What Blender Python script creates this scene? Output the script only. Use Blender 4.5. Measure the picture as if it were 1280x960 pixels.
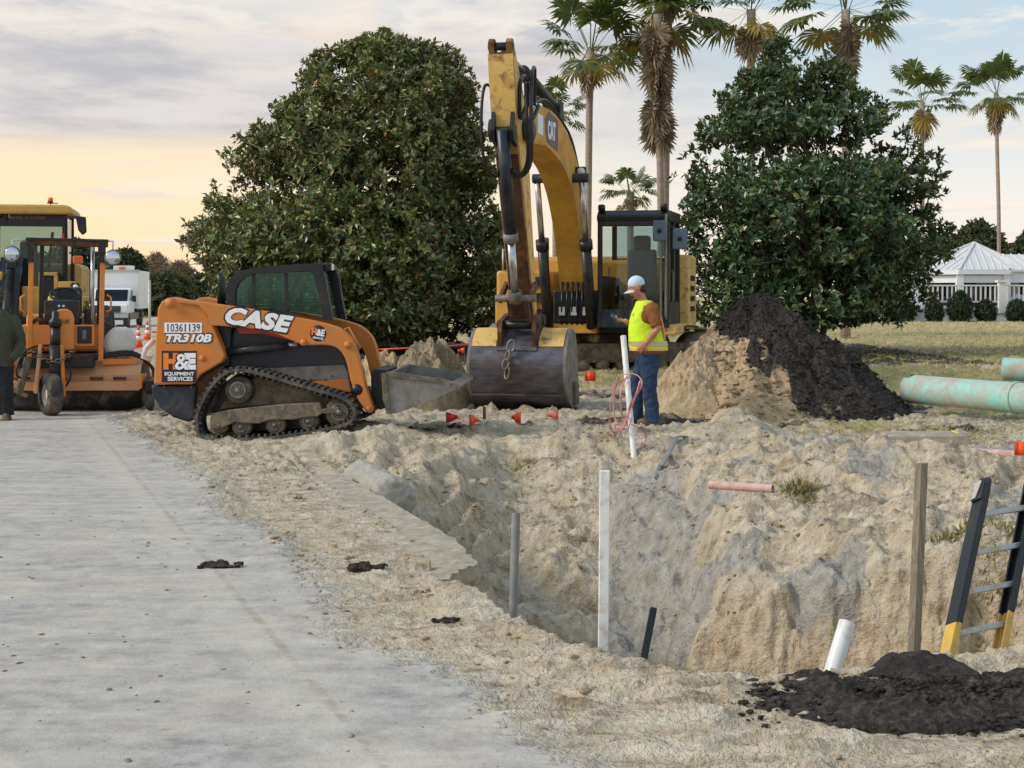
import bpy, bmesh, math, random
import numpy as np
from mathutils import Vector, Matrix
for _o in list(bpy.data.objects): bpy.data.objects.remove(_o)
R = math.radians
SC = bpy.context.scene
COL = SC.collection
# ------------------------------------------------------------------ camera
F = 1950.0      # focal length in photo pixels (photo 1280 wide)
CH = 1.62       # eye height
cam = bpy.data.cameras.new('camera'); cam.sensor_width = 36.0
cam.lens = 36.0 * F / 1280.0
cam.shift_y = -(480 - 370) / 1280.0
cam.clip_start = 0.1; cam.clip_end = 6000
camo = bpy.data.objects.new('camera', cam); COL.objects.link(camo)
camo.location = (0, 0, CH); camo.rotation_euler = (R(90), 0, 0)
SC.camera = camo
SC.cycles.max_bounces = 6; SC.cycles.diffuse_bounces = 2; SC.cycles.glossy_bounces = 2; SC.cycles.transmission_bounces = 4; SC.cycles.transparent_max_bounces = 10
SC.render.resolution_x = 1024; SC.render.resolution_y = 768
SC.view_settings.view_transform = 'Standard'; SC.view_settings.look = 'None'
SC.view_settings.gamma = 1; SC.view_settings.exposure = 0.68
SC.view_settings.use_curve_mapping = False
def lin(r, g, b):
    f = lambda c: (c / 255 / 12.92) if c <= 10 else ((c / 255 + 0.055) / 1.055) ** 2.4
    return (f(r), f(g), f(b), 1)
# ------------------------------------------------------------------ sky
SUN_AZ, SUN_EL = -104.0, 34.0     # degrees left of the view direction, above horizon
wd = bpy.data.worlds.new('World'); SC.world = wd; wd.use_nodes = True
nt = wd.node_tree; N = nt.nodes; L = nt.links; N.clear()
def wn(t, **k):
    n = N.new(t)
    for a, b in k.items(): setattr(n, a, b)
    return n
def wmath(op, a, b=None, c=None, clamp=False):
    n = N.new('ShaderNodeMath'); n.operation = op; n.use_clamp = clamp
    for i, x in enumerate((a, b, c)):
        if x is None: continue
        if isinstance(x, (int, float)): n.inputs[i].default_value = x
        else: L.new(x, n.inputs[i])
    return n.outputs[0]
def wramp(fac, stops, interp='EASE'):
    n = N.new('ShaderNodeValToRGB'); n.color_ramp.interpolation = interp
    e = n.color_ramp.elements
    while len(e) < len(stops): e.new(0.5)
    for i, (p, c) in enumerate(stops):
        e[i].position = p; e[i].color = c if len(c) == 4 else (*c, 1)
    L.new(fac, n.inputs[0]); return n.outputs[0]
def wmix(f, a, b):
    n = N.new('ShaderNodeMix'); n.data_type = 'RGBA'
    for i, x in ((0, f), (6, a), (7, b)):
        if isinstance(x, (int, float)): n.inputs[i].default_value = x
        elif isinstance(x, tuple): n.inputs[i].default_value = x
        else: L.new(x, n.inputs[i])
    return n.outputs[2]
sky = wn('ShaderNodeTexSky', sky_type='NISHITA', sun_disc=False)
sky.sun_elevation = R(SUN_EL); sky.sun_rotation = R(SUN_AZ); sky.altitude = 10
skc = N.new('ShaderNodeVectorMath'); skc.operation = 'SCALE'; skc.inputs[3].default_value = 0.11
L.new(sky.outputs[0], skc.inputs[0])
tc = N.new('ShaderNodeTexCoord')
sp = N.new('ShaderNodeSeparateXYZ'); L.new(tc.outputs['Generated'], sp.inputs[0])
X_, Y_, Z_ = sp.outputs
zc = wmath('MAXIMUM', Z_, 0.0)
# warm glow near the low sunset side (left)
hx, hy = math.sin(R(-40)), math.cos(R(-40))
dotp = wmath('ADD', wmath('MULTIPLY', X_, hx), wmath('MULTIPLY', Y_, hy))
warm = wramp(dotp, [(0.60, (0, 0, 0)), (0.93, (1, 1, 1))])
cool_grad = wramp(wmath('MULTIPLY', zc, 4.0, clamp=True), [(0.0, lin(246, 232, 218)), (0.22, lin(236, 228, 222)), (0.42, lin(214, 220, 222)), (0.66, lin(190, 208, 218)), (1.0, lin(176, 200, 218))])
warm_grad = wramp(wmath('MULTIPLY', zc, 4.0, clamp=True), [(0.0, lin(250, 216, 172)), (0.18, lin(252, 224, 178)), (0.34, lin(248, 224, 186)), (0.5, lin(228, 216, 200)), (1.0, lin(182, 204, 220))])
base = wmix(warm, cool_grad, warm_grad)
base = wmix(wramp(zc, [(0.3, (0, 0, 0)), (0.8, (1, 1, 1))]), base, lin(150, 182, 212))
base = wmix(0.14, base, skc.outputs[0])
# clouds projected on a flat layer
inv = wmath('DIVIDE', 1.0, wmath('ADD', zc, 0.045))
pv = N.new('ShaderNodeCombineXYZ')
L.new(wmath('MULTIPLY', X_, inv), pv.inputs[0]); L.new(wmath('MULTIPLY', Y_, inv), pv.inputs[1])
def wnoise(scale, detail, rough, off, sx=1.0, sy=1.0, dist=0.0):
    m = N.new('ShaderNodeMapping'); m.inputs['Location'].default_value = off; m.inputs['Scale'].default_value = (sx, sy, 1)
    L.new(pv.outputs[0], m.inputs[0])
    n = N.new('ShaderNodeTexNoise'); n.inputs['Scale'].default_value = scale; n.inputs['Detail'].default_value = detail
    n.inputs['Roughness'].default_value = rough; n.inputs['Distortion'].default_value = dist
    L.new(m.outputs[0], n.inputs['Vector']); return n.outputs['Fac']
n1 = wnoise(0.55, 9, 0.58, (3.1, 1.7, 0))
n2 = wnoise(1.5, 8, 0.6, (7.3, 4.2, 0), 1.0, 0.8)
n3 = wnoise(0.22, 4, 0.5, (1.3, 9.2, 0))
# grey bank filling the left half of the sky, with a ragged sunlit upper edge
bank = wramp(wmath('ADD', zc, wmath('MULTIPLY', wmath('SUBTRACT', n1, 0.5), 0.05)), [(0.083, (0, 0, 0)), (0.112, (1, 1, 1)), (0.163, (1, 1, 1)), (0.180, (0, 0, 0))])
side = wramp(wmath('ADD', X_, wmath('MULTIPLY', wmath('SUBTRACT', n3, 0.5), 0.25)), [(0.0, (1, 1, 1)), (0.20, (0.12, 0.12, 0.12))])
bankm = wmath('MULTIPLY', bank, side)
bank_col = wramp(n2, [(0.36, lin(178, 178, 184)), (0.66, lin(216, 210, 206))])
col = wmix(wmath('MULTIPLY', bankm, 0.92), base, bank_col)
# puffy tops above the bank
puff = wramp(n2, [(0.47, (0, 0, 0)), (0.58, (1, 1, 1))])
puffz = wramp(zc, [(0.150, (0, 0, 0)), (0.172, (1, 1, 1)), (0.215, (1, 1, 1)), (0.30, (0.45, 0.45, 0.45))])
pf = wmath('MULTIPLY', wmath('MULTIPLY', puff, puffz), 0.8)
pcol = wramp(n2, [(0.50, lin(252, 240, 222)), (0.60, lin(220, 212, 206)), (0.68, lin(184, 184, 190))])
col = wmix(pf, col, pcol)
# thin bands elsewhere
band = wramp(n1, [(0.50, (0, 0, 0)), (0.64, (1, 1, 1))])
bcol = wramp(n2, [(0.40, lin(250, 228, 206)), (0.62, lin(206, 206, 212))])
col = wmix(wmath('MULTIPLY', band, 0.55), col, bcol)
bg = N.new('ShaderNodeBackground'); L.new(col, bg.inputs[0]); bg.inputs[1].default_value = 0.74
wo = N.new('ShaderNodeOutputWorld'); L.new(bg.outputs[0], wo.inputs[0])
# ------------------------------------------------------------------ sun (veiled by cloud: soft)
sl = bpy.data.lights.new('sun', 'SUN'); sl.energy = 1.5; sl.angle = R(16); sl.color = (1.0, 0.93, 0.83)
so = bpy.data.objects.new('sun', sl); COL.objects.link(so)
sd = Vector((math.sin(R(SUN_AZ)) * math.cos(R(SUN_EL)), math.cos(R(SUN_AZ)) * math.cos(R(SUN_EL)), math.sin(R(SUN_EL))))
so.rotation_euler = sd.to_track_quat('Z', 'Y').to_euler(); so.location = sd * 50
# ------------------------------------------------------------------ helpers
def W(u, v, d):
    """world point that stands d metres away and shows at photo pixel u, v"""
    return Vector(((u - 640) / F * d, d, CH - (v - 370) / F * d))
def G(u, v, z=0.0):
    d = F * (CH - z) / (v - 370); return W(u, v, d)
def tag(o, label=None, cat=None, group=None, kind=None):
    if label: o['label'] = label
    if cat: o['category'] = cat
    if group: o['group'] = group
    if kind: o['kind'] = kind
    return o
def thing(name, label, cat, loc=(0, 0, 0), rotz=0.0, group=None):
    o = bpy.data.objects.new(name, None); COL.objects.link(o); o.empty_display_size = 0.2
    o.location = loc; o.rotation_euler = (0, 0, rotz)
    return tag(o, label, cat, group)
def frames(pts):
    """parallel-transport frames along a polyline"""
    n = len(pts); T = []
    for i in range(n):
        t = (pts[min(i + 1, n - 1)] - pts[max(i - 1, 0)]); T.append(t.normalized())
    a = Vector((0, 0, 1)) if abs(T[0].z) < 0.9 else Vector((1, 0, 0))
    u = T[0].cross(a).normalized(); out = []
    for i in range(n):
        u = (u - T[i] * u.dot(T[i])).normalized(); out.append((u, T[i].cross(u)))
    return out
class MB:
    def __init__(s): s.v = []; s.f = []; s.sm = []
    def add(s, vs, fs, sm=False):
        o = len(s.v); s.v += [tuple(p) for p in vs]
        s.f += [tuple(i + o for i in f) for f in fs]; s.sm += [sm] * len(fs); return s
    def box(s, c, size, rot=None):
        x, y, z = (q / 2 for q in size); c = Vector(c)
        P = [Vector((a * x, b * y, d * z)) for d in (-1, 1) for b in (-1, 1) for a in (-1, 1)]
        if rot is not None: P = [rot @ p for p in P]
        return s.add([p + c for p in P], [(0, 2, 3, 1), (4, 5, 7, 6), (0, 1, 5, 4), (2, 6, 7, 3), (0, 4, 6, 2), (1, 3, 7, 5)])
    def bx(s, x0, x1, y0, y1, z0, z1):
        return s.box(((x0 + x1) / 2, (y0 + y1) / 2, (z0 + z1) / 2), (abs(x1 - x0), abs(y1 - y0), abs(z1 - z0)))
    def tube(s, pts, r, n=10, caps=True, closed=False, sm=True, sq=1.0):
        pts = [Vector(p) for p in pts]; m = len(pts)
        rs = r if isinstance(r, (list, tuple)) else [r] * m
        fr = frames(pts); vs = []; fs = []
        for i in range(m):
            a, b = fr[i]
            for k in range(n):
                t = 2 * math.pi * k / n
                vs.append(pts[i] + a * (math.cos(t) * rs[i]) + b * (math.sin(t) * rs[i] * sq))
        for i in range(m - 1 + (1 if closed else 0)):
            j = (i + 1) % m
            for k in range(n):
                k2 = (k + 1) % n; fs.append((i * n + k, i * n + k2, j * n + k2, j * n + k))
        s.add(vs, fs, sm)
        if caps and not closed:
            s.add(vs[:n], [tuple(range(n - 1, -1, -1))]); s.add(vs[-n:], [tuple(range(n))])
        return s
    def cyl(s, p0, p1, r0, r1=None, n=16, caps=True):
        return s.tube([p0, p1], [r0, r0 if r1 is None else r1], n, caps)
    def bar(s, p0, p1, w, h, up=(0, 0, 1)):
        """rectangular bar; w across, h along up"""
        p0 = Vector(p0); p1 = Vector(p1); t = (p1 - p0).normalized(); up = Vector(up)
        a = t.cross(up)
        if a.length < 1e-4: a = t.cross(Vector((1, 0, 0)))
        a.normalize(); b = a.cross(t).normalized()
        vs = [p + a * (i * w / 2) + b * (j * h / 2) for p in (p0, p1) for i, j in ((-1, -1), (1, -1), (1, 1), (-1, 1))]
        return s.add(vs, [(3, 2, 1, 0), (4, 5, 6, 7), (0, 1, 5, 4), (1, 2, 6, 5), (2, 3, 7, 6), (3, 0, 4, 7)])
    def prism(s, prof, y0, y1, fn=None, sm=False):
        """profile in (x, z), extruded along y"""
        n = len(prof); fn = fn or (lambda p, y: (p[0], y, p[1]))
        vs = [fn(p, y0) for p in prof] + [fn(p, y1) for p in prof]
        s.add(vs, [tuple(range(n)), tuple(range(2 * n - 1, n - 1, -1))])
        return s.add(vs, [(i, i + n, (i + 1) % n + n, (i + 1) % n) for i in range(n)], sm)
    def ring(s, outer, inner, y0, y1):
        n = len(outer)
        vs = [(p[0], y, p[1]) for y in (y0, y1) for P in (outer, inner) for p in P]
        fs = []
        for i in range(n):
            j = (i + 1) % n
            fs += [(i, j, n + j, n + i), (2 * n + i, 3 * n + i, 3 * n + j, 2 * n + j),
                   (i, 2 * n + i, 2 * n + j, j), (n + i, n + j, 3 * n + j, 3 * n + i)]
        return s.add(vs, fs)
    def strip(s, prof, y0, y1, th, closed=False, sm=True):
        """thin bent plate following a profile (x, z)"""
        n = len(prof); P = [Vector((p[0], 0, p[1])) for p in prof]; nn = []
        for i in range(n):
            a = P[(i - 1) % n] if (closed or i > 0) else P[i]; b = P[(i + 1) % n] if (closed or i < n - 1) else P[i]
            t = (b - a).normalized(); nn.append(Vector((-t.z, 0, t.x)))
        vs = []
        for i in range(n):
            q = P[i] + nn[i] * th
            vs += [(P[i].x, y0, P[i].z), (P[i].x, y1, P[i].z), (q.x, y1, q.z), (q.x, y0, q.z)]
        fs = []
        for i in range(n if closed else n - 1):
            a, b = 4 * i, 4 * ((i + 1) % n)
            for k in range(4): fs.append((a + k, a + (k + 1) % 4, b + (k + 1) % 4, b + k))
        s.add(vs, fs, False)
        if not closed: s.add(vs[:4], [(3, 2, 1, 0)]); s.add(vs[-4:], [(0, 1, 2, 3)])
        return s
    def lathe(s, prof, c, ax=(0, 0, 1), n=20, caps=True):
        """profile (r, h) revolved about axis ax through c"""
        c = Vector(c); ax = Vector(ax).normalized(); a = ax.orthogonal().normalized(); b = ax.cross(a)
        m = len(prof); vs = []
        for r, h in prof:
            for k in range(n):
                t = 2 * math.pi * k / n; vs.append(c + ax * h + a * (r * math.cos(t)) + b * (r * math.sin(t)))
        fs = [(i * n + k, i * n + (k + 1) % n, (i + 1) * n + (k + 1) % n, (i + 1) * n + k) for i in range(m - 1) for k in range(n)]
        s.add(vs, fs, True)
        if caps: s.add(vs[:n], [tuple(range(n - 1, -1, -1))]); s.add(vs[-n:], [tuple(range(n))])
        return s
    def ell(s, c, r, nu=14, nv=10, rot=None):
        c = Vector(c); r = (r, r, r) if isinstance(r, (int, float)) else r; vs = []
        for j in range(nv + 1):
            p = math.pi * j / nv
            for k in range(nu):
                t = 2 * math.pi * k / nu
                q = Vector((r[0] * math.sin(p) * math.cos(t), r[1] * math.sin(p) * math.sin(t), r[2] * math.cos(p)))
                vs.append(c + (rot @ q if rot is not None else q))
        fs = [(j * nu + k, (j + 1) * nu + k, (j + 1) * nu + (k + 1) % nu, j * nu + (k + 1) % nu) for j in range(nv) for k in range(nu)]
        return s.add(vs, fs, True)
    def text(s, body, w, h, M, shear=0.0, off=0.0, depth=0.003, spacing=1.0):
        """lettering fitted to w x h, centred on M (x right, y up, z out)"""
        cu = bpy.data.curves.new('lettering', 'FONT'); cu.body = body; cu.size = 1; cu.shear = shear; cu.offset = off
        cu.space_character = spacing; cu.resolution_u = 3; cu.extrude = 0.02; cu.align_x = 'CENTER'; cu.space_line = 0.8
        ob = bpy.data.objects.new('lettering', cu); COL.objects.link(ob)
        dg = bpy.context.evaluated_depsgraph_get(); e = ob.evaluated_get(dg); me = e.to_mesh()
        co = np.array([q.co[:] for q in me.vertices]); lo = co.min(0); hi = co.max(0)
        k = (co - (lo + hi) / 2) / np.maximum(hi - lo, 1e-6) * np.array([w, h, depth])
        vs = [M @ Vector(q) for q in k]; fs = [tuple(p.vertices) for p in me.polygons]
        e.to_mesh_clear(); bpy.data.objects.remove(ob); bpy.data.curves.remove(cu)
        return s.add(vs, fs)
    def build(s, name, mat, parent=None, bevel=0.0, smooth=None, kind=None, label=None):
        me = bpy.data.meshes.new(name); me.from_pydata(s.v, [], s.f)
        sm = s.sm if smooth is None else [smooth] * len(s.f)
        me.polygons.foreach_set('use_smooth', sm); me.materials.append(mat)
        bm = bmesh.new(); bm.from_mesh(me); bmesh.ops.remove_doubles(bm, verts=bm.verts, dist=1e-5)
        bmesh.ops.recalc_face_normals(bm, faces=bm.faces); bm.to_mesh(me); bm.free()
        o = bpy.data.objects.new(name, me); COL.objects.link(o); o.parent = parent
        if bevel:
            b = o.modifiers.new('bevel', 'BEVEL'); b.width = bevel; b.segments = 2; b.limit_method = 'ANGLE'; b.angle_limit = R(35)
            b.use_clamp_overlap = True
        if kind: o['kind'] = kind
        if label: o['label'] = label
        return o
def np_mesh(name, co, faces, mat, parent=None, smooth=False, kind=None):
    """fast mesh from arrays: faces (n, 3) or (n, 4)"""
    me = bpy.data.meshes.new(name); k = faces.shape[1]; nf = len(faces)
    me.vertices.add(len(co)); me.vertices.foreach_set('co', np.ascontiguousarray(co, dtype=np.float32).ravel())
    me.loops.add(nf * k); me.loops.foreach_set('vertex_index', np.ascontiguousarray(faces, dtype=np.int32).ravel())
    me.polygons.add(nf); me.polygons.foreach_set('loop_start', np.arange(0, nf * k, k, dtype=np.int32))
    me.polygons.foreach_set('use_smooth', np.full(nf, smooth))
    me.update(calc_edges=True); me.materials.append(mat)
    o = bpy.data.objects.new(name, me); COL.objects.link(o); o.parent = parent
    if kind: o['kind'] = kind
    return o
def remesh(o, voxel, smooth=4, fac=0.5, disp=0.0, dscale=0.1):
    """fuse overlapping volumes into one continuous skin and bake it"""
    r = o.modifiers.new('r', 'REMESH'); r.mode = 'VOXEL'; r.voxel_size = voxel; r.use_smooth_shade = True
    if smooth:
        m = o.modifiers.new('s', 'SMOOTH'); m.factor = fac; m.iterations = smooth
    if disp:
        t = bpy.data.textures.new('crease', 'CLOUDS'); t.noise_scale = dscale; t.noise_depth = 2
        d = o.modifiers.new('d', 'DISPLACE'); d.texture = t; d.strength = disp; d.mid_level = 0.5
    bpy.context.view_layer.update()
    dg = bpy.context.evaluated_depsgraph_get(); me = bpy.data.meshes.new_from_object(o.evaluated_get(dg))
    o.modifiers.clear(); o.data = me
    return o
def catmull(P, k=6, closed=False):
    P = [np.array(p, float) for p in P]; n = len(P); out = []
    for i in range(n if closed else n - 1):
        g = lambda j: P[j % n] if closed else P[min(max(j, 0), n - 1)]
        a, b, c, d = g(i - 1), g(i), g(i + 1), g(i + 2)
        for t in np.arange(k) / k:
            out.append(0.5 * (2 * b + (c - a) * t + (2 * a - 5 * b + 4 * c - d) * t * t + (3 * b - a - 3 * c + d) * t ** 3))
    if not closed: out.append(P[-1])
    return [tuple(p) for p in out]
# ------------------------------------------------------------------ numpy noise
_rng = np.random.default_rng(7)
_tab = _rng.random((256, 256))
def vnoise(x, y, s=0):
    x = x + 37.7 * s; y = y + 91.3 * s
    ix = np.floor(x).astype(int); iy = np.floor(y).astype(int); fx = x - ix; fy = y - iy
    fx = fx * fx * fx * (fx * (fx * 6 - 15) + 10); fy = fy * fy * fy * (fy * (fy * 6 - 15) + 10)
    a = _tab[ix & 255, iy & 255]; b = _tab[(ix + 1) & 255, iy & 255]; c = _tab[ix & 255, (iy + 1) & 255]; d = _tab[(ix + 1) & 255, (iy + 1) & 255]
    return (a + (b - a) * fx) * (1 - fy) + (c + (d - c) * fx) * fy
def fbm(x, y, sc, oc=5, s=0, gain=0.5, ridge=False):
    t = 0; a = 1; tot = 0
    for i in range(oc):
        ca, sa = math.cos(1.1 * i), math.sin(1.1 * i)
        n = vnoise((x * ca - y * sa) * sc, (x * sa + y * ca) * sc, s + i * 3)
        if ridge: n = 1 - abs(2 * n - 1)
        t = t + a * n; tot += a; a *= gain; sc *= 2.03
    return t / tot - 0.5
def sstep(a, b, x):
    t = np.clip((x - a) / (b - a), 0, 1); return t * t * (3 - 2 * t)
# ------------------------------------------------------------------ materials
class NT:
    def __init__(s, name):
        s.m = bpy.data.materials.new(name); s.m.use_nodes = True; s.t = s.m.node_tree; s.t.nodes.clear()
        s.out = s.t.nodes.new('ShaderNodeOutputMaterial'); s.tc = s.n('ShaderNodeTexCoord')
    def n(s, t, ins=None, **k):
        n = s.t.nodes.new(t)
        for a, b in k.items(): setattr(n, a, b)
        for a, b in (ins or {}).items(): s.set(n.inputs[a], b)
        return n
    def set(s, i, x):
        if hasattr(x, 'links'): s.t.links.new(x, i)
        elif isinstance(x, tuple) and len(x) == 3 and i.type == 'RGBA': i.default_value = (*x, 1)
        else: i.default_value = x
    def noise(s, scale, detail=5, rough=0.6, vec=None, dist=0.0):
        return s.n('ShaderNodeTexNoise', {'Vector': vec or s.tc.outputs['Object'], 'Scale': scale, 'Detail': detail, 'Roughness': rough, 'Distortion': dist}).outputs['Fac']
    def math(s, op, a, b=0.0, clamp=False):
        return s.n('ShaderNodeMath', {0: a, 1: b}, operation=op, use_clamp=clamp).outputs[0]
    def ramp(s, f, stops, interp='LINEAR'):
        n = s.n('ShaderNodeValToRGB', {0: f}); n.color_ramp.interpolation = interp; e = n.color_ramp.elements
        while len(e) < len(stops): e.new(0.5)
        for i, (p, c) in enumerate(stops): e[i].position = p; e[i].color = c if len(c) == 4 else (*c, 1)
        return n.outputs[0]
    def mix(s, f, a, b, mode='MIX'):
        return s.n('ShaderNodeMix', {0: f, 6: a, 7: b}, data_type='RGBA', blend_type=mode).outputs[2]
    def bump(s, h, dist, strength=1.0, normal=None):
        n = s.n('ShaderNodeBump', {'Height': h, 'Distance': dist, 'Strength': strength})
        if normal is not None: s.set(n.inputs['Normal'], normal)
        return n.outputs[0]
    def bsdf(s, col, rough=0.6, metal=0.0, normal=None, spec=0.5, **k):
        b = s.n('ShaderNodeBsdfPrincipled', {'Base Color': col, 'Roughness': rough, 'Metallic': metal, 'Specular IOR Level': spec})
        for a, x in k.items(): s.set(b.inputs[a.replace('_', ' ')], x)
        if normal is not None: s.set(b.inputs['Normal'], normal)
        s.t.links.new(b.outputs[0], s.out.inputs[0]); return s.m
BLACKV = (0, 0, 0); WHITEV = (1, 1, 1)
def pm(name, col, rough=0.55, metal=0.0, var=0.12, scale=5.0, dirt=None, amt=0.0, dscale=3.0, bump=0.0, bscale=40, spec=0.5, hard=0.1, stretch=None):
    """paint / metal / plastic with grain, wear and dirt of its own"""
    t = NT(name); c = col if len(col) == 4 else (*col, 1)
    vec = t.tc.outputs['Object']
    if stretch: vec = t.n('ShaderNodeMapping', {0: vec, 'Scale': stretch}).outputs[0]
    n1 = t.noise(scale, 6, 0.65, vec); lo = tuple(q * (1 - var) for q in c[:3]); hi = tuple(min(1, q * (1 + var)) for q in c[:3])
    colr = t.ramp(n1, [(0.3, lo), (0.7, hi)]); rg = t.math('ADD', t.math('MULTIPLY', n1, 0.25), rough - 0.12)
    if dirt is not None:
        n2 = t.noise(dscale, 9, 0.7, vec, 0.6)
        m = t.ramp(n2, [(max(0, 0.72 - amt * 0.42 - hard), BLACKV), (0.72 - amt * 0.42 + hard, WHITEV)])
        colr = t.mix(m, colr, dirt if len(dirt) == 4 else (*dirt, 1)); rg = t.mix(m, rg, (0.9, 0.9, 0.9, 1))
    nb = t.bump(t.noise(bscale, 6, 0.7), 0.01, bump) if bump else None
    return t.bsdf(colr, rg, metal, nb, spec)
def glass_mat(name, tint, refl=0.12, rough=0.03, gcol=(1, 1, 1, 1)):
    t = NT(name)
    a = t.n('ShaderNodeBsdfTransparent', {0: tint}); g = t.n('ShaderNodeBsdfGlossy', {0: gcol, 'Roughness': rough})
    lw = t.n('ShaderNodeLayerWeight', {'Blend': 0.25}).outputs['Fresnel']
    m = t.n('ShaderNodeMixShader', {0: t.math('ADD', t.math('MULTIPLY', lw, 0.7), refl, True), 1: a.outputs[0], 2: g.outputs[0]})
    t.t.links.new(m.outputs[0], t.out.inputs[0]); return t.m
SANDC = (0.50, 0.41, 0.30); MUD = (0.26, 0.205, 0.15)
M = {}
M['case'] = pm('orange_paint_loader', lin(214, 122, 38), 0.38, var=0.06, scale=3, dirt=lin(176, 128, 76), amt=0.28, dscale=2.2, hard=0.25)
M['sweep'] = pm('orange_paint_sweeper', lin(240, 138, 40), 0.42, var=0.08, dirt=lin(200, 148, 96), amt=0.3, dscale=3, hard=0.2)
M['sweepdusty'] = pm('dusty_orange_paint', lin(228, 150, 92), 0.7, var=0.1, dirt=lin(206, 166, 132), amt=0.6, dscale=3, hard=0.2)
M['cat'] = pm('yellow_paint_excavator', lin(216, 160, 58), 0.45, var=0.06, dirt=lin(160, 116, 52), amt=0.3, dscale=1.6, hard=0.2)
M['catstick'] = pm('worn_yellow_paint', lin(206, 162, 92), 0.55, var=0.12, dirt=lin(96, 66, 38), amt=0.5, dscale=2.2, hard=0.12, stretch=(1, 1, 0.35))
M['catpale'] = pm('chalky_yellow_paint', lin(226, 186, 106), 0.6, var=0.1, dirt=lin(120, 84, 48), amt=0.3, dscale=6, hard=0.08)
M['deere'] = pm('yellow_paint_wheel_loader', lin(210, 166, 78), 0.45, var=0.08, dirt=lin(160, 128, 76), amt=0.25)
M['black'] = pm('black_paint', (0.010, 0.011, 0.013), 0.4, var=0.3, dirt=lin(74, 66, 56), amt=0.16, dscale=5, hard=0.10)
M['navy'] = pm('blue_black_paint', (0.010, 0.016, 0.028), 0.36, var=0.2, dirt=lin(84, 78, 70), amt=0.22, dscale=4, hard=0.12)
M['rubber'] = pm('track_rubber', (0.05, 0.049, 0.05), 0.8, var=0.25, dirt=lin(128, 118, 102), amt=0.38, dscale=7, bump=0.4)
M['tire'] = pm('tire_rubber', (0.03, 0.03, 0.03), 0.85, var=0.2, dirt=lin(120, 106, 88), amt=0.4, dscale=5, bump=0.3)
M['steel'] = pm('worn_steel', lin(128, 124, 118), 0.45, 0.55, var=0.25, dirt=lin(120, 100, 76), amt=0.4, dscale=5, bump=0.2)
M['rust'] = pm('rusty_steel', lin(112, 74, 46), 0.75, 0.1, var=0.3, dirt=lin(64, 46, 32), amt=0.5, dscale=5, bump=0.3)
M['mudsteel'] = pm('muddy_steel', lin(96, 90, 82), 0.8, 0.1, var=0.3, scale=8, dirt=lin(150, 132, 106), amt=0.45, dscale=7, bump=0.7)
M['chrome'] = pm('chromed_rod', lin(190, 190, 190), 0.22, 0.9, var=0.08, dirt=lin(110, 96, 80), amt=0.15)
M['bucket'] = pm('scraped_dark_steel', lin(96, 94, 102), 0.36, 0.5, var=0.55, scale=9, dirt=lin(92, 68, 50), amt=0.42, dscale=3.0, bump=0.4, hard=0.10, stretch=(1, .35, 1))
M['plate'] = pm('grey_scuffed_plate', lin(142, 138, 134), 0.5, 0.3, var=0.18, scale=4, dirt=lin(112, 104, 92), amt=0.45, dscale=5, hard=0.18)
M['white'] = pm('white_paint', lin(232, 232, 230), 0.5, var=0.04)
M['offwhite'] = pm('white_plastic_tank', lin(226, 224, 218), 0.5, var=0.06, dirt=lin(190, 180, 160), amt=0.3, hard=0.3)
M['pvc'] = pm('white_pvc', lin(236, 236, 232), 0.4, var=0.03, dirt=lin(178, 164, 140), amt=0.25, dscale=9, hard=0.12)
M['greypvc'] = pm('grey_conduit', lin(128, 130, 128), 0.5, var=0.1, dirt=lin(166, 150, 124), amt=0.3, dscale=9)
M['pink'] = pm('dusty_pink_pipe', lin(214, 176, 166), 0.6, var=0.08, dirt=lin(176, 150, 122), amt=0.35, dscale=9)
M['pinktape'] = pm('pink_ribbon', lin(206, 140, 142), 0.5, var=0.1)
M['orangeflag'] = pm('orange_flag_film', lin(252, 86, 34), 0.5, var=0.08)
M['redflag'] = pm('red_flag_film', lin(226, 36, 52), 0.5, var=0.08)
M['pinkflag'] = pm('pink_flag_film', lin(226, 108, 104), 0.5, var=0.08)
M['teal'] = pm('weathered_teal_pipe', lin(150, 214, 204), 0.55, var=0.12, scale=4, dirt=lin(184, 170, 154), amt=0.56, dscale=3.2, hard=0.10)
M['concrete'] = pm('broken_concrete', lin(182, 170, 150), 0.9, var=0.15, scale=9, dirt=lin(150, 138, 120), amt=0.5, dscale=8, bump=0.8, bscale=30)
M['glass'] = glass_mat('cab_glass', (0.70, 0.78, 0.78, 1), 0.012)
M['dglass'] = glass_mat('dark_glass', (0.10, 0.15, 0.15, 1), 0.02)
M['tealglass'] = glass_mat('teal_tinted_glass', (0.62, 0.80, 0.76, 1), 0.03, 0.05, (0.6, 0.9, 0.82, 1))
M['tglass'] = glass_mat('truck_glass', (0.06, 0.08, 0.09, 1), 0.03)
M['mirror'] = pm('mirror_face', lin(205, 215, 225), 0.15, 0.9, var=0.03)
M['lamp'] = pm('lamp_lens', lin(235, 235, 228), 0.2, var=0.05)
M['amber'] = pm('amber_lens', lin(250, 110, 30), 0.3, var=0.05)
M['redpaint'] = pm('red_sticker', lin(196, 40, 44), 0.4, var=0.08)
M['fabric'] = pm('grey_seat_fabric', lin(58, 70, 78), 0.85, var=0.15)
M['alum'] = pm('dusty_aluminium', lin(190, 190, 188), 0.45, 0.4, var=0.08, dirt=lin(196, 182, 156), amt=0.4, dscale=9)
M['fibre'] = pm('yellow_fibreglass', lin(222, 178, 60), 0.5, var=0.08, dirt=lin(186, 160, 110), amt=0.35, dscale=9, hard=0.15)
M['wood'] = pm('grey_weathered_wood', lin(128, 116, 100), 0.85, var=0.2, scale=5, dirt=lin(168, 152, 128), amt=0.35, dscale=6, bump=0.4, stretch=(6, 6, 0.6))
M['decalw'] = pm('white_decal', lin(240, 242, 245), 0.4, var=0.02)
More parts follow.
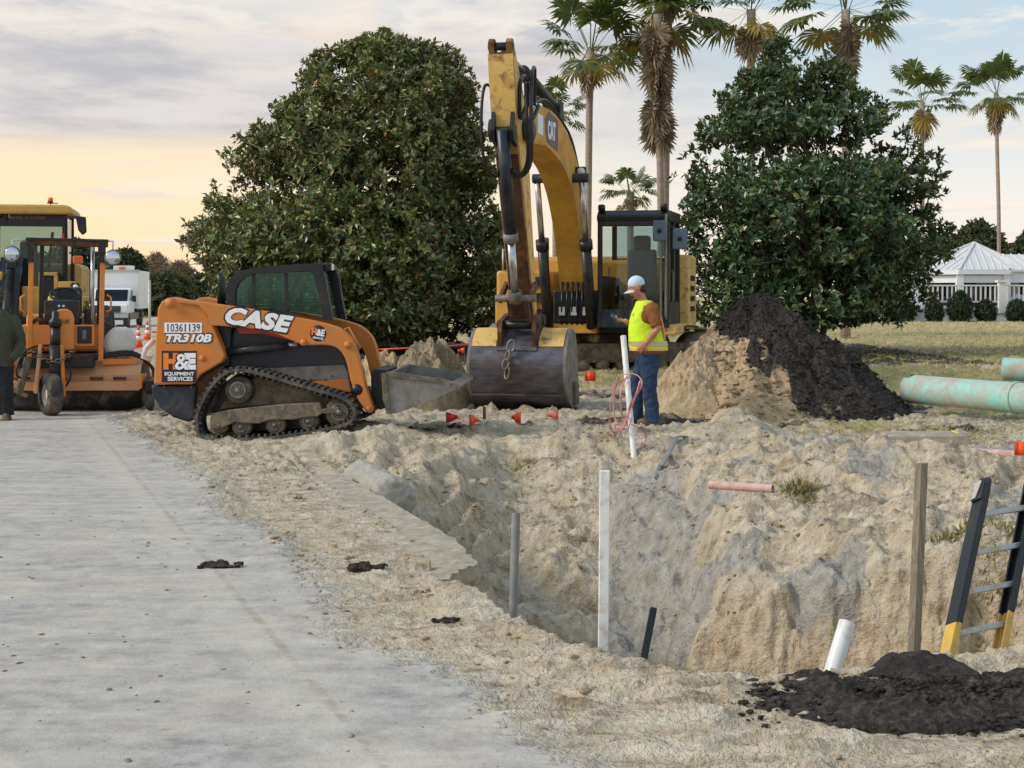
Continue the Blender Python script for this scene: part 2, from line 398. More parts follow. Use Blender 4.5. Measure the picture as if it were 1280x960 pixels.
M['decalk'] = pm('black_decal', (0.012, 0.012, 0.014), 0.4, var=0.1)
M['decalo'] = pm('orange_decal', lin(244, 130, 30), 0.4, var=0.03)
M['decaly'] = pm('yellow_decal', lin(244, 200, 50), 0.4, var=0.03)
# ------------------------------------------------------------------ terrain
A_EDGE = [(-36, 150), (-18.5, 80), (-4.6, 24), (-1.80, 14.23), (-1.02, 11.7), (-.62, 10.29), (-.48, 9.46), (-.42, 8.75), (-.29, 8.6), (-.08, 8.0),
          (.075, 7.35), (.42, 6.84), (.71, 6.61), (1.07, 6.55), (1.5, 6.65), (1.9, 6.85), (2.4, 6.95), (3.6, 7.1), (5, 7.3), (9, 7.5)]
A_POLY = A_EDGE + [(9, -60), (-250, -60), (-250, 150)]
def poly_sd(px, py, poly):
    """signed distance, negative inside"""
    d = np.full(px.shape, 1e9); ins = np.zeros(px.shape, bool); n = len(poly)
    for i in range(n):
        ax, ay = poly[i]; bx_, by_ = poly[(i + 1) % n]
        ex, ey = bx_ - ax, by_ - ay; wx, wy = px - ax, py - ay
        t = np.clip((wx * ex + wy * ey) / (ex * ex + ey * ey), 0, 1)
        d = np.minimum(d, (wx - ex * t) ** 2 + (wy - ey * t) ** 2)
        c = (ay > py) != (by_ > py)
        with np.errstate(divide='ignore', invalid='ignore'):
            ins ^= c & (px < ex * (py - ay) / (ey if ey else 1e-9) + ax)
    d = np.sqrt(d); return np.where(ins, -d, d)
# control heights of the banks inside the excavation: photo pixel + height
CP = []      # photo column, distance, height
for u_, prof_ in {400: [(15.6, 0)], 450: [(14.9, 0), (14.5, -.1), (14.1, -.55), (13.2, -.9)], 500: [(15.6, 0), (14.8, -.1), (14.3, -.45), (13.5, -.85), (12.6, -1.15)], 560: [(16.2, 0), (15.2, -.25), (14.6, -.6), (14.0, -.9), (13, -1.1), (12, -1.3)],
        600: [(16.5, 0), (12.5, -1.2), (11, -1.4), (10, -1.5)], 640: [(16.9, 0), (16.2, -.25), (15.4, -.6), (14.7, -.9), (14.0, -1.15)], 700: [(16.7, .04), (15.9, -.3), (15.2, -.65), (14.4, -.95), (13.7, -1.2)], 760: [(16.4, -.05), (15.6, -.45), (14.8, -.85), (14.0, -1.15), (13.3, -1.35)],
        800: [(16.0, -.12), (15.0, -.5), (14.0, -.95), (13.2, -1.3)], 850: [(15.8, -.1), (15.0, -.28), (14.0, -.6), (13.2, -.95)], 900: [(15.5, 0), (14.5, -.12), (13.5, -.32), (12.8, -.5), (12.3, -.65)], 980: [(15.5, .05), (14.3, -.03), (13.3, -.17), (12.5, -.35), (12.0, -.5)],
        1080: [(15.3, .1), (14.0, .02), (13.0, -.1), (12.2, -.24), (11.7, -.4)], 1150: [(14.9, .08), (13.5, .02), (12.5, -.06), (11.8, -.14), (11.4, -.25)], 1280: [(14.5, .05), (13.0, 0), (12.0, -.04), (11.4, -.08), (11.1, -.12)], 1420: [(14.5, .03), (13, 0), (11.5, -.02), (11, -.05)]}.items():
    for d_, z_ in prof_: CP.append(((u_ - 640) / F * d_, d_, z_))
CPW = np.array(CP + [(x, y, 0) for x, y in ((-3, 17), (-1, 19), (1, 19), (3, 18), (5, 17), (6, 14), (6, 12))])
PIT = [((u_ - 640) / F * d_, d_) for u_, d_ in [(590, 10.2), (615, 12.6), (640, 13.7), (700, 13.5), (755, 13.2), (800, 12.9), (845, 12.7), (874, 12.2), (931, 12.0), (984, 11.8), (1045, 11.6), (1084, 11.5), (1137, 11.3), (1175, 11.15), (1280, 11.0), (1420, 10.9)]]
PIT = PIT + [(5.6, 7.6)] + [(3.6, 7.16), (2.4, 7.0), (1.5, 6.7), (1.07, 6.6), (.71, 6.66), (.42, 6.9), (.1, 7.4), (-.05, 8.0), (-.25, 8.7), (-.2, 9.5)]
def tps(r2): return -np.sqrt(r2 + .06)
_n = len(CPW); _d = ((CPW[:, None, :2] - CPW[None, :, :2]) ** 2).sum(-1)
_A = np.zeros((_n + 3, _n + 3)); _A[:_n, :_n] = tps(_d) + np.eye(_n) * -0.02; _A[:_n, _n] = 1; _A[:_n, _n + 1:] = CPW[:, :2]; _A[_n:, :_n] = _A[:_n, _n:].T
_w = np.linalg.solve(_A, np.concatenate([CPW[:, 2], [0, 0, 0]]))
def bank_h(x, y):
    t = _w[_n] + _w[_n + 1] * x + _w[_n + 2] * y
    for i in range(_n): t = t + _w[i] * tps((x - CPW[i, 0]) ** 2 + (y - CPW[i, 1]) ** 2)
    return t
ROAD = [(2.6, -2), (.9, 2.2), (.08, 5.35), (-.8, 7.35), (-2.9, 13.7), (-5.2, 20), (-6.4, 24), (-19.2, 80), (-37, 150), (-120, 480), (-700, 480), (-700, -2)]
# spoil humps: photo pixel of the foot, rx, ry, height
HUMPS = [(928, 556, .62, .5, .34), (1062, 592, .55, .4, .16), (728, 560, .3, .25, .10), (415, 566, .75, .4, .13), (480, 556, .5, .5, .12), (1175, 596, .4, .35, .16), (1240, 640, .5, .4, .1), (860, 575, .25, .3, .04),
         (610, 556, .8, .3, .05), (450, 545, .6, .4, .10), (760, 548, .3, .3, .05)]
def terrain(x, y, detail=True, masks=False):
    x = np.asarray(x, float); y = np.asarray(y, float)
    near = (y > 3) & (y < 26) & (np.abs(x) < 9)
    wx = x.copy(); wy = y.copy()
    k = np.where(y > 9.0, 0.04, 0.22)
    wx += k * fbm(x, y, 2.2, 5, 3); wy += k * fbm(x, y, 2.2, 5, 9)
    sA = np.where(near, poly_sd(wx, wy, A_POLY), poly_sd(x, y, A_POLY))
    px = x + .30 * fbm(x, y, 1.6, 5, 21) + .1 * fbm(x, y, 9, 3, 22); py = y + .42 * fbm(x, y, 1.6, 5, 27) + .12 * fbm(x, y, 9, 3, 28)
    sP = poly_sd(px, py, PIT)
    hb = np.where(near, bank_h(x, y), 0.0)
    fade = (1 - sstep(16.8, 18.2, y)) * (1 - sstep(4.6, 6.2, x)) * (y > 5)
    bz = np.maximum(hb, -1.6) * fade
    inb = sstep(0.0, 0.5, sA) * fade          # weight of bank roughness
    nb = 0.0
    if detail:
        tt = hb / .26 + 2.6 * fbm(x, y, .8, 4, 37); fl = np.floor(tt); rough = (fl + sstep(.45, .95, tt - fl) - tt) * .26 * .75 + .26 * fbm(x, y, 1.1, 4, 31) + .22 * fbm(x, y, 2.7, 6, 33, .58, True) + .10 * np.maximum(fbm(x, y, 9, 5, 35, .62), -.06)
        # scoop marks running down the right bank
        q = x * .86 + y * .5; rough = rough + .05 * (vnoise(q * 4.5, (y - x) * .9, 41) - .5)
        nb = rough * (0.25 + 0.75 * inb)
    bz = bz + nb * inb
    floor = -1.85 + .2 * fbm(x, y, 1.3, 3, 51)
    pit = sstep(0.08, -0.62, sP + .22 * fbm(x, y, 3.5, 5, 52, .6)) ** .8
    hz = bz + (np.minimum(floor, bz) - bz) * pit
    # humps of spoil
    hum = 0.0
    for (u, v, rx, ry, hh) in HUMPS:
        c = G(u, v); r2 = ((x - c.x) / rx) ** 2 + ((y - c.y - ry * .8) / ry) ** 2
        hum = hum + hh * np.exp(-r2 * 1.3) * (1 + (1.1 * fbm(x, y, 2.6, 4, 61) if detail else 0))
    # raised lawn ground behind
    off = sstep(.6, 3.5, poly_sd(x, y, ROAD))
    rise = .36 * sstep(21.5, 26.5, y) * off + .06 * sstep(40, 75, y) * off
    strip = poly_sd(x + .5 * fbm(x, y, .9, 4, 71), y, ROAD)       # >0 off the bare concrete
    sand = sstep(-.35, .75, strip)
    a = 0.0
    if detail:
        lum = fbm(x, y, 3.2, 5, 81, .55); lum2 = np.maximum(fbm(x, y, 7.5, 4, 83, .55), 0)
        ani = fbm(x * .45, y * 1.2, 5.5, 4, 85)
        ani2 = np.maximum(fbm(x * .35, y * 1.3, 11, 4, 86, .6), -.02)
        a = (.004 * fbm(x, y, 3, 4, 87) + sand * (.045 * lum + (.085 - .035 * (1 - sstep(8, 10, y))) * lum2 + .03 * ani + (.24 - .12 * (1 - sstep(8, 11, y))) * ani2))
        mid = sstep(14.5, 17, y) * sstep(.2, 2.0, poly_sd(x, y, ROAD)) * (1 - sstep(24, 30, y))
        a = a + mid * (.07 * fbm(x, y, 1.4, 5, 91, .6) + .13 * np.maximum(fbm(x, y, 3.6, 5, 93, .6), 0))
        # crust left along the pavement edge
        slb = sstep(-.95, -.7, sA + .3 * fbm(x, y, 1.5, 3, 94)) * sstep(9.3, 9.7, y) * (1 - sstep(13.8, 14.6, y)) * (sA < .1)
        a = a * (1 - .62 * slb) - .02 * slb
        led = sstep(-.50, -.30, sA + .25 * fbm(x, y, 2.5, 4, 95)) * sstep(9.0, 9.5, y) * (1 - sstep(12.2, 13.2, y))
        a = a + .0 * led * (sA < 0.1) * (1 + 2.5 * fbm(x, y, 6, 4, 96))
        lipn = sstep(-.5, -.05, sA) * (1 - sstep(8.3, 8.9, y)) * (y > 4)
        a = a + lipn * (.04 + .10 * fbm(x, y, 3, 5, 97, .6))
    top = a + hum + rise
    w = sstep(-.02, .05, sA) * fade
    h = top * (1 - w) + (hz + (hum + rise + a * .4)) * w
    if not masks: return h
    conc = 1 - sand
    cx = fbm(x, y, .8, 4, 101)
    # grey wet clay in the gully and on the right bank, dark soil by the near lip
    gul = np.exp(-(((x - (1.15 + .08 * (y - 13))) / .40) ** 2)) * sstep(9.5, 11, y) * (1 - sstep(15.6, 16.4, y))
    clay = np.clip(gul * (1.05 + 1.4 * cx) + inb * sstep(.03, .16, fbm(x, y, 1.2, 5, 103)) * sstep(.6, 1.6, x) * .8, 0, 1) * (1 - pit) * inb
    wall = pit * inb
    dark = np.exp(-((x - 2.0) / .85) ** 2 - ((y - 6.2) / .5) ** 2) * (.75 + 1.6 * fbm(x, y, 2.5, 4, 105)) * (sA < .1)
    dark = np.maximum(dark, sstep(-.02, .16, fbm(x * .45, y, 1.5, 5, 107)) * sstep(17.2, 18.6, y) * (1 - sstep(23, 25, y)) * sstep(-6, -4.5, x) * .62)
    dark = np.maximum(dark, .8 * sstep(26, 29, y) * (x > -8) * (x < 9.0) * off * (1 - sstep(40, 44, y)))
    dark = np.clip(dark, 0, 1)
    gr = sstep(22.3, 24.5, y + 1.2 * cx) * off * (1 - sstep(.1, .35, dark))
    gr = np.maximum(gr, .8 * sstep(.02, .16, fbm(x, y, 1.1, 4, 109)) * sstep(3.2, 4.2, x) * sstep(15.0, 16.2, y) * (1 - sstep(30, 32, y)))
    gr = np.maximum(gr, .7 * sstep(.10, .2, fbm(x, y, 1.7, 4, 111)) * sstep(2, 3, x) * sstep(11, 12, y) * (1 - inb))
    return h, conc, clay, dark, np.clip(gr, 0, 1), wall
def H(x, y):
    return float(terrain(np.array([x]), np.array([y]))[0])
t = NT('site_ground')
at = t.n('ShaderNodeVertexColor', layer_name='mk'); sep = t.n('ShaderNodeSeparateColor', {0: at.outputs[0]}).outputs
at2 = t.n('ShaderNodeVertexColor', layer_name='mk2'); sep2 = t.n('ShaderNodeSeparateColor', {0: at2.outputs[0]}).outputs
nA = t.noise(1.3, 4, .6); nB = t.noise(7, 5, .66); nC = t.noise(38, 3, .7); nD = t.noise(170, 1, .7)
sandc = t.ramp(nB, [(.25, lin(156, 139, 114)), (.45, lin(192, 175, 149)), (.62, lin(208, 194, 170)), (.8, lin(222, 211, 192))])
sandc = t.mix(t.ramp(nA, [(.35, BLACKV), (.65, WHITEV)]), sandc, t.ramp(nB, [(.3, lin(178, 160, 134)), (.7, lin(210, 197, 173))]))
sandc = t.mix(t.math('MULTIPLY', t.ramp(nC, [(.25, WHITEV), (.42, BLACKV)]), .4), sandc, lin(120, 100, 76))
nW = t.noise(5, 5, .68)
wallc = t.ramp(nW, [(.28, lin(150, 122, 88)), (.5, lin(202, 173, 130)), (.7, lin(222, 198, 160))])
sandc = t.mix(sep2[0], sandc, wallc)
mp = t.n('ShaderNodeMapping', {0: t.tc.outputs['Object'], 'Rotation': (0, 0, R(4)), 'Scale': (.55, 1.5, 1)}).outputs[0]
nS = t.noise(3, 5, .7, mp)
mp2 = t.n('ShaderNodeMapping', {0: t.tc.outputs['Object'], 'Rotation': (0, 0, R(6)), 'Scale': (.5, 1.8, 1)}).outputs[0]
nM = t.noise(4.5, 5, .72, mp2)
sandc = t.mix(t.math('MULTIPLY', t.ramp(nM, [(.52, BLACKV), (.66, WHITEV)]), .75), sandc, t.ramp(nC, [(.3, lin(112, 92, 66)), (.7, lin(150, 128, 98))]))  # damp-brown streaks; they also put shade between sand ridges into the colour
sandc = t.mix(t.math('MULTIPLY', t.ramp(nM, [(.34, WHITEV), (.46, BLACKV)]), .6), sandc, lin(228, 214, 190))
concc = t.ramp(nB, [(.3, lin(140, 134, 129)), (.5, lin(172, 165, 159)), (.7, lin(194, 187, 180))])
film = t.ramp(nS, [(.40, BLACKV), (.64, WHITEV)])
concc = t.mix(t.math('MULTIPLY', film, .5), concc, lin(206, 196, 178))
concc = t.mix(t.math('MULTIPLY', t.ramp(nA, [(.42, BLACKV), (.6, WHITEV)]), .55), concc, t.ramp(nS, [(.35, lin(182, 170, 155)), (.65, lin(212, 201, 184))]))
spots = t.ramp(t.noise(9, 4, .75, mp2), [(.63, BLACKV), (.72, WHITEV)])
concc = t.mix(t.math('MULTIPLY', spots, .6), concc, lin(120, 106, 90))
# faint straight seam in the concrete
so_ = t.n('ShaderNodeSeparateXYZ', {0: t.tc.outputs['Object']}).outputs
sm_ = t.math('ABSOLUTE', t.math('ADD', t.math('ADD', so_[0], t.math('MULTIPLY', so_[1], .34)), -1.385))
seam = t.ramp(t.math('ADD', sm_, t.math('MULTIPLY', t.math('SUBTRACT', nB, .5), .05)), [(.012, WHITEV), (.03, BLACKV)])
band = t.ramp(t.math('ADD', t.math('ABSOLUTE', t.math('ADD', t.math('ADD', so_[0], t.math('MULTIPLY', so_[1], .34)), -1.30)), t.math('MULTIPLY', t.math('SUBTRACT', nS, .5), .4)), [(.05, WHITEV), (.22, BLACKV)])
concc = t.mix(t.math('MULTIPLY', band, .30), concc, lin(210, 200, 182))
concc = t.mix(t.math('MULTIPLY', t.math('MULTIPLY', seam, t.ramp(nM, [(.42, BLACKV), (.58, WHITEV)])), .45), concc, lin(140, 126, 106))
cm = t.math('ADD', sep[0], t.math('MULTIPLY', t.math('SUBTRACT', nB, .5), .9))
col = t.mix(t.ramp(cm, [(.35, BLACKV), (.62, WHITEV)]), sandc, concc)
clm = t.ramp(t.math('ADD', sep[1], t.math('MULTIPLY', t.math('SUBTRACT', nB, .5), .8)), [(.35, BLACKV), (.6, WHITEV)])
col = t.mix(clm, col, t.ramp(nB, [(.3, lin(136, 128, 117)), (.5, lin(166, 159, 148)), (.7, lin(192, 184, 171))]))
dkm = t.ramp(t.math('ADD', sep[2], t.math('MULTIPLY', t.math('SUBTRACT', nB, .5), .9)), [(.38, BLACKV), (.62, WHITEV)])
col = t.mix(dkm, col, t.ramp(nC, [(.3, lin(44, 38, 34)), (.7, lin(86, 78, 70))]))
gsc = t.n('ShaderNodeMapping', {0: t.tc.outputs['Object'], 'Scale': (1, .5, 1)}).outputs[0]
grc = t.ramp(t.noise(2.2, 6, .72, gsc), [(.3, lin(116, 114, 72)), (.44, lin(160, 150, 100)), (.58, lin(190, 174, 124)), (.75, lin(216, 198, 152))])
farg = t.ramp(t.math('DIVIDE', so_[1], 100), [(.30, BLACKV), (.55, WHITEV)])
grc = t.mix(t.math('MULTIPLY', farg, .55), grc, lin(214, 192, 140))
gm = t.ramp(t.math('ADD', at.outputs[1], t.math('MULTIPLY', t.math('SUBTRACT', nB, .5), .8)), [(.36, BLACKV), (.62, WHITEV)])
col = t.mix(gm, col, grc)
rough = t.mix(clm, (.92, .92, .92, 1), (.5, .5, .5, 1))
soft = t.math('SUBTRACT', 1.0, t.math('MULTIPLY', t.ramp(cm, [(.35, BLACKV), (.62, WHITEV)]), .8))
hh = t.math('ADD', t.math('MULTIPLY', t.math('ADD', t.math('MULTIPLY', nB, .065), t.math('MULTIPLY', nC, .022)), soft), t.math('ADD', t.math('MULTIPLY', t.math('MULTIPLY', nW, sep2[0]), .13), t.math('MULTIPLY', nD, .0028)))
b3 = t.bump(hh, 1.0, 1.0)
M['ground'] = t.bsdf(col, rough, 0, b3, .25)
# polar grid, dense where the site is
rr = np.concatenate([np.geomspace(.6, 4.6, 14)[:-1], np.linspace(4.6, 7, 150)[:-1], np.linspace(7, 15.5, 440)[:-1], np.geomspace(15.5, 30, 170)[:-1], np.geomspace(30, 90, 70)[:-1], np.geomspace(90, 3000, 24)])
th = np.concatenate([np.linspace(-180, -23, 32)[:-1], np.linspace(-23, 23, 700), np.linspace(23, 180, 32)[1:-1]])
TH, RR = np.meshgrid(np.radians(th), rr)
gx = RR * np.sin(TH); gy = RR * np.cos(TH)
gh, mC, mK, mD, mG, mW = terrain(gx, gy, True, True)
nr, nc = gx.shape
gz = gh
idx = np.arange(nr * nc).reshape(nr, nc)
a = idx[:-1, :]; b = idx[1:, :]
quads = np.stack([a, np.roll(a, -1, 1), np.roll(b, -1, 1), b], -1).reshape(-1, 4)
co = np.stack([gx, gy, gz], -1).reshape(-1, 3)
cen = co[quads].mean(1)
isroad = poly_sd(cen[:, 0] + .0, cen[:, 1], ROAD) < 0
islawn = (~isroad) & (cen[:, 1] > 24.5)
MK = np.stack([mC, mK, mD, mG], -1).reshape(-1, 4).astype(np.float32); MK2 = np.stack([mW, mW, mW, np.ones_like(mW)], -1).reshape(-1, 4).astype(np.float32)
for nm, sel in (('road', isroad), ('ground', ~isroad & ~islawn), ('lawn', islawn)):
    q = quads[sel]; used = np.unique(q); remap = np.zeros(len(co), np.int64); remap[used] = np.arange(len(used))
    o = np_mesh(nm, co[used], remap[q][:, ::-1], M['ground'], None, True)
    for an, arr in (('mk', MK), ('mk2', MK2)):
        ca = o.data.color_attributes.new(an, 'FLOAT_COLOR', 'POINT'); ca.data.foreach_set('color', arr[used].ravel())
    tag(o, kind='structure')

# broken concrete edge of the carriageway, overhanging the hole
rg = np.random.default_rng(12)
er = [(-1.55, 14.23), (-1.3, 13.4), (-1.03, 12.5), (-.78, 11.7), (-.56, 11.0), (-.37, 10.29), (-.26, 9.75), (-.22, 9.42), (-.30, 9.22), (-.36, 8.95)]
e2 = []
for (ax_, ay_), (bx2, by2) in zip(er[:-1], er[1:]):
    for k in range(8): e2.append((ax_ + (bx2 - ax_) * k / 8 + rg.normal() * .010, ay_ + (by2 - ay_) * k / 8))
e2.append(er[-1]); n = len(e2)
m = MB(); top = [(x, y, .004 + .004 * rg.normal()) for x, y in e2]; tin = [(x - 1.0 - .1 * math.sin(y * 3), y - .1, -.05) for x, y in e2]
bot = [(x - .03 + rg.normal() * .015, y, -.19 + rg.normal() * .012) for x, y in e2]; bin_ = [(x - 1.0, y, -.22) for x, y in e2]
mid_ = [(x + .006 + rg.normal() * .008, y, -.07 + rg.normal() * .01) for x, y in e2]
V_ = tin + top + mid_ + bot + bin_
fs = [(j * n + i, j * n + i + 1, (j + 1) * n + i + 1, (j + 1) * n + i) for j in range(4) for i in range(n - 1)] + [tuple(j * n + n - 1 for j in range(5)), tuple(j * n for j in range(4, -1, -1))]
m.add(V_, fs); so2 = m.build('pavement', M['concrete'], None); tag(so2, kind='structure')
# ------------------------------------------------------------------ vegetation
def leaf_mat(name, stops, rough=.38, trans=.25, under=None):
    t = NT(name); g = t.n('ShaderNodeNewGeometry')
    c = t.ramp(g.outputs['Random Per Island'], stops)
    if under: c = t.mix(t.math('MULTIPLY', g.outputs['Backfacing'], .75), c, under)
    b = t.n('ShaderNodeBsdfPrincipled', {'Base Color': c, 'Roughness': rough, 'Specular IOR Level': .6})
    tr = t.n('ShaderNodeBsdfTranslucent', {0: t.mix(.5, c, (.25, .32, .05, 1))})
    m = t.n('ShaderNodeMixShader', {0: trans, 1: b.outputs[0], 2: tr.outputs[0]})
    t.t.links.new(m.outputs[0], t.out.inputs[0]); return t.m
M['magnolia'] = leaf_mat('magnolia_leaves', [(0, lin(48, 64, 34)), (.4, lin(86, 104, 52)), (.7, lin(124, 134, 74)), (.9, lin(176, 172, 116)), (1, lin(170, 130, 76))], .28, .12, lin(116, 104, 62))
M['magnolia2'] = leaf_mat('deep_green_magnolia_leaves', [(0, lin(36, 58, 38)), (.5, lin(62, 90, 54)), (.82, lin(100, 126, 78)), (1, lin(124, 112, 70))], .32, .10, lin(92, 88, 56))
M['palmgreen'] = leaf_mat('palm_fan_green', [(0, lin(50, 72, 38)), (.6, lin(88, 104, 52)), (1, lin(124, 124, 62))], .5, .3)
M['palmyellow'] = leaf_mat('palm_fan_yellowing', [(0, lin(120, 112, 48)), (1, lin(186, 150, 64))], .6, .3)
M['palmdead'] = leaf_mat('palm_fan_dead', [(0, lin(104, 88, 72)), (1, lin(170, 146, 120))], .8, .15)
M['fartree'] = leaf_mat('far_tree_leaves', [(0, lin(40, 52, 34)), (.6, lin(66, 76, 48)), (1, lin(96, 96, 64))], .7, .15)
M['fardry'] = leaf_mat('bare_tree_twigs', [(0, lin(120, 96, 84)), (1, lin(168, 140, 120))], .8, .2)
M['shrub'] = leaf_mat('shrub_leaves', [(0, lin(22, 40, 26)), (.7, lin(42, 64, 36)), (1, lin(70, 84, 48))], .5, .1)
M['grassb'] = leaf_mat('grass_blades', [(0, lin(126, 124, 80)), (.5, lin(176, 164, 112)), (1, lin(214, 196, 148))], .8, .3)
M['bark'] = pm('grey_brown_bark', lin(104, 92, 78), .9, var=.3, scale=8, bump=.6, bscale=20)
M['palmbark'] = pm('palm_trunk_bark', lin(158, 140, 126), .9, var=.25, scale=3, bump=.5, bscale=12, stretch=(1, 1, 6))
def leaves(P, D, Lh, Wd, up, rng, fold=.22, droop=0.0):
    """two-triangle folded leaves: base P, direction D, length Lh, width Wd"""
    n = len(P); D = D / np.linalg.norm(D, axis=1, keepdims=True)
    side = np.cross(D, up); side /= np.linalg.norm(side, axis=1, keepdims=True) + 1e-9
    nor = np.cross(side, D)
    mid = P + D * (Lh * .5)[:, None]; tip = P + D * Lh[:, None] - nor * (Lh * droop)[:, None]
    a = mid + side * (Wd * .5)[:, None] + nor * (Wd * fold)[:, None]; b = mid - side * (Wd * .5)[:, None] + nor * (Wd * fold)[:, None]
    v = np.stack([P, a, tip, b], 1).reshape(-1, 3); o = np.arange(n)[:, None] * 4
    f = np.concatenate([o + np.array([[0, 1, 2]]), o + np.array([[0, 2, 3]])], 0)
    return v, f
def rdir(rng, n):
    v = rng.normal(size=(n, 3)); return v / np.linalg.norm(v, axis=1, keepdims=True)
def sn3(p, sc, s=0):
    """cheap 3-D lumpiness"""
    return (vnoise(p[:, 0] * sc, p[:, 1] * sc, s) + vnoise(p[:, 1] * sc + 5, p[:, 2] * sc, s + 1) + vnoise(p[:, 2] * sc, p[:, 0] * sc + 9, s + 2)) / 3 - .5
def crown_tips(rng, n, prof, cxf, ry, zmin, zmax, lump, gap, shell, sc=.9):
    """twig ends spread through a crown whose radius follows prof(z)"""
    out = np.zeros((0, 3)); zs = np.array([p[0] for p in prof]); rs = np.array([p[1] for p in prof])
    while len(out) < n:
        m = n * 2
        z = rng.uniform(zmin, zmax, m); th = rng.uniform(0, 2 * np.pi, m); q = rng.random(m) ** shell
        Rz = np.interp(z, zs, rs); keep = rng.random(m) < Rz / rs.max()
        dirn = np.stack([np.cos(th), np.sin(th), z * .8], 1)
        Rz = Rz * (1 + lump * 2 * sn3(dirn * 1.6, 1.2, 5) + lump * 1.3 * sn3(dirn * 4.5, 1.2, 9))
        x = cxf(z) + np.cos(th) * q * Rz; y = np.sin(th) * q * Rz * ry
        p = np.stack([x, y, z], 1); keep &= sn3(p, sc, 15) > gap - .5 * (1 - q) * 0
        out = np.concatenate([out, p[keep]])
    return out[:n]
def whorls(rng, tips, cen, per, ll, spread=1.0, wr=.38):
    n = len(tips); out = tips - cen; out /= np.linalg.norm(out, axis=1, keepdims=True) + 1e-6
    ax = out * .7 + np.array([0, 0, .45]) + .45 * rdir(rng, n); ax /= np.linalg.norm(ax, axis=1, keepdims=True)
    P = np.repeat(tips, per, 0); A = np.repeat(ax, per, 0)
    D = A * .55 + rdir(rng, n * per) * spread; P = P + rdir(rng, n * per) * .05
    Lh = ll * rng.uniform(.65, 1.2, n * per)
    return leaves(P, D, Lh, Lh * wr, A + .35 * rdir(rng, n * per), rng, .16, .1)
def limb(mb, p0, p1, r0, r1, rng, wob=.1, k=7):
    p0 = np.array(p0, float); p1 = np.array(p1, float); pts = []
    for i in range(k + 1):
        s = i / k; w = math.sin(s * math.pi) * wob
        pts.append(Vector(p0 + (p1 - p0) * s + rng.normal(size=3) * w * .5 + np.array([0, 0, 1]) * 0))
    mb.tube(pts, [r0 + (r1 - r0) * i / k for i in range(k + 1)], 7); return pts
def magnolia(name, label, loc, prof, cxf, n, per, ll, mat, seed, lump, gap, shell, ry=1.0, stems=5, zb=.5, sc=.9):
    rng = np.random.default_rng(seed); T = thing(name, label, 'tree', loc)
    zmax = prof[-1][0]
    tips = crown_tips(rng, n, prof, cxf, ry, prof[0][0], zmax, lump, gap, shell, sc)
    k_ = n // 14; tips[:k_, :2] = (tips[:k_, :2] - np.stack([cxf(tips[:k_, 2]), 0 * tips[:k_, 2]], 1)) * 1.07 + np.stack([cxf(tips[:k_, 2]), 0 * tips[:k_, 2]], 1)
    cen = np.stack([cxf(tips[:, 2]), np.zeros(n), tips[:, 2] * .6 + .8], 1)
    v, f = whorls(rng, tips, cen, per, ll, 1.0, .47); np_mesh('crown', v, f, mat, T, False, 'stuff')
    tr = MB(); lb = MB(); ends = []
    for i in range(stems):
        a = 2 * math.pi * i / stems + rng.uniform(-.3, .3); e = (math.cos(a) * .55, math.sin(a) * .55, zb + 1.2 + rng.uniform(-.2, .5))
        limb(tr, (math.cos(a) * .16, math.sin(a) * .16, -.25), e, .085, .06, rng, .1); ends.append(e)
    for i in range(46):
        e = ends[rng.integers(stems)]; tp = tips[rng.integers(n)]
        limb(lb, e, np.array(tp) * np.array([.93, .93, 1]) , .042, .010, rng, .16)
    tr.build('trunk', M['bark'], T); lb.build('limbs', M['bark'], T)
    return T
# left magnolia: broad cone leaning into the light; right magnolia: airier, deep green
def outline(tab, d, u0, zb):
    """silhouette table (row, left, right) in photo pixels -> radius profile and axis of the crown"""
    k = d / F; rows = sorted([(CH - (v - 370) * k - zb, (r_ - l_) / 2 * k, ((l_ + r_) / 2 - u0) * k) for v, l_, r_ in tab])
    zs = [r_[0] for r_ in rows]; cs = [r_[2] for r_ in rows]
    return [(r_[0], r_[1]) for r_ in rows], (lambda z: np.interp(z, zs, cs))
d1 = 36.0; P1 = W(436, 440, d1)
pf1, cf1 = outline([(56, 425, 535), (70, 398, 568), (88, 378, 592), (115, 362, 606), (155, 332, 618), (190, 300, 626), (235, 272, 634), (295, 234, 640), (340, 238, 644), (385, 258, 642), (428, 292, 634)], d1, 436, .36)
magnolia('magnolia_tree', 'wide dome-shaped magnolia with dense olive green leaves behind the orange track loader', (P1.x, d1, .36), pf1, cf1, 13500, 9, .165, M['magnolia'], 3, .26, -.075, .36, 1.0, 6, .4, 2.2)#, 1.0, 6, .4)
d2 = 34.0; P2 = W(1012, 440, d2)
pf2, cf2 = outline([(52, 962, 1005), (75, 928, 1048), (110, 902, 1085), (150, 882, 1122), (190, 862, 1152), (212, 842, 1166), (240, 846, 1188), (290, 852, 1184), (330, 850, 1170), (370, 852, 1158), (405, 868, 1125)], d2, 1012, .36)
magnolia('magnolia_tree', 'airy dark green magnolia with sky gaps behind the black soil pile', (P2.x, d2, .36), pf2, cf2, 5600, 9, .175, M['magnolia2'], 8, .32, -.045, .52, 1.0, 5, .3, 1.9)
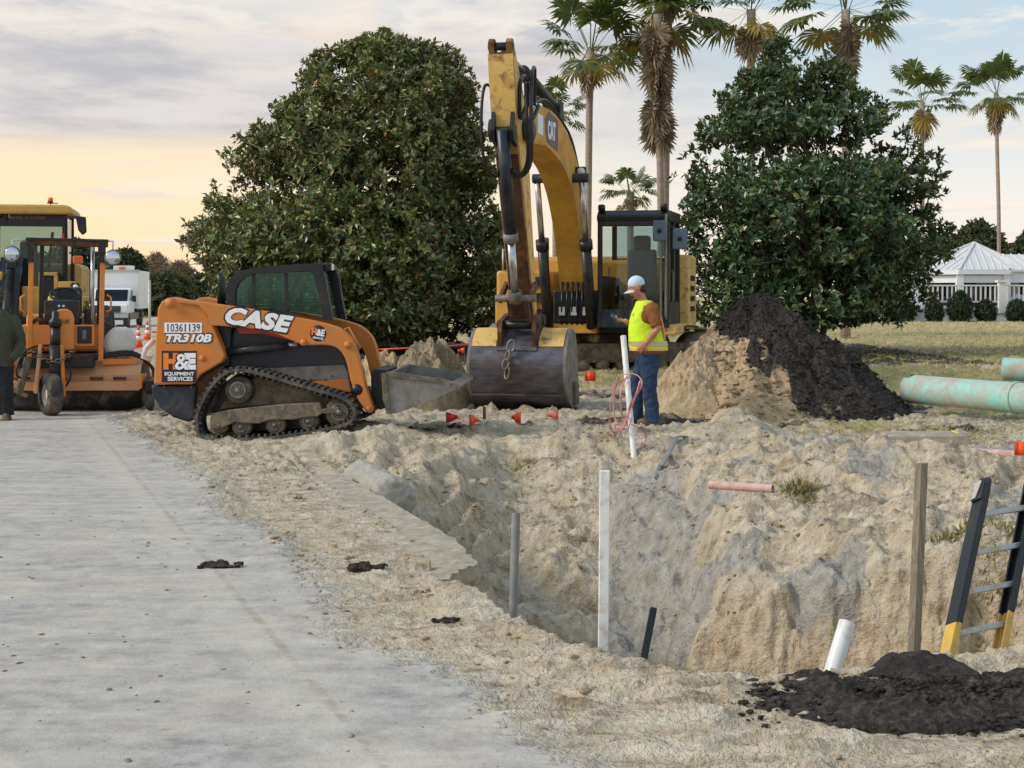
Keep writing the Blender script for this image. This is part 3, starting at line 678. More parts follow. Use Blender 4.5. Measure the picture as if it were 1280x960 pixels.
# ---- fan palms
def fan(rng, base, out, length, pet, curl, n=22):
    """one fan frond: petiole plus pleated leaflets with drooping tips"""
    base = np.array(base, float); out = np.array(out, float); out /= np.linalg.norm(out)
    side = np.cross(out, [0, 0, 1.0]); side /= np.linalg.norm(side) + 1e-9; nor = np.cross(side, out)
    hub = base + out * pet; vs = [base - side * .02, base + side * .02, hub + side * .015, hub - side * .015]; fs = [(0, 1, 2), (0, 2, 3)]
    for i in range(n):
        a = (i + .5) / n * 2 - 1; an = a * 2.25 + rng.normal() * .03
        l = length * (1 - .28 * abs(a) ** 2) * rng.uniform(.9, 1.06)
        dr = out * math.cos(an) + side * math.sin(an)
        pr = -out * math.sin(an) + side * math.cos(an)
        w = length * .075
        m = hub + dr * l * .6 + nor * (.03 * (1 if i % 2 else -1)); tip = hub + dr * l - np.array([0, 0, 1.0]) * l * curl * (.45 + .55 * rng.random())
        o = len(vs); vs += [hub, m + pr * w, m - pr * w, tip]; fs += [(o, o + 1, o + 2), (o + 1, o + 3, o + 2)]
    return np.array(vs), np.array(fs)
def palm(label, u, vtop, d, zg, size, nfr, skirt, rtr, seed, lean=0.0, vbase=None, dead_n=14, yellow=4, pale=False, group='fan palms behind the magnolias'):
    rng = np.random.default_rng(seed); top = W(u, vtop, d)
    T = thing('fan_palm', label, 'palm', (top.x - lean, d, zg), 0, group); hz = top.z - zg
    pts = [(lean * (i / 10) ** 1.5, .04 * math.sin(i), hz * i / 10 - (.3 if i == 0 else 0)) for i in range(11)]
    MB().tube(pts, [rtr * .85 * (1.25 - .35 * min(1, i / 3) + (.0 if i < 9 else .15)) for i in range(11)], 12).build('trunk', M['palmbark'], T)
    def mass(nm, n, mat, emin, emax, ln, curl, pet, dz=(0, 0)):
        V = []; Fc = []; o = 0
        for i in range(n):
            a = i * 2.39996 + rng.uniform(-.3, .3); e = rng.uniform(emin, emax)
            dirv = (math.cos(a) * math.cos(e), math.sin(a) * math.cos(e), math.sin(e))
            b = (lean + math.cos(a) * rtr * .8, math.sin(a) * rtr * .8, hz + rng.uniform(*dz))
            v, f = fan(rng, b, dirv, ln * rng.uniform(.85, 1.1), pet * rng.uniform(.8, 1.15), curl); V.append(v); Fc.append(f + o); o += len(v)
        np_mesh(nm, np.concatenate(V), np.concatenate(Fc), mat, T, False, 'stuff')
    mass('crown', int(nfr * .8), M['palmgreen'], -.5, 1.35, size * .46, .34, size * .62, (-.1, .2))
    if yellow: mass('yellowing_fronds', yellow, M['palmyellow'], -1.15, -.5, size * .38, .4, size * .42, (-.25, -.05))
    if dead_n: mass('dead_skirt', dead_n, M['palmdead'], -1.56, -1.40, size * .30, .15, size * .13, (-skirt, -.2))
    return T
palm('tall fan palm with brown dead fronds, directly above the excavator boom', 738, 62, 48, .4, 1.95, 26, .9, .14, 21, .1, dead_n=7, yellow=3)
palm('tall fan palm wearing a very long shaggy dead skirt', 822, 18, 47, .4, 2.25, 26, 3.4, .14, 22, -.12, dead_n=44, yellow=2)
palm('fan palm with smooth pale grey trunk beside the long-skirted palm', 836, -20, 49, .4, 2.1, 22, .5, .16, 23, .15, dead_n=6, yellow=2)
palm('fan palm with greenish yellow lower fronds, rising over the left half of the dark magnolia', 939, 12, 47, .4, 1.95, 24, .9, .15, 24, 0, dead_n=8, yellow=3)
palm('fan palm with one bright yellow frond over the dark magnolia top', 1057, 12, 46, .4, 2.0, 24, 1.5, .15, 25, 0, dead_n=12, yellow=2)
palm('distant fan palm just clearing the dark magnolia shoulder', 1153, 128, 80, .4, 2.2, 26, 1.3, .14, 26, 0, dead_n=12, yellow=3, group='distant fan palms by the pavilion')
palm('distant slender fan palm rising behind the white pavilion roof', 1245, 116, 86, .4, 2.3, 26, 1.6, .14, 27, -.2, dead_n=16, yellow=3, group='distant fan palms by the pavilion')
palm('short green fan palm peeking out above the excavator cab', 788, 240, 56, .4, 1.15, 24, .3, .16, 28, 0, dead_n=4, yellow=2)
palm('fan palm top poking out above the left magnolia dome', 480, 72, 50, .4, 1.0, 22, .4, .15, 29, 0, dead_n=4, yellow=0)
palm('fan palm half hidden behind the excavator stick', 694, 140, 58, .4, 1.2, 20, .6, .14, 30, 0, dead_n=6, yellow=0)
# ---- far trees
def far_tree(label, u, vtop, d, wpx, zg, mat, seed, n=2600, ll=.5, bare=False, group=None):
    rng = np.random.default_rng(seed); top = W(u, vtop, d); h = top.z - zg; r = wpx / 2 * d / F
    T = thing('tree', label, 'tree', (top.x, d, zg), 0, group)
    pf = [(h * .02, r * .9), (h * .4, r * 1.15), (h * .65, r * 1.0), (h * .85, r * .65), (h, r * .15)]
    tips = crown_tips(rng, n, pf, lambda z: 0 * z, 1.0, h * .02, h, .35, -.2, .5, .5)
    cen = np.stack([0 * tips[:, 0], 0 * tips[:, 1], tips[:, 2] * .6 + h * .2], 1)
    v, f = whorls(rng, tips, cen, 5, ll, 1.0, .16 if bare else .5); np_mesh('crown', v, f, mat, T, False, 'stuff')
    tr = MB(); limb(tr, (0, 0, -.3), (0, 0, h * .5), r * .07 + .1, .1, rng, .2)
    for i in range(8): limb(tr, (0, 0, h * rng.uniform(.2, .45)), tips[rng.integers(n)], .1, .03, rng, .3)
    tr.build('trunk', M['bark'], T); return T
for i, (u, vt, d, w, mt, lb, bare) in enumerate([
        (92, 300, 118, 78, 'fartree', 'dull green tree behind the box truck roof light', False), (40, 318, 130, 80, 'fartree', 'dull green tree behind the wheel loader cab', False),
        (158, 312, 128, 60, 'fartree', 'darker olive tree just behind the white truck box', False), (196, 318, 150, 56, 'fardry', 'bare pinkish brown tree beyond the box truck', True),
        (225, 328, 140, 52, 'fardry', 'leafless brown tree beside the magnolia dome', True), (208, 343, 112, 66, 'fartree', 'low dark rounded tree just beyond the loader exhaust', False), (252, 345, 125, 60, 'fartree', 'low rounded tree behind the loader cab', False)]):
    far_tree(lb, u, vt, d, w, 0.3, M[mt], 40 + i, 1500, .5, bare, 'far tree line along the road')
for i, (u, vt, d, w, lb) in enumerate([(1222, 278, 120, 96, 'broad dark tree behind the pavilion roof apex'), (1290, 286, 116, 60, 'dark tree at the right end of the pavilion roof'), (1168, 296, 122, 70, 'dark tree between the magnolia and the pavilion'), (1105, 312, 118, 80, 'dark tree screened by the airy magnolia')]):
    far_tree(lb, u, vt, d, w, .4, M['fartree'], 60 + i, 2000, .5, False, 'trees behind the pavilion')
def bush(label, u, v0, v1, d, wpx, seed, mat='shrub', n=900, ll=.11, group='round shrubs along the pavilion deck'):
    rng = np.random.default_rng(seed); b = W(u, v1, d); h = (v1 - v0) * d / F; r = wpx / 2 * d / F
    T = thing('shrub', label, 'shrub', (b.x, d, .42), 0, group)
    pf = [(0.02, r * .75), (h * .35, r), (h * .75, r * .85), (h, r * .25)]
    tips = crown_tips(rng, n, pf, lambda z: 0 * z, .9, 0.02, h, .25, -.2, .45, 2.0)
    cen = np.tile(np.array([0, 0, h * .4]), (n, 1)); v, f = whorls(rng, tips, cen, 6, ll, 1.0, .5); np_mesh('foliage', v, f, M[mat], T, False, 'stuff')
    st = MB()
    for i in range(4): limb(st, (0, 0, -.1), (rng.normal() * r * .4, rng.normal() * r * .4, h * .6), .03, .01, rng, .05)
    st.build('stem', M['bark'], T); return T
for i, (u, v0, w, lb) in enumerate([(1127, 372, 34, 'loose dark shrub at the end of the pavilion deck under the magnolia'), (1168, 375, 22, 'narrow dark shrub next to the deck newel'), (1200, 364, 32, 'tall round shrub below the pavilion column'), (1232, 375, 26, 'low spreading shrub below the capped deck post'), (1271, 375, 26, 'round dark shrub at the far end of the deck')]):
    bush(lb, u, v0, 402, 72.5, w, 80 + i)
# ---- grass tufts growing on the torn edges (uncountable blades)
def tuft(name, label, c, r, n, hgt, seed, green=True):
    rng = np.random.default_rng(seed)
    P = np.stack([c[0] + rng.normal(size=n) * r * .45, c[1] + rng.normal(size=n) * r * .45], 1); z = terrain(P[:, 0], P[:, 1])
    P = np.concatenate([P, z[:, None] - .01], 1); D = rdir(rng, n) * .55 + np.array([0, 0, .8]); Lh = .6 * hgt * rng.uniform(.4, 1.1, n)
    v, f = leaves(P, D, Lh, Lh * .05 + .003, rdir(rng, n), rng, .1, .35); return v, f
V = []; Fc = []; o = 0
for i, (u, v, z, r, n, hg) in enumerate([(998, 602, 0, .16, 260, .2), (655, 562, 0, .2, 260, .10), (745, 545, 0, .25, 260, .1), (1188, 655, -.05, .16, 160, .18), (1168, 735, -.2, .12, 90, .14), (1245, 655, 0, .2, 150, .18),
        (1265, 580, 0, .6, 600, .12), (1130, 560, 0, .7, 700, .11), (1050, 545, 0, .7, 500, .1), (1215, 545, .1, .9, 900, .1), (1160, 530, .1, .8, 700, .09), (1240, 520, .2, .9, 800, .09)]):
    g = G(u, v, z); vv, ff = tuft('', '', (g.x, g.y), r, n, hg, 100 + i); V.append(vv); Fc.append(ff + o); o += len(vv)
tag(np_mesh('grass', np.concatenate(V), np.concatenate(Fc), M['grassb'], None, False), 'dry green grass tufts on the torn edges of the excavation', 'grass', kind='stuff')
rng = np.random.default_rng(5); n = 30000
yy = 24.2 * (76 / 24.2) ** (rng.random(n) ** 1.3); xx = (.02 + .36 * rng.random(n) ** .6) * yy
zz = terrain(xx, yy); P = np.stack([xx, yy, zz - .01], 1); D = rdir(rng, n) * .7 + np.array([0, 0, .7]); Lh = rng.uniform(.02, .055, n) * (.8 + yy / 60)
v, f = leaves(P, D, Lh, Lh * .16 + .004, rdir(rng, n), rng, .1, .3)
tag(np_mesh('lawn_grass', v, f, M['grassb'], None, False), 'short dry lawn grass in front of the white pavilion', 'grass', kind='stuff')
# ------------------------------------------------------------------ compact track loader (side on, front to the right)
_b = G(345, 552)
CTL = thing('track_loader', 'orange compact track loader with black cab, rubber track and raised side lettering', 'track loader', (_b.x, _b.y + .92, .0), R(-3))
def Z2(zx, zy): return ((zx / 2.977 - 175) / 112.3, (242 - zy / 2.977) / 112.3)
def ZP(*pts): return [Z2(a, b) for a, b in pts]
T = CTL
# tracks with lugs
tr_out = catmull(ZP((232, 655), (240, 600), (290, 510), (345, 460), (400, 450), (470, 460), (560, 486), (680, 520), (785, 551), (825, 580), (836, 618), (815, 652), (760, 672), (620, 700), (480, 716), (290, 720), (245, 700)), 6, True)
lug = []
def track(y0, y1, near):
    tb = MB().strip(tr_out, y0, y1, -.035, True)
    P = np.array(tr_out); seg = np.linalg.norm(np.roll(P, -1, 0) - P, axis=1); cum = np.concatenate([[0], np.cumsum(seg)]); tot = cum[-1]
    PP = np.vstack([P, P[:1]]); t_o = tb.build('track', M['rubber'], T)
    lg = MB(); n = 62
    for i in range(n):
        s_ = tot * i / n; j = np.searchsorted(cum, s_, 'right') - 1; f_ = (s_ - cum[j]) / seg[j]
        p = PP[j] + (PP[j + 1] - PP[j]) * f_; tg = (PP[j + 1] - PP[j]) / seg[j]; nn = np.array([-tg[1], tg[0]])
        q = p + nn * .012
        lg.bar((q[0], y0 + .01, q[1]), (q[0], y1 - .01, q[1]), .03, .028, up=(nn[0], 0, nn[1]))
        q2 = p - nn * .05; lg.bar((q2[0], y0 + .03, q2[1]), (q2[0], y0 + .1, q2[1]), .022, .03, up=(nn[0], 0, nn[1]))
    lg.build('track_lugs', M['rubber'], t_o)
track(-.93, -.53, True); track(.53, .93, False)
def wheel_part(nm, zc, r, y0, y1, mat, hub=None, rim=.35):
    c = Z2(*zc); m = MB(); m.lathe([(r * .45, 0), (r * .9, .0), (r, .02), (r, abs(y1 - y0) - .02), (r * .9, abs(y1 - y0)), (r * .4, abs(y1 - y0))], (c[0], y1, c[1]), (0, -1, 0), 28)
    w = m.build(nm, mat, T)
    h = MB().lathe([(r * .62, 0), (r * .62, .02), (r * .5, .03), (r * .46, .012), (r * .2, .012), (r * .18, .05), (.01, .055)], (c[0], y0, c[1]), (0, -1, 0), 28)
    for k in range(6):
        a_ = k * math.pi / 3; h.cyl((c[0] + math.cos(a_) * r * .33, y0 - .005, c[1] + math.sin(a_) * r * .33), (c[0] + math.cos(a_) * r * .33, y0 - .03, c[1] + math.sin(a_) * r * .33), r * .06, n=8)
    h.build('hub', hub or M['steel'], w); return w
wheel_part('drive_wheel', (390, 530), .155, -.86, -.6, M['tire'], M['plate'])
wheel_part('idler_wheel', (772, 612), .17, -.84, -.6, M['mudsteel'])
for zc, r in (((318, 662), .10), ((400, 668), .11), ((528, 660), .11), ((655, 646), .11)): wheel_part('roller', zc, r, -.84, -.62, M['mudsteel'])
MB().prism(ZP((285, 655), (290, 618), (350, 605), (460, 592), (560, 582), (700, 575), (706, 600), (770, 588), (778, 620), (706, 616), (690, 628), (640, 632), (600, 640), (560, 640), (520, 640), (470, 655), (420, 655), (380, 650), (330, 672), (300, 678)), -.885, -.80).build('track_frame', M['mudsteel'], T, .012)
MB().prism(ZP((300, 610), (330, 560), (440, 480), (520, 500), (640, 530), (740, 570), (760, 610), (640, 600), (500, 590), (380, 600)), -.66, -.58).build('undercarriage_mud', M['mudsteel'], T, .02)
MB().prism(ZP((262, 650), (300, 520), (360, 475), (470, 475), (780, 565), (810, 620), (620, 680), (290, 700)), -.56, .56).build('undercarriage', M['black'], T)
# chassis
MB().prism(ZP((330, 450), (335, 345), (350, 300), (470, 315), (600, 350), (735, 368), (770, 402), (800, 480), (806, 560), (640, 520), (470, 462), (400, 452)), -.52, .52).build('chassis', M['navy'], T, .015)
MB().prism(ZP((440, 455), (500, 452), (770, 440), (788, 470), (790, 495), (620, 502), (470, 468)), -.56, -.523).build('side_step', M['plate'], T, .01)
MB().prism(ZP((620, 505), (790, 490), (800, 545), (700, 525)), -.56, -.524).build('front_skirt', M['case'], T, .01)
MB().prism(ZP((210, 515), (240, 478), (320, 440), (322, 470), (270, 560), (235, 650), (214, 640)), -.70, -.60).build('rear_fender', M['rust'], T, .012)
MB().prism(ZP((46, 514), (222, 514), (216, 640), (190, 656), (130, 636), (80, 600), (52, 555)), -.74, .74).build('rear_bumper', M['navy'], T, .03)
# rear towers, hood, lift arms
tower = ZP((64, 505), (72, 330), (80, 225), (94, 200), (114, 187), (140, 183), (195, 194), (246, 204), (290, 292), (335, 398), (334, 412), (322, 428), (240, 476), (214, 511), (64, 511))
for s_ in (-1, 1):
    y0, y1 = (-.80, -.62) if s_ < 0 else (.62, .80)
    MB().prism(tower, y0, y1).build('rear_tower', M['case'], T, .018)
hood = ZP((80, 505), (86, 330), (92, 240), (130, 215), (330, 230), (345, 300), (335, 450), (222, 511))
MB().prism(hood, -.60, .60).build('engine_hood', M['navy'], T, .03)
arm = catmull(ZP((150, 186), (246, 200), (330, 212), (450, 229), (560, 250), (660, 268), (730, 285), (775, 302), (815, 338), (833, 375), (846, 425), (870, 520)), 4) + ZP((898, 598), (893, 612), (880, 616), (866, 606)) + catmull(ZP((840, 565), (815, 505), (800, 440), (786, 402), (762, 374), (720, 362), (640, 362), (590, 345), (520, 318), (430, 300), (330, 292), (286, 290)), 4) + ZP((270, 250), (240, 215), (160, 205))
for s_ in (-1, 1):
    y0, y1 = (-.835, -.68) if s_ < 0 else (.68, .835)
    a_o = MB().prism(arm, y0, y1).build('lift_arm', M['case'], T, .014)
    for zc, r in (((130, 206), .058), ((636, 352), .04), ((802, 361), .042), ((880, 600), .03)):
        c = Z2(*zc); yy = y0 if s_ < 0 else y1
        MB().lathe([(r, 0), (r, .012), (r * .7, .014), (r * .6, .03), (.004, .03)], (c[0], yy if s_ < 0 else yy, c[1]), (0, s_, 0), 18).build('pivot_pin', M['case'], a_o)
    c = Z2(836, 528)
    MB().lathe([(.062, -.002), (.062, .004), (.001, .004)], (c[0], y0 if s_ < 0 else y1, c[1]), (0, s_, 0), 20).build('arm_hole', M['black'], a_o)
c = Z2(250, 412); MB().lathe([(.035, 0), (.035, .012), (.02, .014), (.004, .025)], (c[0], -.80, c[1]), (0, -1, 0), 16).build('tower_bolt', M['case'], T)
a0, a1 = Z2(330, 392), Z2(600, 362)
lc = MB().cyl((a0[0], -.66, a0[1]), (Z2(560, 364)[0], -.66, Z2(560, 364)[1]), .048).build('lift_cylinder', M['navy'], T)
MB().cyl((Z2(560, 364)[0], -.66, Z2(560, 364)[1]), (a1[0], -.66, a1[1]), .028).build('rod', M['chrome'], lc)
MB().prism(ZP((366, 300), (430, 302), (520, 320), (592, 347), (560, 345), (470, 322), (375, 322)), -.60, -.53).build('red_strip', M['redpaint'], T)
# grab handle on the arm
MB().tube([(Z2(785, 305)[0], -.76, Z2(785, 305)[1]), (Z2(800, 296)[0], -.76, Z2(800, 296)[1]), (Z2(845, 372)[0], -.76, Z2(845, 372)[1]), (Z2(836, 380)[0], -.76, Z2(836, 380)[1])], .012, 8).build('arm_handle', M['case'], T)
# cab
co_ = ZP((318, 215), (316, 155), (330, 115), (362, 86), (420, 72), (520, 63), (625, 55), (684, 56), (700, 110), (712, 190), (728, 272), (650, 258), (520, 240), (400, 224))
ci_ = ZP((352, 213), (352, 165), (364, 132), (388, 108), (430, 94), (520, 89), (622, 84), (650, 88), (664, 140), (674, 190), (690, 266), (650, 256), (520, 234), (400, 218))
cab = None
for s_ in (-1, 1):
    y0, y1 = (-.52, -.45) if s_ < 0 else (.45, .52)
    fr = MB().ring(co_, ci_, y0, y1).build('cab_frame', M['black'], T, .008)
    if cab is None: cab = fr
MB().prism(ZP((420, 72), (520, 63), (625, 55), (684, 56), (690, 76), (625, 84), (430, 88)), -.448, .448).build('cab_roof', M['black'], T, .01)
MB().strip(ZP((319, 225), (317, 155), (331, 116), (363, 87), (420, 73)), -.448, .448, -.03).build('cab_rear', M['offwhite'], T)
MB().prism(ZP((668, 80), (690, 76), (728, 272), (706, 268)), -.448, -.40).build('cab_front_post', M['black'], T)
MB().prism(ZP((668, 80), (690, 76), (728, 272), (706, 268)), .40, .448).build('cab_front_post', M['black'], T)
for zx in (420, 545):
    for yy in (-.47, .47): MB().bar((Z2(zx, 90)[0], yy, Z2(zx, 90)[1]), (Z2(zx + 4, 240)[0], yy, Z2(zx + 4, 240)[1]), .02, .04).build('cab_post', M['black'], T)
for yy in (-.465, .465):
    g = MB()
    for k in range(19):
        zx = 356 + k * 17; top = 90 if zx > 430 else (95 + (430 - zx) * .9 if zx > 380 else 140)
        g.bar((Z2(zx, top)[0], yy, Z2(zx, top)[1]), (Z2(zx, 250)[0], yy, Z2(zx, 215 + (zx - 350) * .13)[1]), .004, .004)
    for k in range(10):
        zy = 100 + k * 15; zx0 = 356 + max(0, (140 - zy)) * .9; zx1 = 650 + (zy - 100) * .2
        if zy > 215: zx0 = 356 + (zy - 215) * 7
        g.bar((Z2(zx0, zy)[0], yy, Z2(zx0, zy)[1]), (Z2(zx1, zy)[0], yy, Z2(zx1, zy)[1]), .004, .004)
    g.build('window_guard', M['black'], T)
    MB().prism(ZP((354, 213), (354, 165), (366, 133), (390, 109), (431, 95), (520, 90), (621, 86), (649, 90), (688, 264), (520, 234)), yy - .008, yy - .002).build('side_window', M['tealglass'], T)
g = MB().prism(ZP((470, 280), (462, 170), (480, 160), (500, 250), (560, 262), (560, 285)), -.22, .22); g.build('seat', M['fabric'], T, .02)
MB().bar((Z2(500, 225)[0], .1, Z2(500, 225)[1]), (Z2(560, 100)[0], .1, Z2(560, 100)[1]), .03, .05).build('restraint_bar', M['navy'], T)
MB().tube([(Z2(640, 150)[0], -.3, Z2(640, 150)[1]), (Z2(655, 200)[0], -.3, Z2(655, 200)[1])], .03, 8).build('wiper_motor', M['plate'], T)
wl = MB().box((Z2(702, 68)[0], -.36, Z2(702, 68)[1]), (.085, .12, .085)).build('work_light', M['black'], T, .01)
MB().box((Z2(704, 68)[0] + .035, -.36, Z2(702, 68)[1]), (.03, .10, .07)).build('lens', M['lamp'], wl)
MB().tube([(Z2(250, 205)[0], .12, Z2(250, 215)[1]), (Z2(250, 120)[0], .12, Z2(250, 120)[1]), (Z2(238, 92)[0], .12, Z2(238, 92)[1])], [.055, .052, .05], 14).build('exhaust_stack', M['black'], T)
MB().prism(ZP((280, 205), (292, 172), (312, 180), (312, 215)), -.1, .25).build('rear_window_hood', M['plate'], T, .01)
# tail lamp guard hanging off the rear corner
tl = MB().tube([(Z2(50, 345)[0], -.62, Z2(50, 345)[1]), (Z2(22, 375)[0], -.66, Z2(22, 375)[1]), (Z2(10, 410)[0], -.66, Z2(10, 410)[1]), (Z2(40, 420)[0], -.64, Z2(40, 420)[1])], .03, 8).build('tail_lamp', M['offwhite'], T)
MB().bar((Z2(64, 315)[0], -.65, Z2(64, 315)[1]), (Z2(44, 316)[0], -.65, Z2(44, 316)[1]), .02, .02).build('tail_lamp_bracket', M['redpaint'], T)
# coupler and bucket
MB().prism(ZP((872, 470), (885, 455), (930, 458), (938, 600), (905, 612), (872, 560)), -.5, .5).build('coupler', M['black'], T, .012)
bside = ZP((932, 466), (958, 458), (1150, 484), (1212, 498), (1226, 512), (1222, 524), (1190, 532), (1100, 572), (988, 614), (958, 616), (936, 560))
bk = MB().strip(ZP((958, 460), (936, 520), (945, 590), (975, 614), (1090, 574), (1190, 530), (1224, 516)), -.90, .90, .02).build('bucket', M['plate'], T)
for yy in (-.925, .9): MB().prism(bside, yy, yy + .025).build('side_plate', M['plate'], bk)
MB().prism(ZP((930, 468), (948, 462), (966, 612), (950, 616)), -.95, -.925).build('side_rib', M['mudsteel'], bk)
MB().prism(ZP((958, 460), (1150, 485), (1150, 500), (960, 478)), -.94, -.926).build('top_rib', M['mudsteel'], bk)
MB().bar((Z2(1205, 512)[0], -.93, Z2(1205, 512)[1]), (Z2(1205, 512)[0], .93, Z2(1205, 512)[1]), .12, .03, up=(.4, 0, 1)).build('cutting_edge', M['mudsteel'], bk)
# lettering
def MX(zx, zy, y, ang=0.0):
    c = Z2(zx, zy); ca, sa = math.cos(R(ang)), math.sin(R(ang))
    m = Matrix(((ca, -sa, 0, c[0]), (0, 0, -1, y), (sa, ca, 0, c[1]), (0, 0, 0, 1))); return m
p_ = 1 / (2.977 * 112.3)
MB().text('CASE', 268 * p_, 80 * p_, MX(468, 268, -.838, -8.5), .25, .09, .002, 1.04).build('lettering_outline', M['decalk'], T)
MB().text('CASE', 256 * p_, 66 * p_, MX(468, 268, -.842, -8.5), .25, .055, .002, 1.06).build('lettering', M['decalw'], T)
MB().box((Z2(177, 298)[0], -.803, Z2(177, 298)[1]), (142 * p_, .004, 38 * p_)).build('number_plate', M['decalw'], T)
NL = thing and [MB().text(ch_, (4 if ch_ == '1' else 13) * p_, 29 * p_, MX(177 + (i_ - 3.5) * 16.5, 298, -.807), 0, 0, .002).build('number_lettering', M['decalk'], T) for i_, ch_ in enumerate('10361139')]
MB().text('TR310B', 186 * p_, 42 * p_, MX(198, 337, -.803), .25, .075, .002).build('model_outline', M['decalk'], T)
MB().text('TR310B', 176 * p_, 32 * p_, MX(198, 337, -.807), .25, .045, .002).build('model_lettering', M['decalw'], T)
MB().box((Z2(162, 444)[0], -.803, Z2(162, 444)[1]), (132 * p_, .004, 118 * p_)).build('decal_panel', M['decalk'], T)
MB().text('H', 56 * p_, 62 * p_, MX(130, 424, -.807), 0, .08, .002).build('decal_letter', M['decalo'], T)
MB().text('E', 44 * p_, 62 * p_, MX(204, 424, -.807), 0, .08, .002).build('decal_letter', M['decalw'], T)
MB().text('&', 64 * p_, 68 * p_, MX(174, 426, -.809), 0, .1, .002).build('decal_letter', M['decalk'], T)
MB().text('&', 54 * p_, 60 * p_, MX(174, 426, -.812), 0, .02, .002).build('decal_letter', M['decalw'], T)
MB().text('EQUIPMENT', 112 * p_, 16 * p_, MX(163, 472, -.807), 0, .03, .002).build('decal_lettering', M['decalw'], T)
MB().text('SERVICES', 96 * p_, 16 * p_, MX(166, 490, -.807), 0, .03, .002).build('decal_lettering', M['decalw'], T)
c = Z2(690, 318); MB().lathe([(30 * p_, 0), (30 * p_, .003), (.001, .003)], (c[0], -.836, c[1]), (0, -1, 0), 26).build('round_decal', M['decalk'], T)
MB().text('H', 20 * p_, 26 * p_, MX(676, 312, -.841, -8), 0, .06, .002).build('decal_letter', M['decalo'], T)
MB().text('&E', 30 * p_, 26 * p_, MX(700, 316, -.841, -8), 0, .05, .002).build('decal_letter', M['decalw'], T)
MB().text('SERVICES', 40 * p_, 8 * p_, MX(690, 336, -.841, -8), 0, .03, .002).build('decal_lettering', M['decalw'], T)
for zx, zy in ((100, 522), (204, 522), (645, 494), (700, 494), (725, 480)):
    c = Z2(zx, zy); yy = -.742 if zx < 300 else -.562
    MB().lathe([(.014, 0), (.012, .01), (.002, .012)], (c[0], yy, c[1]), (0, -1, 0), 10).build('bolt', M['steel'], T)
# ------------------------------------------------------------------ excavator (faces the camera, turned a little left)
EXH = R(-102)
EX = thing('excavator', 'yellow tracked excavator facing forward with boom raised and large dark bucket on the ground', 'excavator', (1.11, 26.5, 0), EXH)
T = EX
# undercarriage: tracks lie across the view
UA = R(-62)
def ur(x, y, z, cx=-1.25, cy=.1):
    """undercarriage frame -> machine frame"""
    return (cx + x * math.cos(UA) - y * math.sin(UA), cy + x * math.sin(UA) + y * math.cos(UA), z)
z0 = .30
tp = [(-1.75, .36), (-1.6, .14), (-1.3, .03), (0, .0), (1.3, .03), (1.6, .14), (1.75, .36), (1.72, .56), (1.55, .70), (1.3, .76), (0, .72), (-1.3, .76), (-1.55, .70), (-1.72, .56)]
tp = catmull(tp, 5, True)
for yy in (-1.2, 1.2):
    P = np.array(tp); seg = np.linalg.norm(np.roll(P, -1, 0) - P, axis=1); cum = np.concatenate([[0], np.cumsum(seg)]); PP = np.vstack([P, P[:1]])
    fr = MB(); fr.prism([(-1.4, .2), (1.4, .2), (1.5, .36), (1.2, .52), (-1.2, .52), (-1.5, .36)], -.2, .2, fn=lambda p, y: ur(p[0], y + yy, p[1] + z0))
    tf = fr.build('track_frame', M['mudsteel'], T)
    for rx_, rz_, r2 in [(-1.45, .38, .33), (1.45, .38, .33)] + [(-1.05 + .35 * k_, .15, .11) for k_ in range(7)] + [(-.5, .62, .09), (.5, .62, .09)]:
        MB().lathe([(.03, -.32), (r2 * .8, -.3), (r2, -.24), (r2, .24), (r2 * .8, .3), (.03, .32)], ur(rx_, yy, rz_ + z0), Vector(ur(0, 1, 0)) - Vector(ur(0, 0, 0)), 18).build('roller', M['mudsteel'], tf)
    n = 40
    for i in range(n):
        s_ = cum[-1] * i / n; j = np.searchsorted(cum, s_, 'right') - 1; f_ = (s_ - cum[j]) / seg[j]; p = PP[j] + (PP[j + 1] - PP[j]) * f_; tg = (PP[j + 1] - PP[j]) / seg[j]; nn = np.array([tg[1], -tg[0]])
        pad = MB()
        c = [(p + tg * a * .085 + nn * b) for a, b in ((-1, 0), (1, 0), (1, .03), (-.55, .03), (-.6, .055), (-.75, .055), (-.8, .03), (-1, .03))]
        pad.prism([tuple(q) for q in c], -.3, .3, fn=lambda q, y: ur(q[0], y + yy, q[1] + z0)); pad.build('track_pad', M['mudsteel'], tf)
MB().lathe([(.6, 0), (.62, .3), (.55, .32)], (-1.25, .1, .82), (0, 0, 1), 28).build('swing_ring', M['black'], T)
cf = MB(); cf.prism([(-.8, .45), (.8, .45), (.6, .85), (-.6, .85)], -1.0, 1.0, fn=lambda p, y: ur(p[0], y, p[1] + .12)); cf.build('car_body', M['mudsteel'], T)
# house
MB().bx(-3.1, .35, -1.3, 1.42, 1.0, 1.14).build('deck', M['black'], T, .02)
MB().bx(-2.2, .42, -1.32, -.42, 1.14, 2.05).build('tank_box', M['cat'], T, .05)
tb = MB().bx(.425, .60, -1.30, -.75, 1.14, 1.62).build('tool_box', M['cat'], T, .03)
for k in range(3): MB().bx(.43, .46, -.68, -.48, 1.24 + k * .27, 1.40 + k * .27).build('step_recess', M['black'], T)
MB().bx(-2.3, -.85, -.42, 1.38, 1.14, 2.25).build('engine_cover', M['cat'], T, .06)
MB().prism([(-2.3, 1.05), (-3.05, 1.05), (-3.25, 1.35), (-3.25, 2.1), (-3.05, 2.35), (-2.3, 2.35)], -1.34, 1.42).build('counterweight', M['cat'], T, .08)
MB().bx(-2.25, -.95, 1.385, 1.42, 1.16, 2.2).build('side_door', M['catpale'], T, .02)
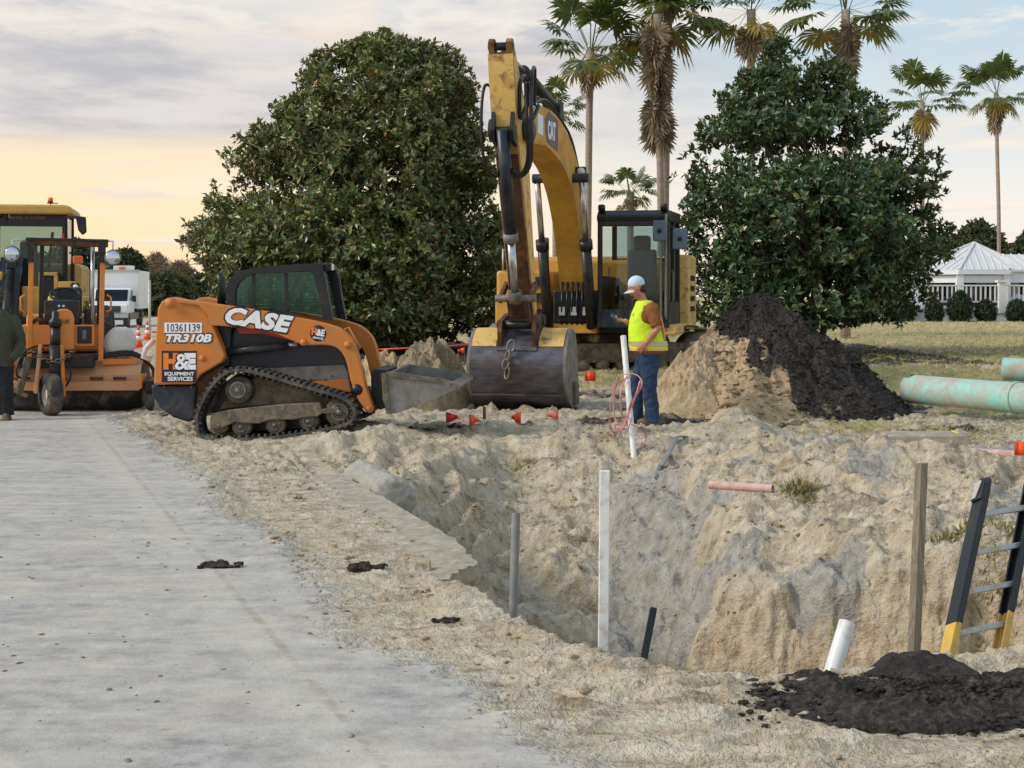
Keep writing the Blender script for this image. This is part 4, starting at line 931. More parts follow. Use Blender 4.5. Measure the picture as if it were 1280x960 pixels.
for k in range(4): MB().bx(-2.0, -1.2, 1.80, 1.806, 1.35 + k * .18, 1.44 + k * .18).build('vent_slot', M['black'], T)
MB().tube([(-1.6, -.2, 2.2), (-1.6, -.2, 2.75)], .06, 12).build('exhaust_pipe', M['black'], T)
MB().tube([(.4, -.5, 2.05), (.4, -.5, 2.5), (.3, -.6, 2.62), (-.5, -.6, 2.62), (-.5, -.6, 2.05)], .018, 8).build('hand_rail', M['alum'], T)
MB().tube([(.42, -1.2, 2.05), (.42, -1.2, 2.4), (-.4, -1.2, 2.4), (-.4, -1.2, 2.05)], .018, 8).build('hand_rail', M['alum'], T)
MB().bx(.3, .62, -.36, .42, 1.0, 1.16).build('boom_bracket', M['cat'], T, .02); MB().bx(-.2, .45, -.34, .44, 1.165, 1.72).build('black_panel', M['black'], T, .03)  # plain black box fills the dark area behind the hoses
for k in range(3): MB().bx(.64, .66, -.2 + k * .2, -.1 + k * .2, 1.3, 1.44).build('hose_clamp', M['offwhite'], T)
# boom
bt = catmull([(-.12, 1.85), (-.05, 2.45), (.40, 3.12), (1.2, 3.82), (2.3, 4.22), (3.5, 4.36), (4.6, 4.28), (5.42, 4.05)], 5)
bb = catmull([(5.42, 3.72), (4.6, 3.78), (3.8, 3.80), (2.5, 3.62), (1.6, 3.22), (.9, 2.55), (.55, 1.95), (.36, 1.6)], 5)
bprof = bt + bb + [(.1, 1.42), (-.12, 1.55)]
BM = MB().prism(bprof, -.20, .20).build('boom', M['cat'], T, .012)
MB().strip(bb, -.215, .215, .02).build('bottom_plate', M['cat'], BM)
MB().lathe([(.16, -.30), (.16, .30), (.1, .32), (.001, .32)], (5.36, 0, 3.88), (0, 1, 0), 18).build('nose_pin', M['black'], BM)
# logo shield on the boom side
def MY(s_, z, y, ang=0.0):
    ca, sa = math.cos(R(ang)), math.sin(R(ang))
    return Matrix(((-ca, sa, 0, s_), (0, 0, 1, y), (sa, ca, 0, z), (0, 0, 0, 1)))
MB().prism([(3.05, 3.80), (3.85, 3.86), (4.0, 4.18), (3.7, 4.32), (3.0, 4.27)], .2025, .2065).build('logo_panel', pm('grey_decal', lin(96, 92, 94), .5, var=.05), BM)
MB().text('CAT', .62, .28, MY(3.5, 4.06, .210, 2), 0, .05, .003).build('logo_lettering', M['decalw'], BM)
MB().prism([(2.98, 3.78), (3.03, 3.78), (2.99, 4.27), (2.94, 4.25)], .2025, .2065).build('logo_stripe', M['redpaint'], BM)
MB().bx(4.15, 4.55, .2025, .2055, 3.92, 4.2).build('number_decal', M['decalw'], BM)
wl = MB().box((1.35, .30, 3.62), (.14, .14, .16)).build('work_light', M['black'], T, .02); MB().lathe([(.065, 0), (.06, .02), (.002, .03)], (1.42, .30, 3.62), (1, 0, 0), 16).build('lens', M['lamp'], wl)
MB().bx(1.3, 1.36, .2, .26, 3.55, 3.7).build('light_bracket', M['black'], T)
# stick cylinder on top of the boom
sc_ = MB().cyl((2.2, 0, 4.55), (4.6, 0, 4.78), .10).build('stick_cylinder', M['black'], T); MB().cyl((4.6, 0, 4.78), (5.85, 0, 4.86), .05).build('rod', M['chrome'], sc_)
for yy in (-.12, .12): MB().prism([(1.95, 4.05), (2.5, 4.18), (2.35, 4.65), (2.15, 4.65)], yy - .02, yy + .02).build('cylinder_lug', M['black'], BM)
for k, (yy, zz) in enumerate(((-.15, .10), (-.05, .12), (.08, .12), (.17, .09))):
    MB().tube([(s_, yy, z_ + zz + .03 * math.sin(s_ * 3 + k)) for s_, z_ in bt[6:-3]], .022, 6).build('hose', M['black'], BM)
# boom cylinders
for yy in (-.38, .34):
    bc = MB().cyl((.62, yy, 1.1), (1.18, yy, 2.45), .085).build('boom_cylinder', M['black'], T)
    MB().cyl((1.14, yy, 2.38), (1.20, yy, 2.52), .11).build('gland', M['black'], bc); MB().cyl((1.18, yy, 2.45), (1.62, yy, 3.5), .05).build('rod', M['chrome'], bc)
MB().cyl((1.62, -.45, 3.5), (1.62, .45, 3.5), .075).build('boom_pin', M['black'], T)
for k in range(5):
    yy = -.16 + k * .085; MB().tube([(.62, yy, 1.15), (.66, yy + .01, 1.5), (.52, yy, 1.85)], .02, 6).build('hose', M['black'], T)
# stick
SA = Vector((6.0, 0, 4.95)); SB = Vector((4.5, 0, 1.28)); st_t = (SB - SA).normalized(); st_n = Vector((-st_t.z, 0, st_t.x))
if st_n.x < 0: st_n = -st_n
def SP(t_, n_): q = SA + st_t * t_ + st_n * n_; return (q.x, q.z)
def SV(t_, n_, y): q = SP(t_, n_); return (q[0], y, q[1])
ST = MB().prism([SP(.12, .12), SP(.35, .17), SP(1.05, .26), SP(1.45, .22), SP(2.4, .16), SP(3.96, .10), SP(4.05, 0), SP(3.96, -.12), SP(2.4, -.3), SP(1.45, -.45), SP(1.0, -.46), SP(.6, -.3), SP(.12, -.08)], -.165, .165).build('stick', M['catstick'], T, .012)
MB().prism([SP(.10, .125), SP(.36, .178), SP(1.05, .268), SP(1.05, .255), SP(.36, .165)], -.17, .17).build('stick_plate', M['catpale'], ST)
for yy in (-.12, .12): MB().prism([SP(-.06, .11), SP(-.09, .05), SP(-.06, -.03), SP(.2, -.1), SP(.25, .12)], yy - .04, yy + .04).build('stick_lug', M['catstick'], ST, .01)
MB().cyl(SV(.02, .04, -.17), SV(.02, .04, .17), .055).build('stick_pin', M['black'], ST)
for yy in (-.13, .13): MB().prism([SP(.85, .25), SP(1.05, .42), SP(1.2, .42), SP(1.35, .22)], yy - .025, yy + .025).build('cylinder_lug', M['black'], ST)
bc = MB().cyl(SV(1.05, .38, 0), SV(2.55, .42, 0), .085).build('bucket_cylinder', M['navy'], T)
MB().cyl(SV(2.5, .42, 0), SV(2.62, .42, 0), .105).build('gland', M['plate'], bc); MB().cyl(SV(2.6, .42, 0), SV(3.45, .45, 0), .055).build('rod', M['chrome'], bc)
MB().cyl(SV(3.35, .45, 0), SV(3.5, .45, 0), .1).build('rod_eye', M['mudsteel'], bc)
# hydraulic hoses looping at the stick foot
for yy, r_, off in ((-.2, .022, .1), (.21, .025, .0), (.25, .025, .07)):
    MB().tube(catmull([SV(.75, -.35, yy), SV(.55, .0, yy * 1.35), SV(.9, .25, yy * 1.5), SV(1.5, .30 + off, yy * 1.4), SV(1.72, .36, yy * .8), SV(1.6, .42, yy * .4)], 6), r_, 8).build('hose', M['black'], ST)
for yy, off in ((.10, 0), (-.05, .05), (.18, .1)): MB().tube(catmull([(4.7, yy, 4.3), (5.2, yy * 1.6, 4.62 + off), (5.75, yy * 2, 4.45 + off), (5.75, yy * 2, 4.0), SV(.9, -.2, yy * 2.2)], 6), .026, 8).build('hose', M['black'], T)
MB().cyl(SV(1.2, -.28, -.24), SV(1.2, -.28, .24), .12).build('stick_pivot', M['black'], ST)
MB().prism([SP(1.45, .225), SP(2.4, .165), SP(3.9, .105), SP(3.9, .112), SP(2.4, .173), SP(1.45, .235)], -.15, .15).build('oily_front_plate', M['rust'], ST)
MB().prism([SP(.15, .1), SP(1.05, .22), SP(1.45, .18), SP(3.85, .08), SP(3.85, -.1), SP(2.4, -.26), SP(1.45, -.40), SP(1.0, -.40), SP(.15, -.06)], .166, .172).build('side_face', M['catpale'], ST)
# linkage
for yy in (-.21, .21):
    MB().bar(SV(3.42, .02, yy), SV(3.46, .47, yy), .045, .11, up=(0, 0, 1)).build('rocker_link', M['rust'], T)
MB().cyl(SV(3.45, .45, -.28), SV(3.45, .45, .28), .05).build('link_pin', M['steel'], T)
for yy in (-.09, .15): MB().bar(SV(3.46, .46, yy), (4.88, yy * 1.1, 1.22), .05, .09, up=(1, 0, 0)).build('bucket_link', M['rust'], T)
# bucket (curled under: its rounded back faces the camera)
bo = catmull([(4.30, 1.10), (4.62, 1.16), (4.90, 1.02), (5.08, .74), (5.06, .46), (4.90, .22), (4.62, .06), (4.32, .03), (4.02, .10)], 5)
BK = MB().strip(bo, -.66, .66, -.035).build('bucket', M['bucket'], T)
sp_ = bo + [(3.96, .14), (4.06, .5), (4.16, .9)]
for yy in (-.70, .66): MB().prism(sp_, yy, yy + .04).build('side_plate', M['plate'], BK)
upb = [bo[i] for i in range(3, 13)]
for y0, y1 in ((-.65, -.30), (.30, .65)): MB().strip(upb, y0, y1, .012).build('top_plate', M['catpale'], BK)
MB().strip(bo[1:14], -.28, .28, .02).build('hinge_plate', M['bucket'], BK)
for yy in (-.24, .24): MB().prism([(4.42, 1.05), (4.38, 1.30), (4.52, 1.38), (4.78, 1.32), (4.98, 1.28), (5.06, 1.12), (5.0, .85), (4.8, 1.0)], yy - .03, yy + .03).build('hinge_ear', M['rust'], BK)
MB().cyl((4.5, -.3, 1.28), (4.5, .3, 1.28), .075).build('hinge_pin', M['black'], BK); MB().cyl((4.9, -.3, 1.22), (4.9, .3, 1.22), .06).build('hinge_pin', M['black'], BK)
MB().strip(bo[24:31], -.66, .66, .03).build('wear_plate', M['bucket'], BK)
MB().tube([(bo[26][0] + .02, -.62, bo[26][1]), (bo[26][0] + .02, .45, bo[26][1])], .016, 6).build('weld_bar', M['plate'], BK)
for k in range(5): MB().prism([(4.04, .06), (3.82, .2), (3.72, .3), (3.80, .16), (4.02, .0)], -.62 + k * .285, -.54 + k * .285).build('tooth', M['steel'], BK)
MB().prism([(4.2, .1), (4.5, .12), (4.55, .42), (4.25, .38)], .70, .74).build('side_cutter', M['mudsteel'], BK)
# lifting chain on the bucket back
def link(c, r_, ax, up):
    c = Vector(c); ax = Vector(ax).normalized(); up = Vector(up).normalized(); pts = []
    for k in range(14):
        a_ = 2 * math.pi * k / 14; pts.append(c + ax * (math.cos(a_) * r_ * .62) + up * (math.sin(a_) * r_))
    return MB().tube(pts, .016, 6, closed=True)
for k, (s_, z_, y) in enumerate(((5.12, .93, -.06), (5.145, .80, -.10), (5.15, .68, -.13), (5.14, .56, -.11))):
    link((s_, y, z_), .07 if k % 3 else .085, (0, 1, 0) if k % 2 == 0 else (.6, .6, 0), (-.1, .15, 1)).build('chain_link', M['steel'], BK)
# cab
CX0, CX1, CY0, CY1, CZ0, CZ1 = -.95, .72, .50, 1.60, 1.10, 3.0
for (x, y) in ((CX1, CY0), (CX1, CY1), (CX0, CY0), (CX0, CY1), (-.15, CY1)):
    MB().bx(x - .05, x + .02 if x > 0 else x + .05, y - .04, y + .04, CZ0, CZ1 - .05).build('cab_post', M['black'], T, .012)
MB().prism([(CX0 - .05, CZ1 - .12), (CX1 + .03, CZ1 - .16), (CX1 + .05, CZ1 - .06), (CX1 - .08, CZ1 + .03), (CX0, CZ1 + .05)], CY0 - .05, CY1 + .05).build('cab_roof', M['black'], T, .025)
MB().bx(CX1 - .03, CX1 + .03, CY0 + .04, CY1 - .04, CZ0, CZ0 + .30).build('front_panel', M['navy'], T, .012)
MB().bx(CX1 - .02, CX1 + .02, CY0 + .04, CY1 - .04, CZ1 - .24, CZ1 - .13).build('front_header', M['black'], T)
MB().bx(CX0 - .03, CX0 + .03, CY0 + .05, CY1 - .05, CZ0, CZ0 + 1.18).build('rear_panel', M['black'], T)
MB().bx(CX0, CX1 - .06, CY1 - .03, CY1 + .035, CZ0, CZ0 + .42).build('door_panel', M['black'], T, .01)
MB().bx(CX0, CX1 - .06, CY0 - .035, CY0 + .03, CZ0, CZ0 + .85).build('inner_panel', M['black'], T)
MB().bx(CX0, CX1 - .05, CY0 + .05, CY1 - .05, CZ0 - .02, CZ0 + .05).build('cab_floor', M['black'], T)
MB().bx(CX1 + .0, CX1 + .006, CY0 + .05, CY1 - .05, CZ0 + .31, CZ1 - .25).build('windscreen', M['glass'], T)
MB().bx(CX0 + .06, -.22, CY1 - .003, CY1 + .003, CZ0 + .43, CZ1 - .18).build('door_window', M['glass'], T)
MB().bx(-.08, CX1 - .07, CY1 - .003, CY1 + .003, CZ0 + .43, CZ1 - .18).build('door_window', M['glass'], T)
MB().bx(CX0, CX0 + .006, CY0 + .05, CY1 - .05, CZ0 + 1.19, CZ1 - .14).build('rear_window', M['glass'], T)
se = MB().prism([(-.62, 1.55), (-.1, 1.55), (-.08, 1.68), (-.46, 1.70), (-.56, 2.42), (-.68, 2.42)], .78, 1.28).build('seat', M['fabric'], T, .04)
MB().bx(-.66, -.54, .88, 1.18, 2.40, 2.66).build('headrest', M['black'], se, .05)
for yy in (.70, 1.36):
    MB().bx(-.55, .05, yy - .06, yy + .06, 1.5, 1.72).build('armrest', M['black'], T, .02); MB().tube([(0, yy, 1.7), (.04, yy, 1.92)], [.02, .03], 8).build('joystick', M['black'], T)
MB().tube([(.5, .8, 1.2), (.45, .8, 1.75)], .02, 8).build('travel_lever', M['plate'], T); MB().tube([(.5, 1.0, 1.2), (.45, 1.0, 1.72)], .02, 8).build('travel_lever', M['plate'], T)
MB().tube([(CX1 + .06, CY1 + .0, 1.25), (CX1 + .1, CY1 + .0, 1.3), (CX1 + .1, CY1 + .0, 2.85), (CX1 + .05, CY1 + .0, 2.95)], .022, 8).build('grab_rail', M['plate'], T)
MB().tube([(CX1 + .06, CY1 - .08, 1.25), (CX1 + .1, CY1 - .08, 1.3), (CX1 + .1, CY1 - .08, 2.6), (CX1 + .05, CY1 - .08, 2.7)], .018, 8).build('grab_rail', M['plate'], T)
for (x, y, z, w, h) in ((CX1 + .14, CY1 - .10, 2.68, .22, .34), (CX1 + .05, CY1 + .22, 2.55, .24, .34)):
    mi = MB().box((x, y, z), (.06, w, h)).build('mirror', pm('blue_grey_plastic', lin(96, 110, 124), .5), T, .025)
    MB().tube([(x - .04, y, z + .1), (CX1 + .02, CY1 + .0, z + .25)], .014, 8).build('mirror_arm', M['black'], mi)
    MB().lathe([(.04, 0), (.03, .02), (.002, .025)], (x + .03, y, z), (1, 0, 0), 12).build('mirror_knob', M['black'], mi)
for yy in (CY0 + .02, CY1 - .05): MB().lathe([(.06, 0), (.06, .08), (.04, .1), (.001, .1)], (CX1 - .05, yy, CZ1 + .03), (0, 0, 1), 14).build('roof_lamp', M['black'], T)
MB().tube([(CX1 + .02, CY0 + .12, 1.7), (CX1 + .03, CY0 + .16, 2.1)], .01, 6).build('wiper', M['black'], T)
MB().bx(-1.0, .70, 1.42, 1.76, .98, 1.15).build('side_skirt', M['catpale'], T, .03)
MB().bx(-2.3, -1.0, 1.422, 1.80, 1.0, 2.34).build('side_cowl', M['catpale'], T, .04)
MB().tube([(.3, 1.63, 1.5), (.3, 1.66, 1.55), (.3, 1.66, 2.0), (.3, 1.63, 2.05)], .014, 6).build('door_handle', M['plate'], T)
# ------------------------------------------------------------------ three-wheel road sweeper (front to the camera)
SW = thing('road_sweeper', 'orange three-wheeled road broom with roll bar, round mirrors and white water tanks', 'sweeper', (W(66, 520, 21.6).x, 21.6, 0), R(13))
T = SW
def SX(u, d=21.6): return (u - 66) / F * d
def SZ(v, d=21.6): return CH - (v - 370) / F * d
# local: x right in view, -y toward the camera
def tyre(c, r, w, ax, nm='wheel', rimmat=None):
    c = Vector(c); ax = Vector(ax)
    wo_ = MB().lathe([(r * .55, -w / 2), (r * .8, -w / 2), (r * .95, -w * .42), (r, -w * .25), (r, w * .25), (r * .95, w * .42), (r * .8, w / 2), (r * .55, w / 2), (r * .5, 0), (r * .55, -w / 2)], c, ax, 28, False).build(nm, M['tire'], T)
    MB().lathe([(.02, -w * .3), (r * .2, -w * .32), (r * .25, -w * .2), (r * .5, -w * .22), (r * .57, -w * .48), (r * .57, w * .48), (r * .5, w * .22), (r * .25, w * .2), (r * .02, w * .3)], c, ax, 24).build('rim', rimmat or M['offwhite'], wo_)
    return wo_
tyre((0, -.45, .285), .285, .20, (math.cos(R(22)), math.sin(R(22)), 0))
for xx in (-.62, .66): tyre((xx + .07, 1.5, .34), .34, .24, (1, 0, 0))
# steering column and fork
MB().bar((.17, -.4, .25), (.14, -.35, .95), .05, .12, up=(0, 1, 0)).build('fork_leg', M['sweep'], T, .01); MB().bar((-.2, -.4, .3), (-.14, -.3, .95), .05, .14, up=(0, 1, 0)).build('fork_leg', M['sweepdusty'], T, .01)
MB().cyl((.05, -.42, .40), (.05, -.38, .95), .075).build('steer_cylinder', M['black'], T)
MB().cyl((.05, -.3, .85), (.05, -.3, 1.22), .07).build('steer_post', M['black'], T); MB().lathe([(.085, 0), (.085, .08), (.05, .12), (.05, .2), (.02, .22)], (.05, -.3, 1.20), (0, 0, 1), 14).build('steer_cap', M['black'], T)
for k in range(9):
    s_ = k / 8; c = Vector((-.2 + .48 * s_, -.44 - .03 * math.sin(s_ * 3), .86 - .13 * math.sin(s_ * math.pi)))
    pts = [c + (Vector((.036, 0, 0)) * math.cos(a_) + (Vector((0, 0, .022)) if k % 2 else Vector((0, .022, 0))) * math.sin(a_)) for a_ in [2 * math.pi * q / 10 for q in range(10)]]
    MB().tube(pts, .009, 6, closed=True).build('chain_link', M['steel'], T)
for k, pts in enumerate([[(-.3, -.35, .55), (-.42, -.4, .75), (-.25, -.35, .92), (.0, -.3, .95)], [(-.28, -.3, .5), (-.44, -.45, .55), (-.38, -.4, .8), (-.1, -.35, .9)], [(.1, -.4, .8), (.26, -.42, .6), (.2, -.4, .4), (.08, -.45, .35)]]):
    MB().tube(catmull(pts, 6), .014, 8).build('hose', M['black'], T)
# body
MB().bx(-.46, .56, -.05, 2.0, .62, .78).build('chassis', M['black'], T, .02)
MB().bx(-.30, .56, -.02, .06, .92, 1.22).build('front_panel', M['sweep'], T, .015)
MB().bx(-.42, -.31, -.02, .5, .9, 1.22).build('side_box', M['sweep'], T, .015)
cow = MB().prism([(.0, .88), (.29, .88), (.29, 1.32), (.26, 1.40), (.20, 1.44), (.10, 1.44), (.03, 1.40), (.0, 1.32)], -.16, .0).build('nose_cowl', M['sweep'], T, .02)
MB().text('HC-25', .17, .055, Matrix(((1, 0, 0, .145), (0, 0, -1, -.163), (0, 1, 0, 1.27), (0, 0, 0, 1))), .2, .03, .002).build('lettering', M['decalk'], cow)
MB().bx(.33, .52, -.045, -.021, .96, 1.20).build('control_box', M['black'], T, .015); MB().bx(.40, .45, -.05, -.046, 1.02, 1.15).build('gauge', M['plate'], T)
MB().bx(-.12, .34, .1, .35, 1.22, 1.56).build('dashboard', M['navy'], T, .02)
for xx in (.08, .14): MB().lathe([(.018, 0), (.016, .008), (.002, .008)], (xx, .098, 1.48), (0, -1, 0), 10).build('dash_knob', M['lamp'], T)
pts = [(.14 + .2 * math.cos(a_), .42 + .08 * math.sin(a_), 1.64 + .09 * math.sin(a_)) for a_ in [2 * math.pi * q / 24 for q in range(24)]]
stw = MB().tube(pts, .016, 8, closed=True).build('steering_wheel', M['black'], T); MB().bar((-.05, .42, 1.64), (.33, .42, 1.64), .03, .03).build('spoke', M['black'], stw)
MB().bx(-.08, .36, .75, 1.2, 1.2, 1.32).build('seat', M['black'], T, .04); MB().bx(-.06, .34, 1.15, 1.28, 1.3, 1.75).build('seat_back', M['black'], T, .05)
MB().bx(-.45, .6, 1.3, 2.1, .8, 1.35).build('engine_hood', M['sweep'], T, .04)
MB().bx(.4, .55, .3, .7, 1.1, 1.45).build('hydraulic_unit', M['black'], T, .03); MB().tube([(-.3, .05, 1.24), (-.2, .0, 1.3), (-.1, .05, 1.26)], .03, 8).build('fitting', M['rust'], T)
# roll bar
zt = SZ(303)
for xx in (SX(38), SX(124)): MB().bar((xx, 0, .72), (xx + .03, 0, zt), .065, .065, up=(0, 1, 0)).build('roll_bar_post', M['sweep'], T, .006)
for xx in (SX(44), SX(118)): MB().bar((xx, 1.25, 1.2), (xx + .02, 1.25, zt), .06, .06, up=(0, 1, 0)).build('roll_bar_post', M['black'], T, .006)
MB().bar((SX(34), 0, zt), (SX(133), 0, zt - .02), .09, .09).build('roll_bar', M['rust'], T, .01); MB().bar((SX(34), -.01, zt + .05), (SX(133), -.01, zt + .03), .11, .03).build('roll_bar_cap', M['black'], T)
for xx in (SX(40), SX(125)): MB().bar((xx, 0, zt + .02), (xx, 1.28, zt + .02), .07, .06).build('roof_rail', M['black'], T)
for xx in (SX(40), SX(126)): MB().bar((xx, -.005, zt - .28), (xx, -.005, zt), .09, .09, up=(0, 1, 0)).build('post_sleeve', M['black'], T)
MB().cyl((SX(113), .1, 1.2), (SX(114), .1, zt - .05), .028).build('exhaust_stack', M['chrome'], T)
for xs, uu in ((-1, 33), (1, 131)):
    x0 = SX(uu); MB().tube([(x0, 0, 1.40), (x0 + xs * .06, 0, 1.43), (x0 + xs * .06, 0, 1.60), (x0, 0, 1.64)], .014, 8).build('grab_handle', M['sweep'], T)
for uu, vv, xs in ((18, 318, -1), (139, 322, 1)):
    c = (SX(uu), -.12, SZ(vv)); mo = MB().lathe([(.105, 0), (.115, -.02), (.09, -.05), (.02, -.07)], c, (.0, -1, 0), 24)
    m_o = mo.build('mirror', M['plate'], T); MB().lathe([(.10, .0), (.09, .012), (.05, .02), (.002, .022)], c, (0, -1, 0), 24).build('mirror_glass', M['mirror'], m_o)
    MB().tube([(c[0], -.10, c[2] + .05), (c[0], -.06, zt + .02), (SX(40 if xs < 0 else 126), 0, zt + .03)], .012, 6).build('mirror_arm', M['alum'], m_o)
MB().box((SX(91), 1.3, SZ(322)), (.14, .1, .12)).build('amber_lamp', M['amber'], T, .02); MB().bar((SX(80), 1.3, SZ(313)), (SX(100), 1.3, SZ(313)), .03, .03).build('lamp_bar', M['black'], T)
# water tanks
for xx, uu in ((SX(147), 147), (SX(17), 17)):
    tk = MB().lathe([(.02, -.03), (.14, -.025), (.20, 0), (.225, .05), (.225, .9), (.18, .96), (.02, .98)], (xx, .15, SZ(430)), (0, 1, 0), 30).build('water_tank', M['offwhite'], T)
    MB().lathe([(.06, 0), (.06, .03), (.02, .03)], (xx, .6, SZ(430) + .225), (0, 0, 1), 14).build('tank_cap', M['black'], tk)
    MB().bx(xx - .24, xx + .24, .1, 1.1, SZ(430) - .30, SZ(430) - .215).build('tank_cradle', M['sweep'], T, .01)
# broom under its hood, set across the machine
bd = Vector((.98, -.17, 0)).normalized()
bc = Vector((.28, .55, .33))
hd = MB(); prof = [(-.42, -.02), (-.40, .18), (-.30, .32), (-.1, .40), (.12, .40), (.32, .30), (.42, .1)]
bn = Vector((-bd.y, bd.x, 0))
def BP(a_, n_, z_): q = bc + bd * a_ + bn * n_; return (q.x, q.y, q.z + z_)
hv = []; hf = []
for a_ in (-1.02, .98):
    for (n_, z_) in prof: hv.append(BP(a_, n_, z_))
hf = [(i, i + 1, i + 8, i + 7) for i in range(6)]; hd.add(hv, hf)
hd.add([BP(-1.02, p[0], p[1]) for p in prof], [tuple(range(7))]); ho = hd.build('broom_hood', M['sweepdusty'], T)
sol = ho.modifiers.new('t', 'SOLIDIFY'); sol.thickness = .02
MB().lathe([(.02, -1.0), (.30, -1.0), (.31, 0), (.30, .96), (.02, .96)], bc + Vector((0, 0, -.03)), bd, 26).build('broom_brush', M['tire'], T)
MB().prism([(-1.02, -.03), (.98, -.03), (.98, .1), (-1.02, .1)], -.47, -.44, fn=lambda p, y: BP(p[0], y, p[1])).build('hood_skirt', M['sweepdusty'], T, .01)
for a_ in (-.75, -.2, .3, .62): MB().cyl(BP(a_, -.46, .14), BP(a_ + .18, -.46, .14), .02, n=8).build('hinge', M['rust'], T)
MB().prism([(.985, .0), (1.02, .0), (1.02, .2), (.985, .2)], -.55, -.1, fn=lambda p, y: BP(p[0], y, p[1])).build('end_plate', M['sweep'], T)
MB().cyl(BP(1.0, -.2, .05), BP(1.2, -.2, .05), .10).build('brush_motor', M['mudsteel'], T); MB().box(BP(1.12, -.38, .03), (.16, .2, .16)).build('caster_bracket', M['black'], T, .02)
MB().lathe([(.14, -.04), (.15, 0), (.14, .04)], BP(1.1, -.3, -.18), bd, 20).build('caster_wheel', M['tire'], T)
for k in range(3): MB().tube(catmull([BP(-.05, -.45, .32 + k * .02), BP(.4, -.38, .42 + k * .02), BP(.85, -.3, .46 + k * .02), BP(1.1, -.22, .30), BP(1.14 + k * .03, -.2, .1)], 6), .022, 8).build('hose', M['black'], T)
MB().bar(BP(-.98, -.5, .1), BP(-.55, -.5, -.1), .05, .05).build('drag_link', M['mudsteel'], T); MB().cyl((-.3, -.35, .78), (-.42, -.4, .3), .05).build('lift_cylinder', M['mudsteel'], T)
# ------------------------------------------------------------------ wheel loader behind it
d = 28.5
WLD = thing('wheel_loader', 'yellow wheel loader with glazed cab and orange beacon parked behind the road broom', 'wheel loader', (W(38, 400, d).x, d - .4, 0), R(11))
T = WLD
def LX(u): return (u - 38) / F * d
def LZ(v): return CH - (v - 370) / F * d
for xx in (-1.15, 1.15):
    for yy in (-.3, 2.8): tyre((xx, yy, .72), .72, .52, (1, 0, 0), 'wheel', M['deere'])
MB().bx(-.55, .55, -.6, 3.6, .7, 1.25).build('frame', M['black'], T, .04)
MB().bx(-.85, .85, 1.9, 4.2, 1.2, 2.25).build('engine_hood', M['deere'], T, .1)
for s_ in (-1, 1):
    MB().prism([(-1.0, 1.35), (-.8, 1.62), (.5, 1.62), (.8, 1.3), (.7, 1.3), (.42, 1.52), (-.74, 1.52), (-.9, 1.35)], .82 * s_ - .3, .82 * s_ + .3, fn=lambda p, y: (y, p[0] - .2, p[1])).build('fender', M['deere'], T, .02)
zc0, zc1 = LZ(402), LZ(268)
cw = .70
for x, y in ((-cw, .4), (cw, .4), (-cw, 1.8), (cw, 1.8)): MB().bar((x, y, zc0), (x * (.97), y + .05, zc1), .09, .09, up=(0, 1, 0)).build('cab_post', M['black'], T, .01)
MB().prism([(-.98, zc1), (.86, zc1), (.80, zc1 + .14), (.7, zc1 + .17), (-.92, zc1 + .17)], .15, 2.1).build('cab_roof', M['deere'], T, .04)
MB().bx(-cw, cw, .36, .42, zc1 - .22, zc1).build('visor', M['black'], T)
MB().text('JOHN DEERE', .72, .07, Matrix(((1, 0, 0, -.02), (0, 0, -1, .355), (0, 1, 0, zc1 - .07), (0, 0, 0, 1))), 0, .01, .003, 1.1).build('lettering', M['plate'], T)
MB().bx(-cw + .05, cw - .05, .385, .392, zc0 + .25, zc1 - .22).build('windscreen', M['glass'], T)
MB().bx(cw - .004, cw + .004, .45, 1.78, zc0 + .3, zc1 - .05).build('side_window', M['glass'], T); MB().bx(-cw - .004, -cw + .004, .45, 1.78, zc0 + .3, zc1 - .05).build('side_window', M['glass'], T)
MB().bx(-cw + .05, cw - .05, 1.84, 1.85, zc0 + .7, zc1 - .05).build('rear_window', M['glass'], T)
MB().bx(-cw, cw, .38, 1.8, zc0 - .12, zc0 + .06).build('cab_floor', M['black'], T)
se = MB().bx(-.32, .2, 1.3, 1.45, zc0 + .5, zc0 + 1.25).build('seat', M['fabric'], T, .06); MB().bx(-.22, .1, 1.3, 1.42, zc0 + 1.22, zc0 + 1.5).build('headrest', M['fabric'], se, .05)
MB().bar((.3, .9, zc0 + .5), (.42, .9, zc1 - .3), .05, .05).build('console', M['black'], T)
for u_, v_ in ((4, 267), (65, 270)):
    lo = MB().lathe([(.09, 0), (.1, .03), (.08, .06), (.01, .06)], (LX(u_), .36, LZ(v_)), (0, -1, 0), 18).build('work_light', M['black'], T); MB().lathe([(.065, .06), (.05, .075), (.005, .078)], (LX(u_), .36, LZ(v_)), (0, -1, 0), 16).build('lens', M['lamp'], lo)
be = MB().lathe([(.055, 0), (.055, .02), (.045, .03)], (LX(66), .6, LZ(253)), (0, 0, 1), 14).build('beacon', M['black'], T); MB().lathe([(.045, .03), (.05, .06), (.045, .1), (.01, .11)], (LX(66), .6, LZ(253)), (0, 0, 1), 14).build('beacon_lens', M['amber'], be)
MB().cyl((LX(67), .6, LZ(262)), (LX(66), .6, LZ(252)), .012, n=8).build('beacon_stalk', M['amber'], T); MB().bar((LX(62), .6, LZ(253)), (LX(75), .6, LZ(253)), .02, .02).build('beacon_bar', M['amber'], T)
mi = MB().prism([(LX(98.5), LZ(270)), (LX(111), LZ(271)), (LX(112), LZ(290)), (LX(107), LZ(294)), (LX(102), LZ(288))], .2, .3).build('mirror', M['black'], T, .02); MB().bar((LX(84), .3, LZ(271)), (LX(99), .25, LZ(271)), .025, .025).build('mirror_arm', M['black'], mi)
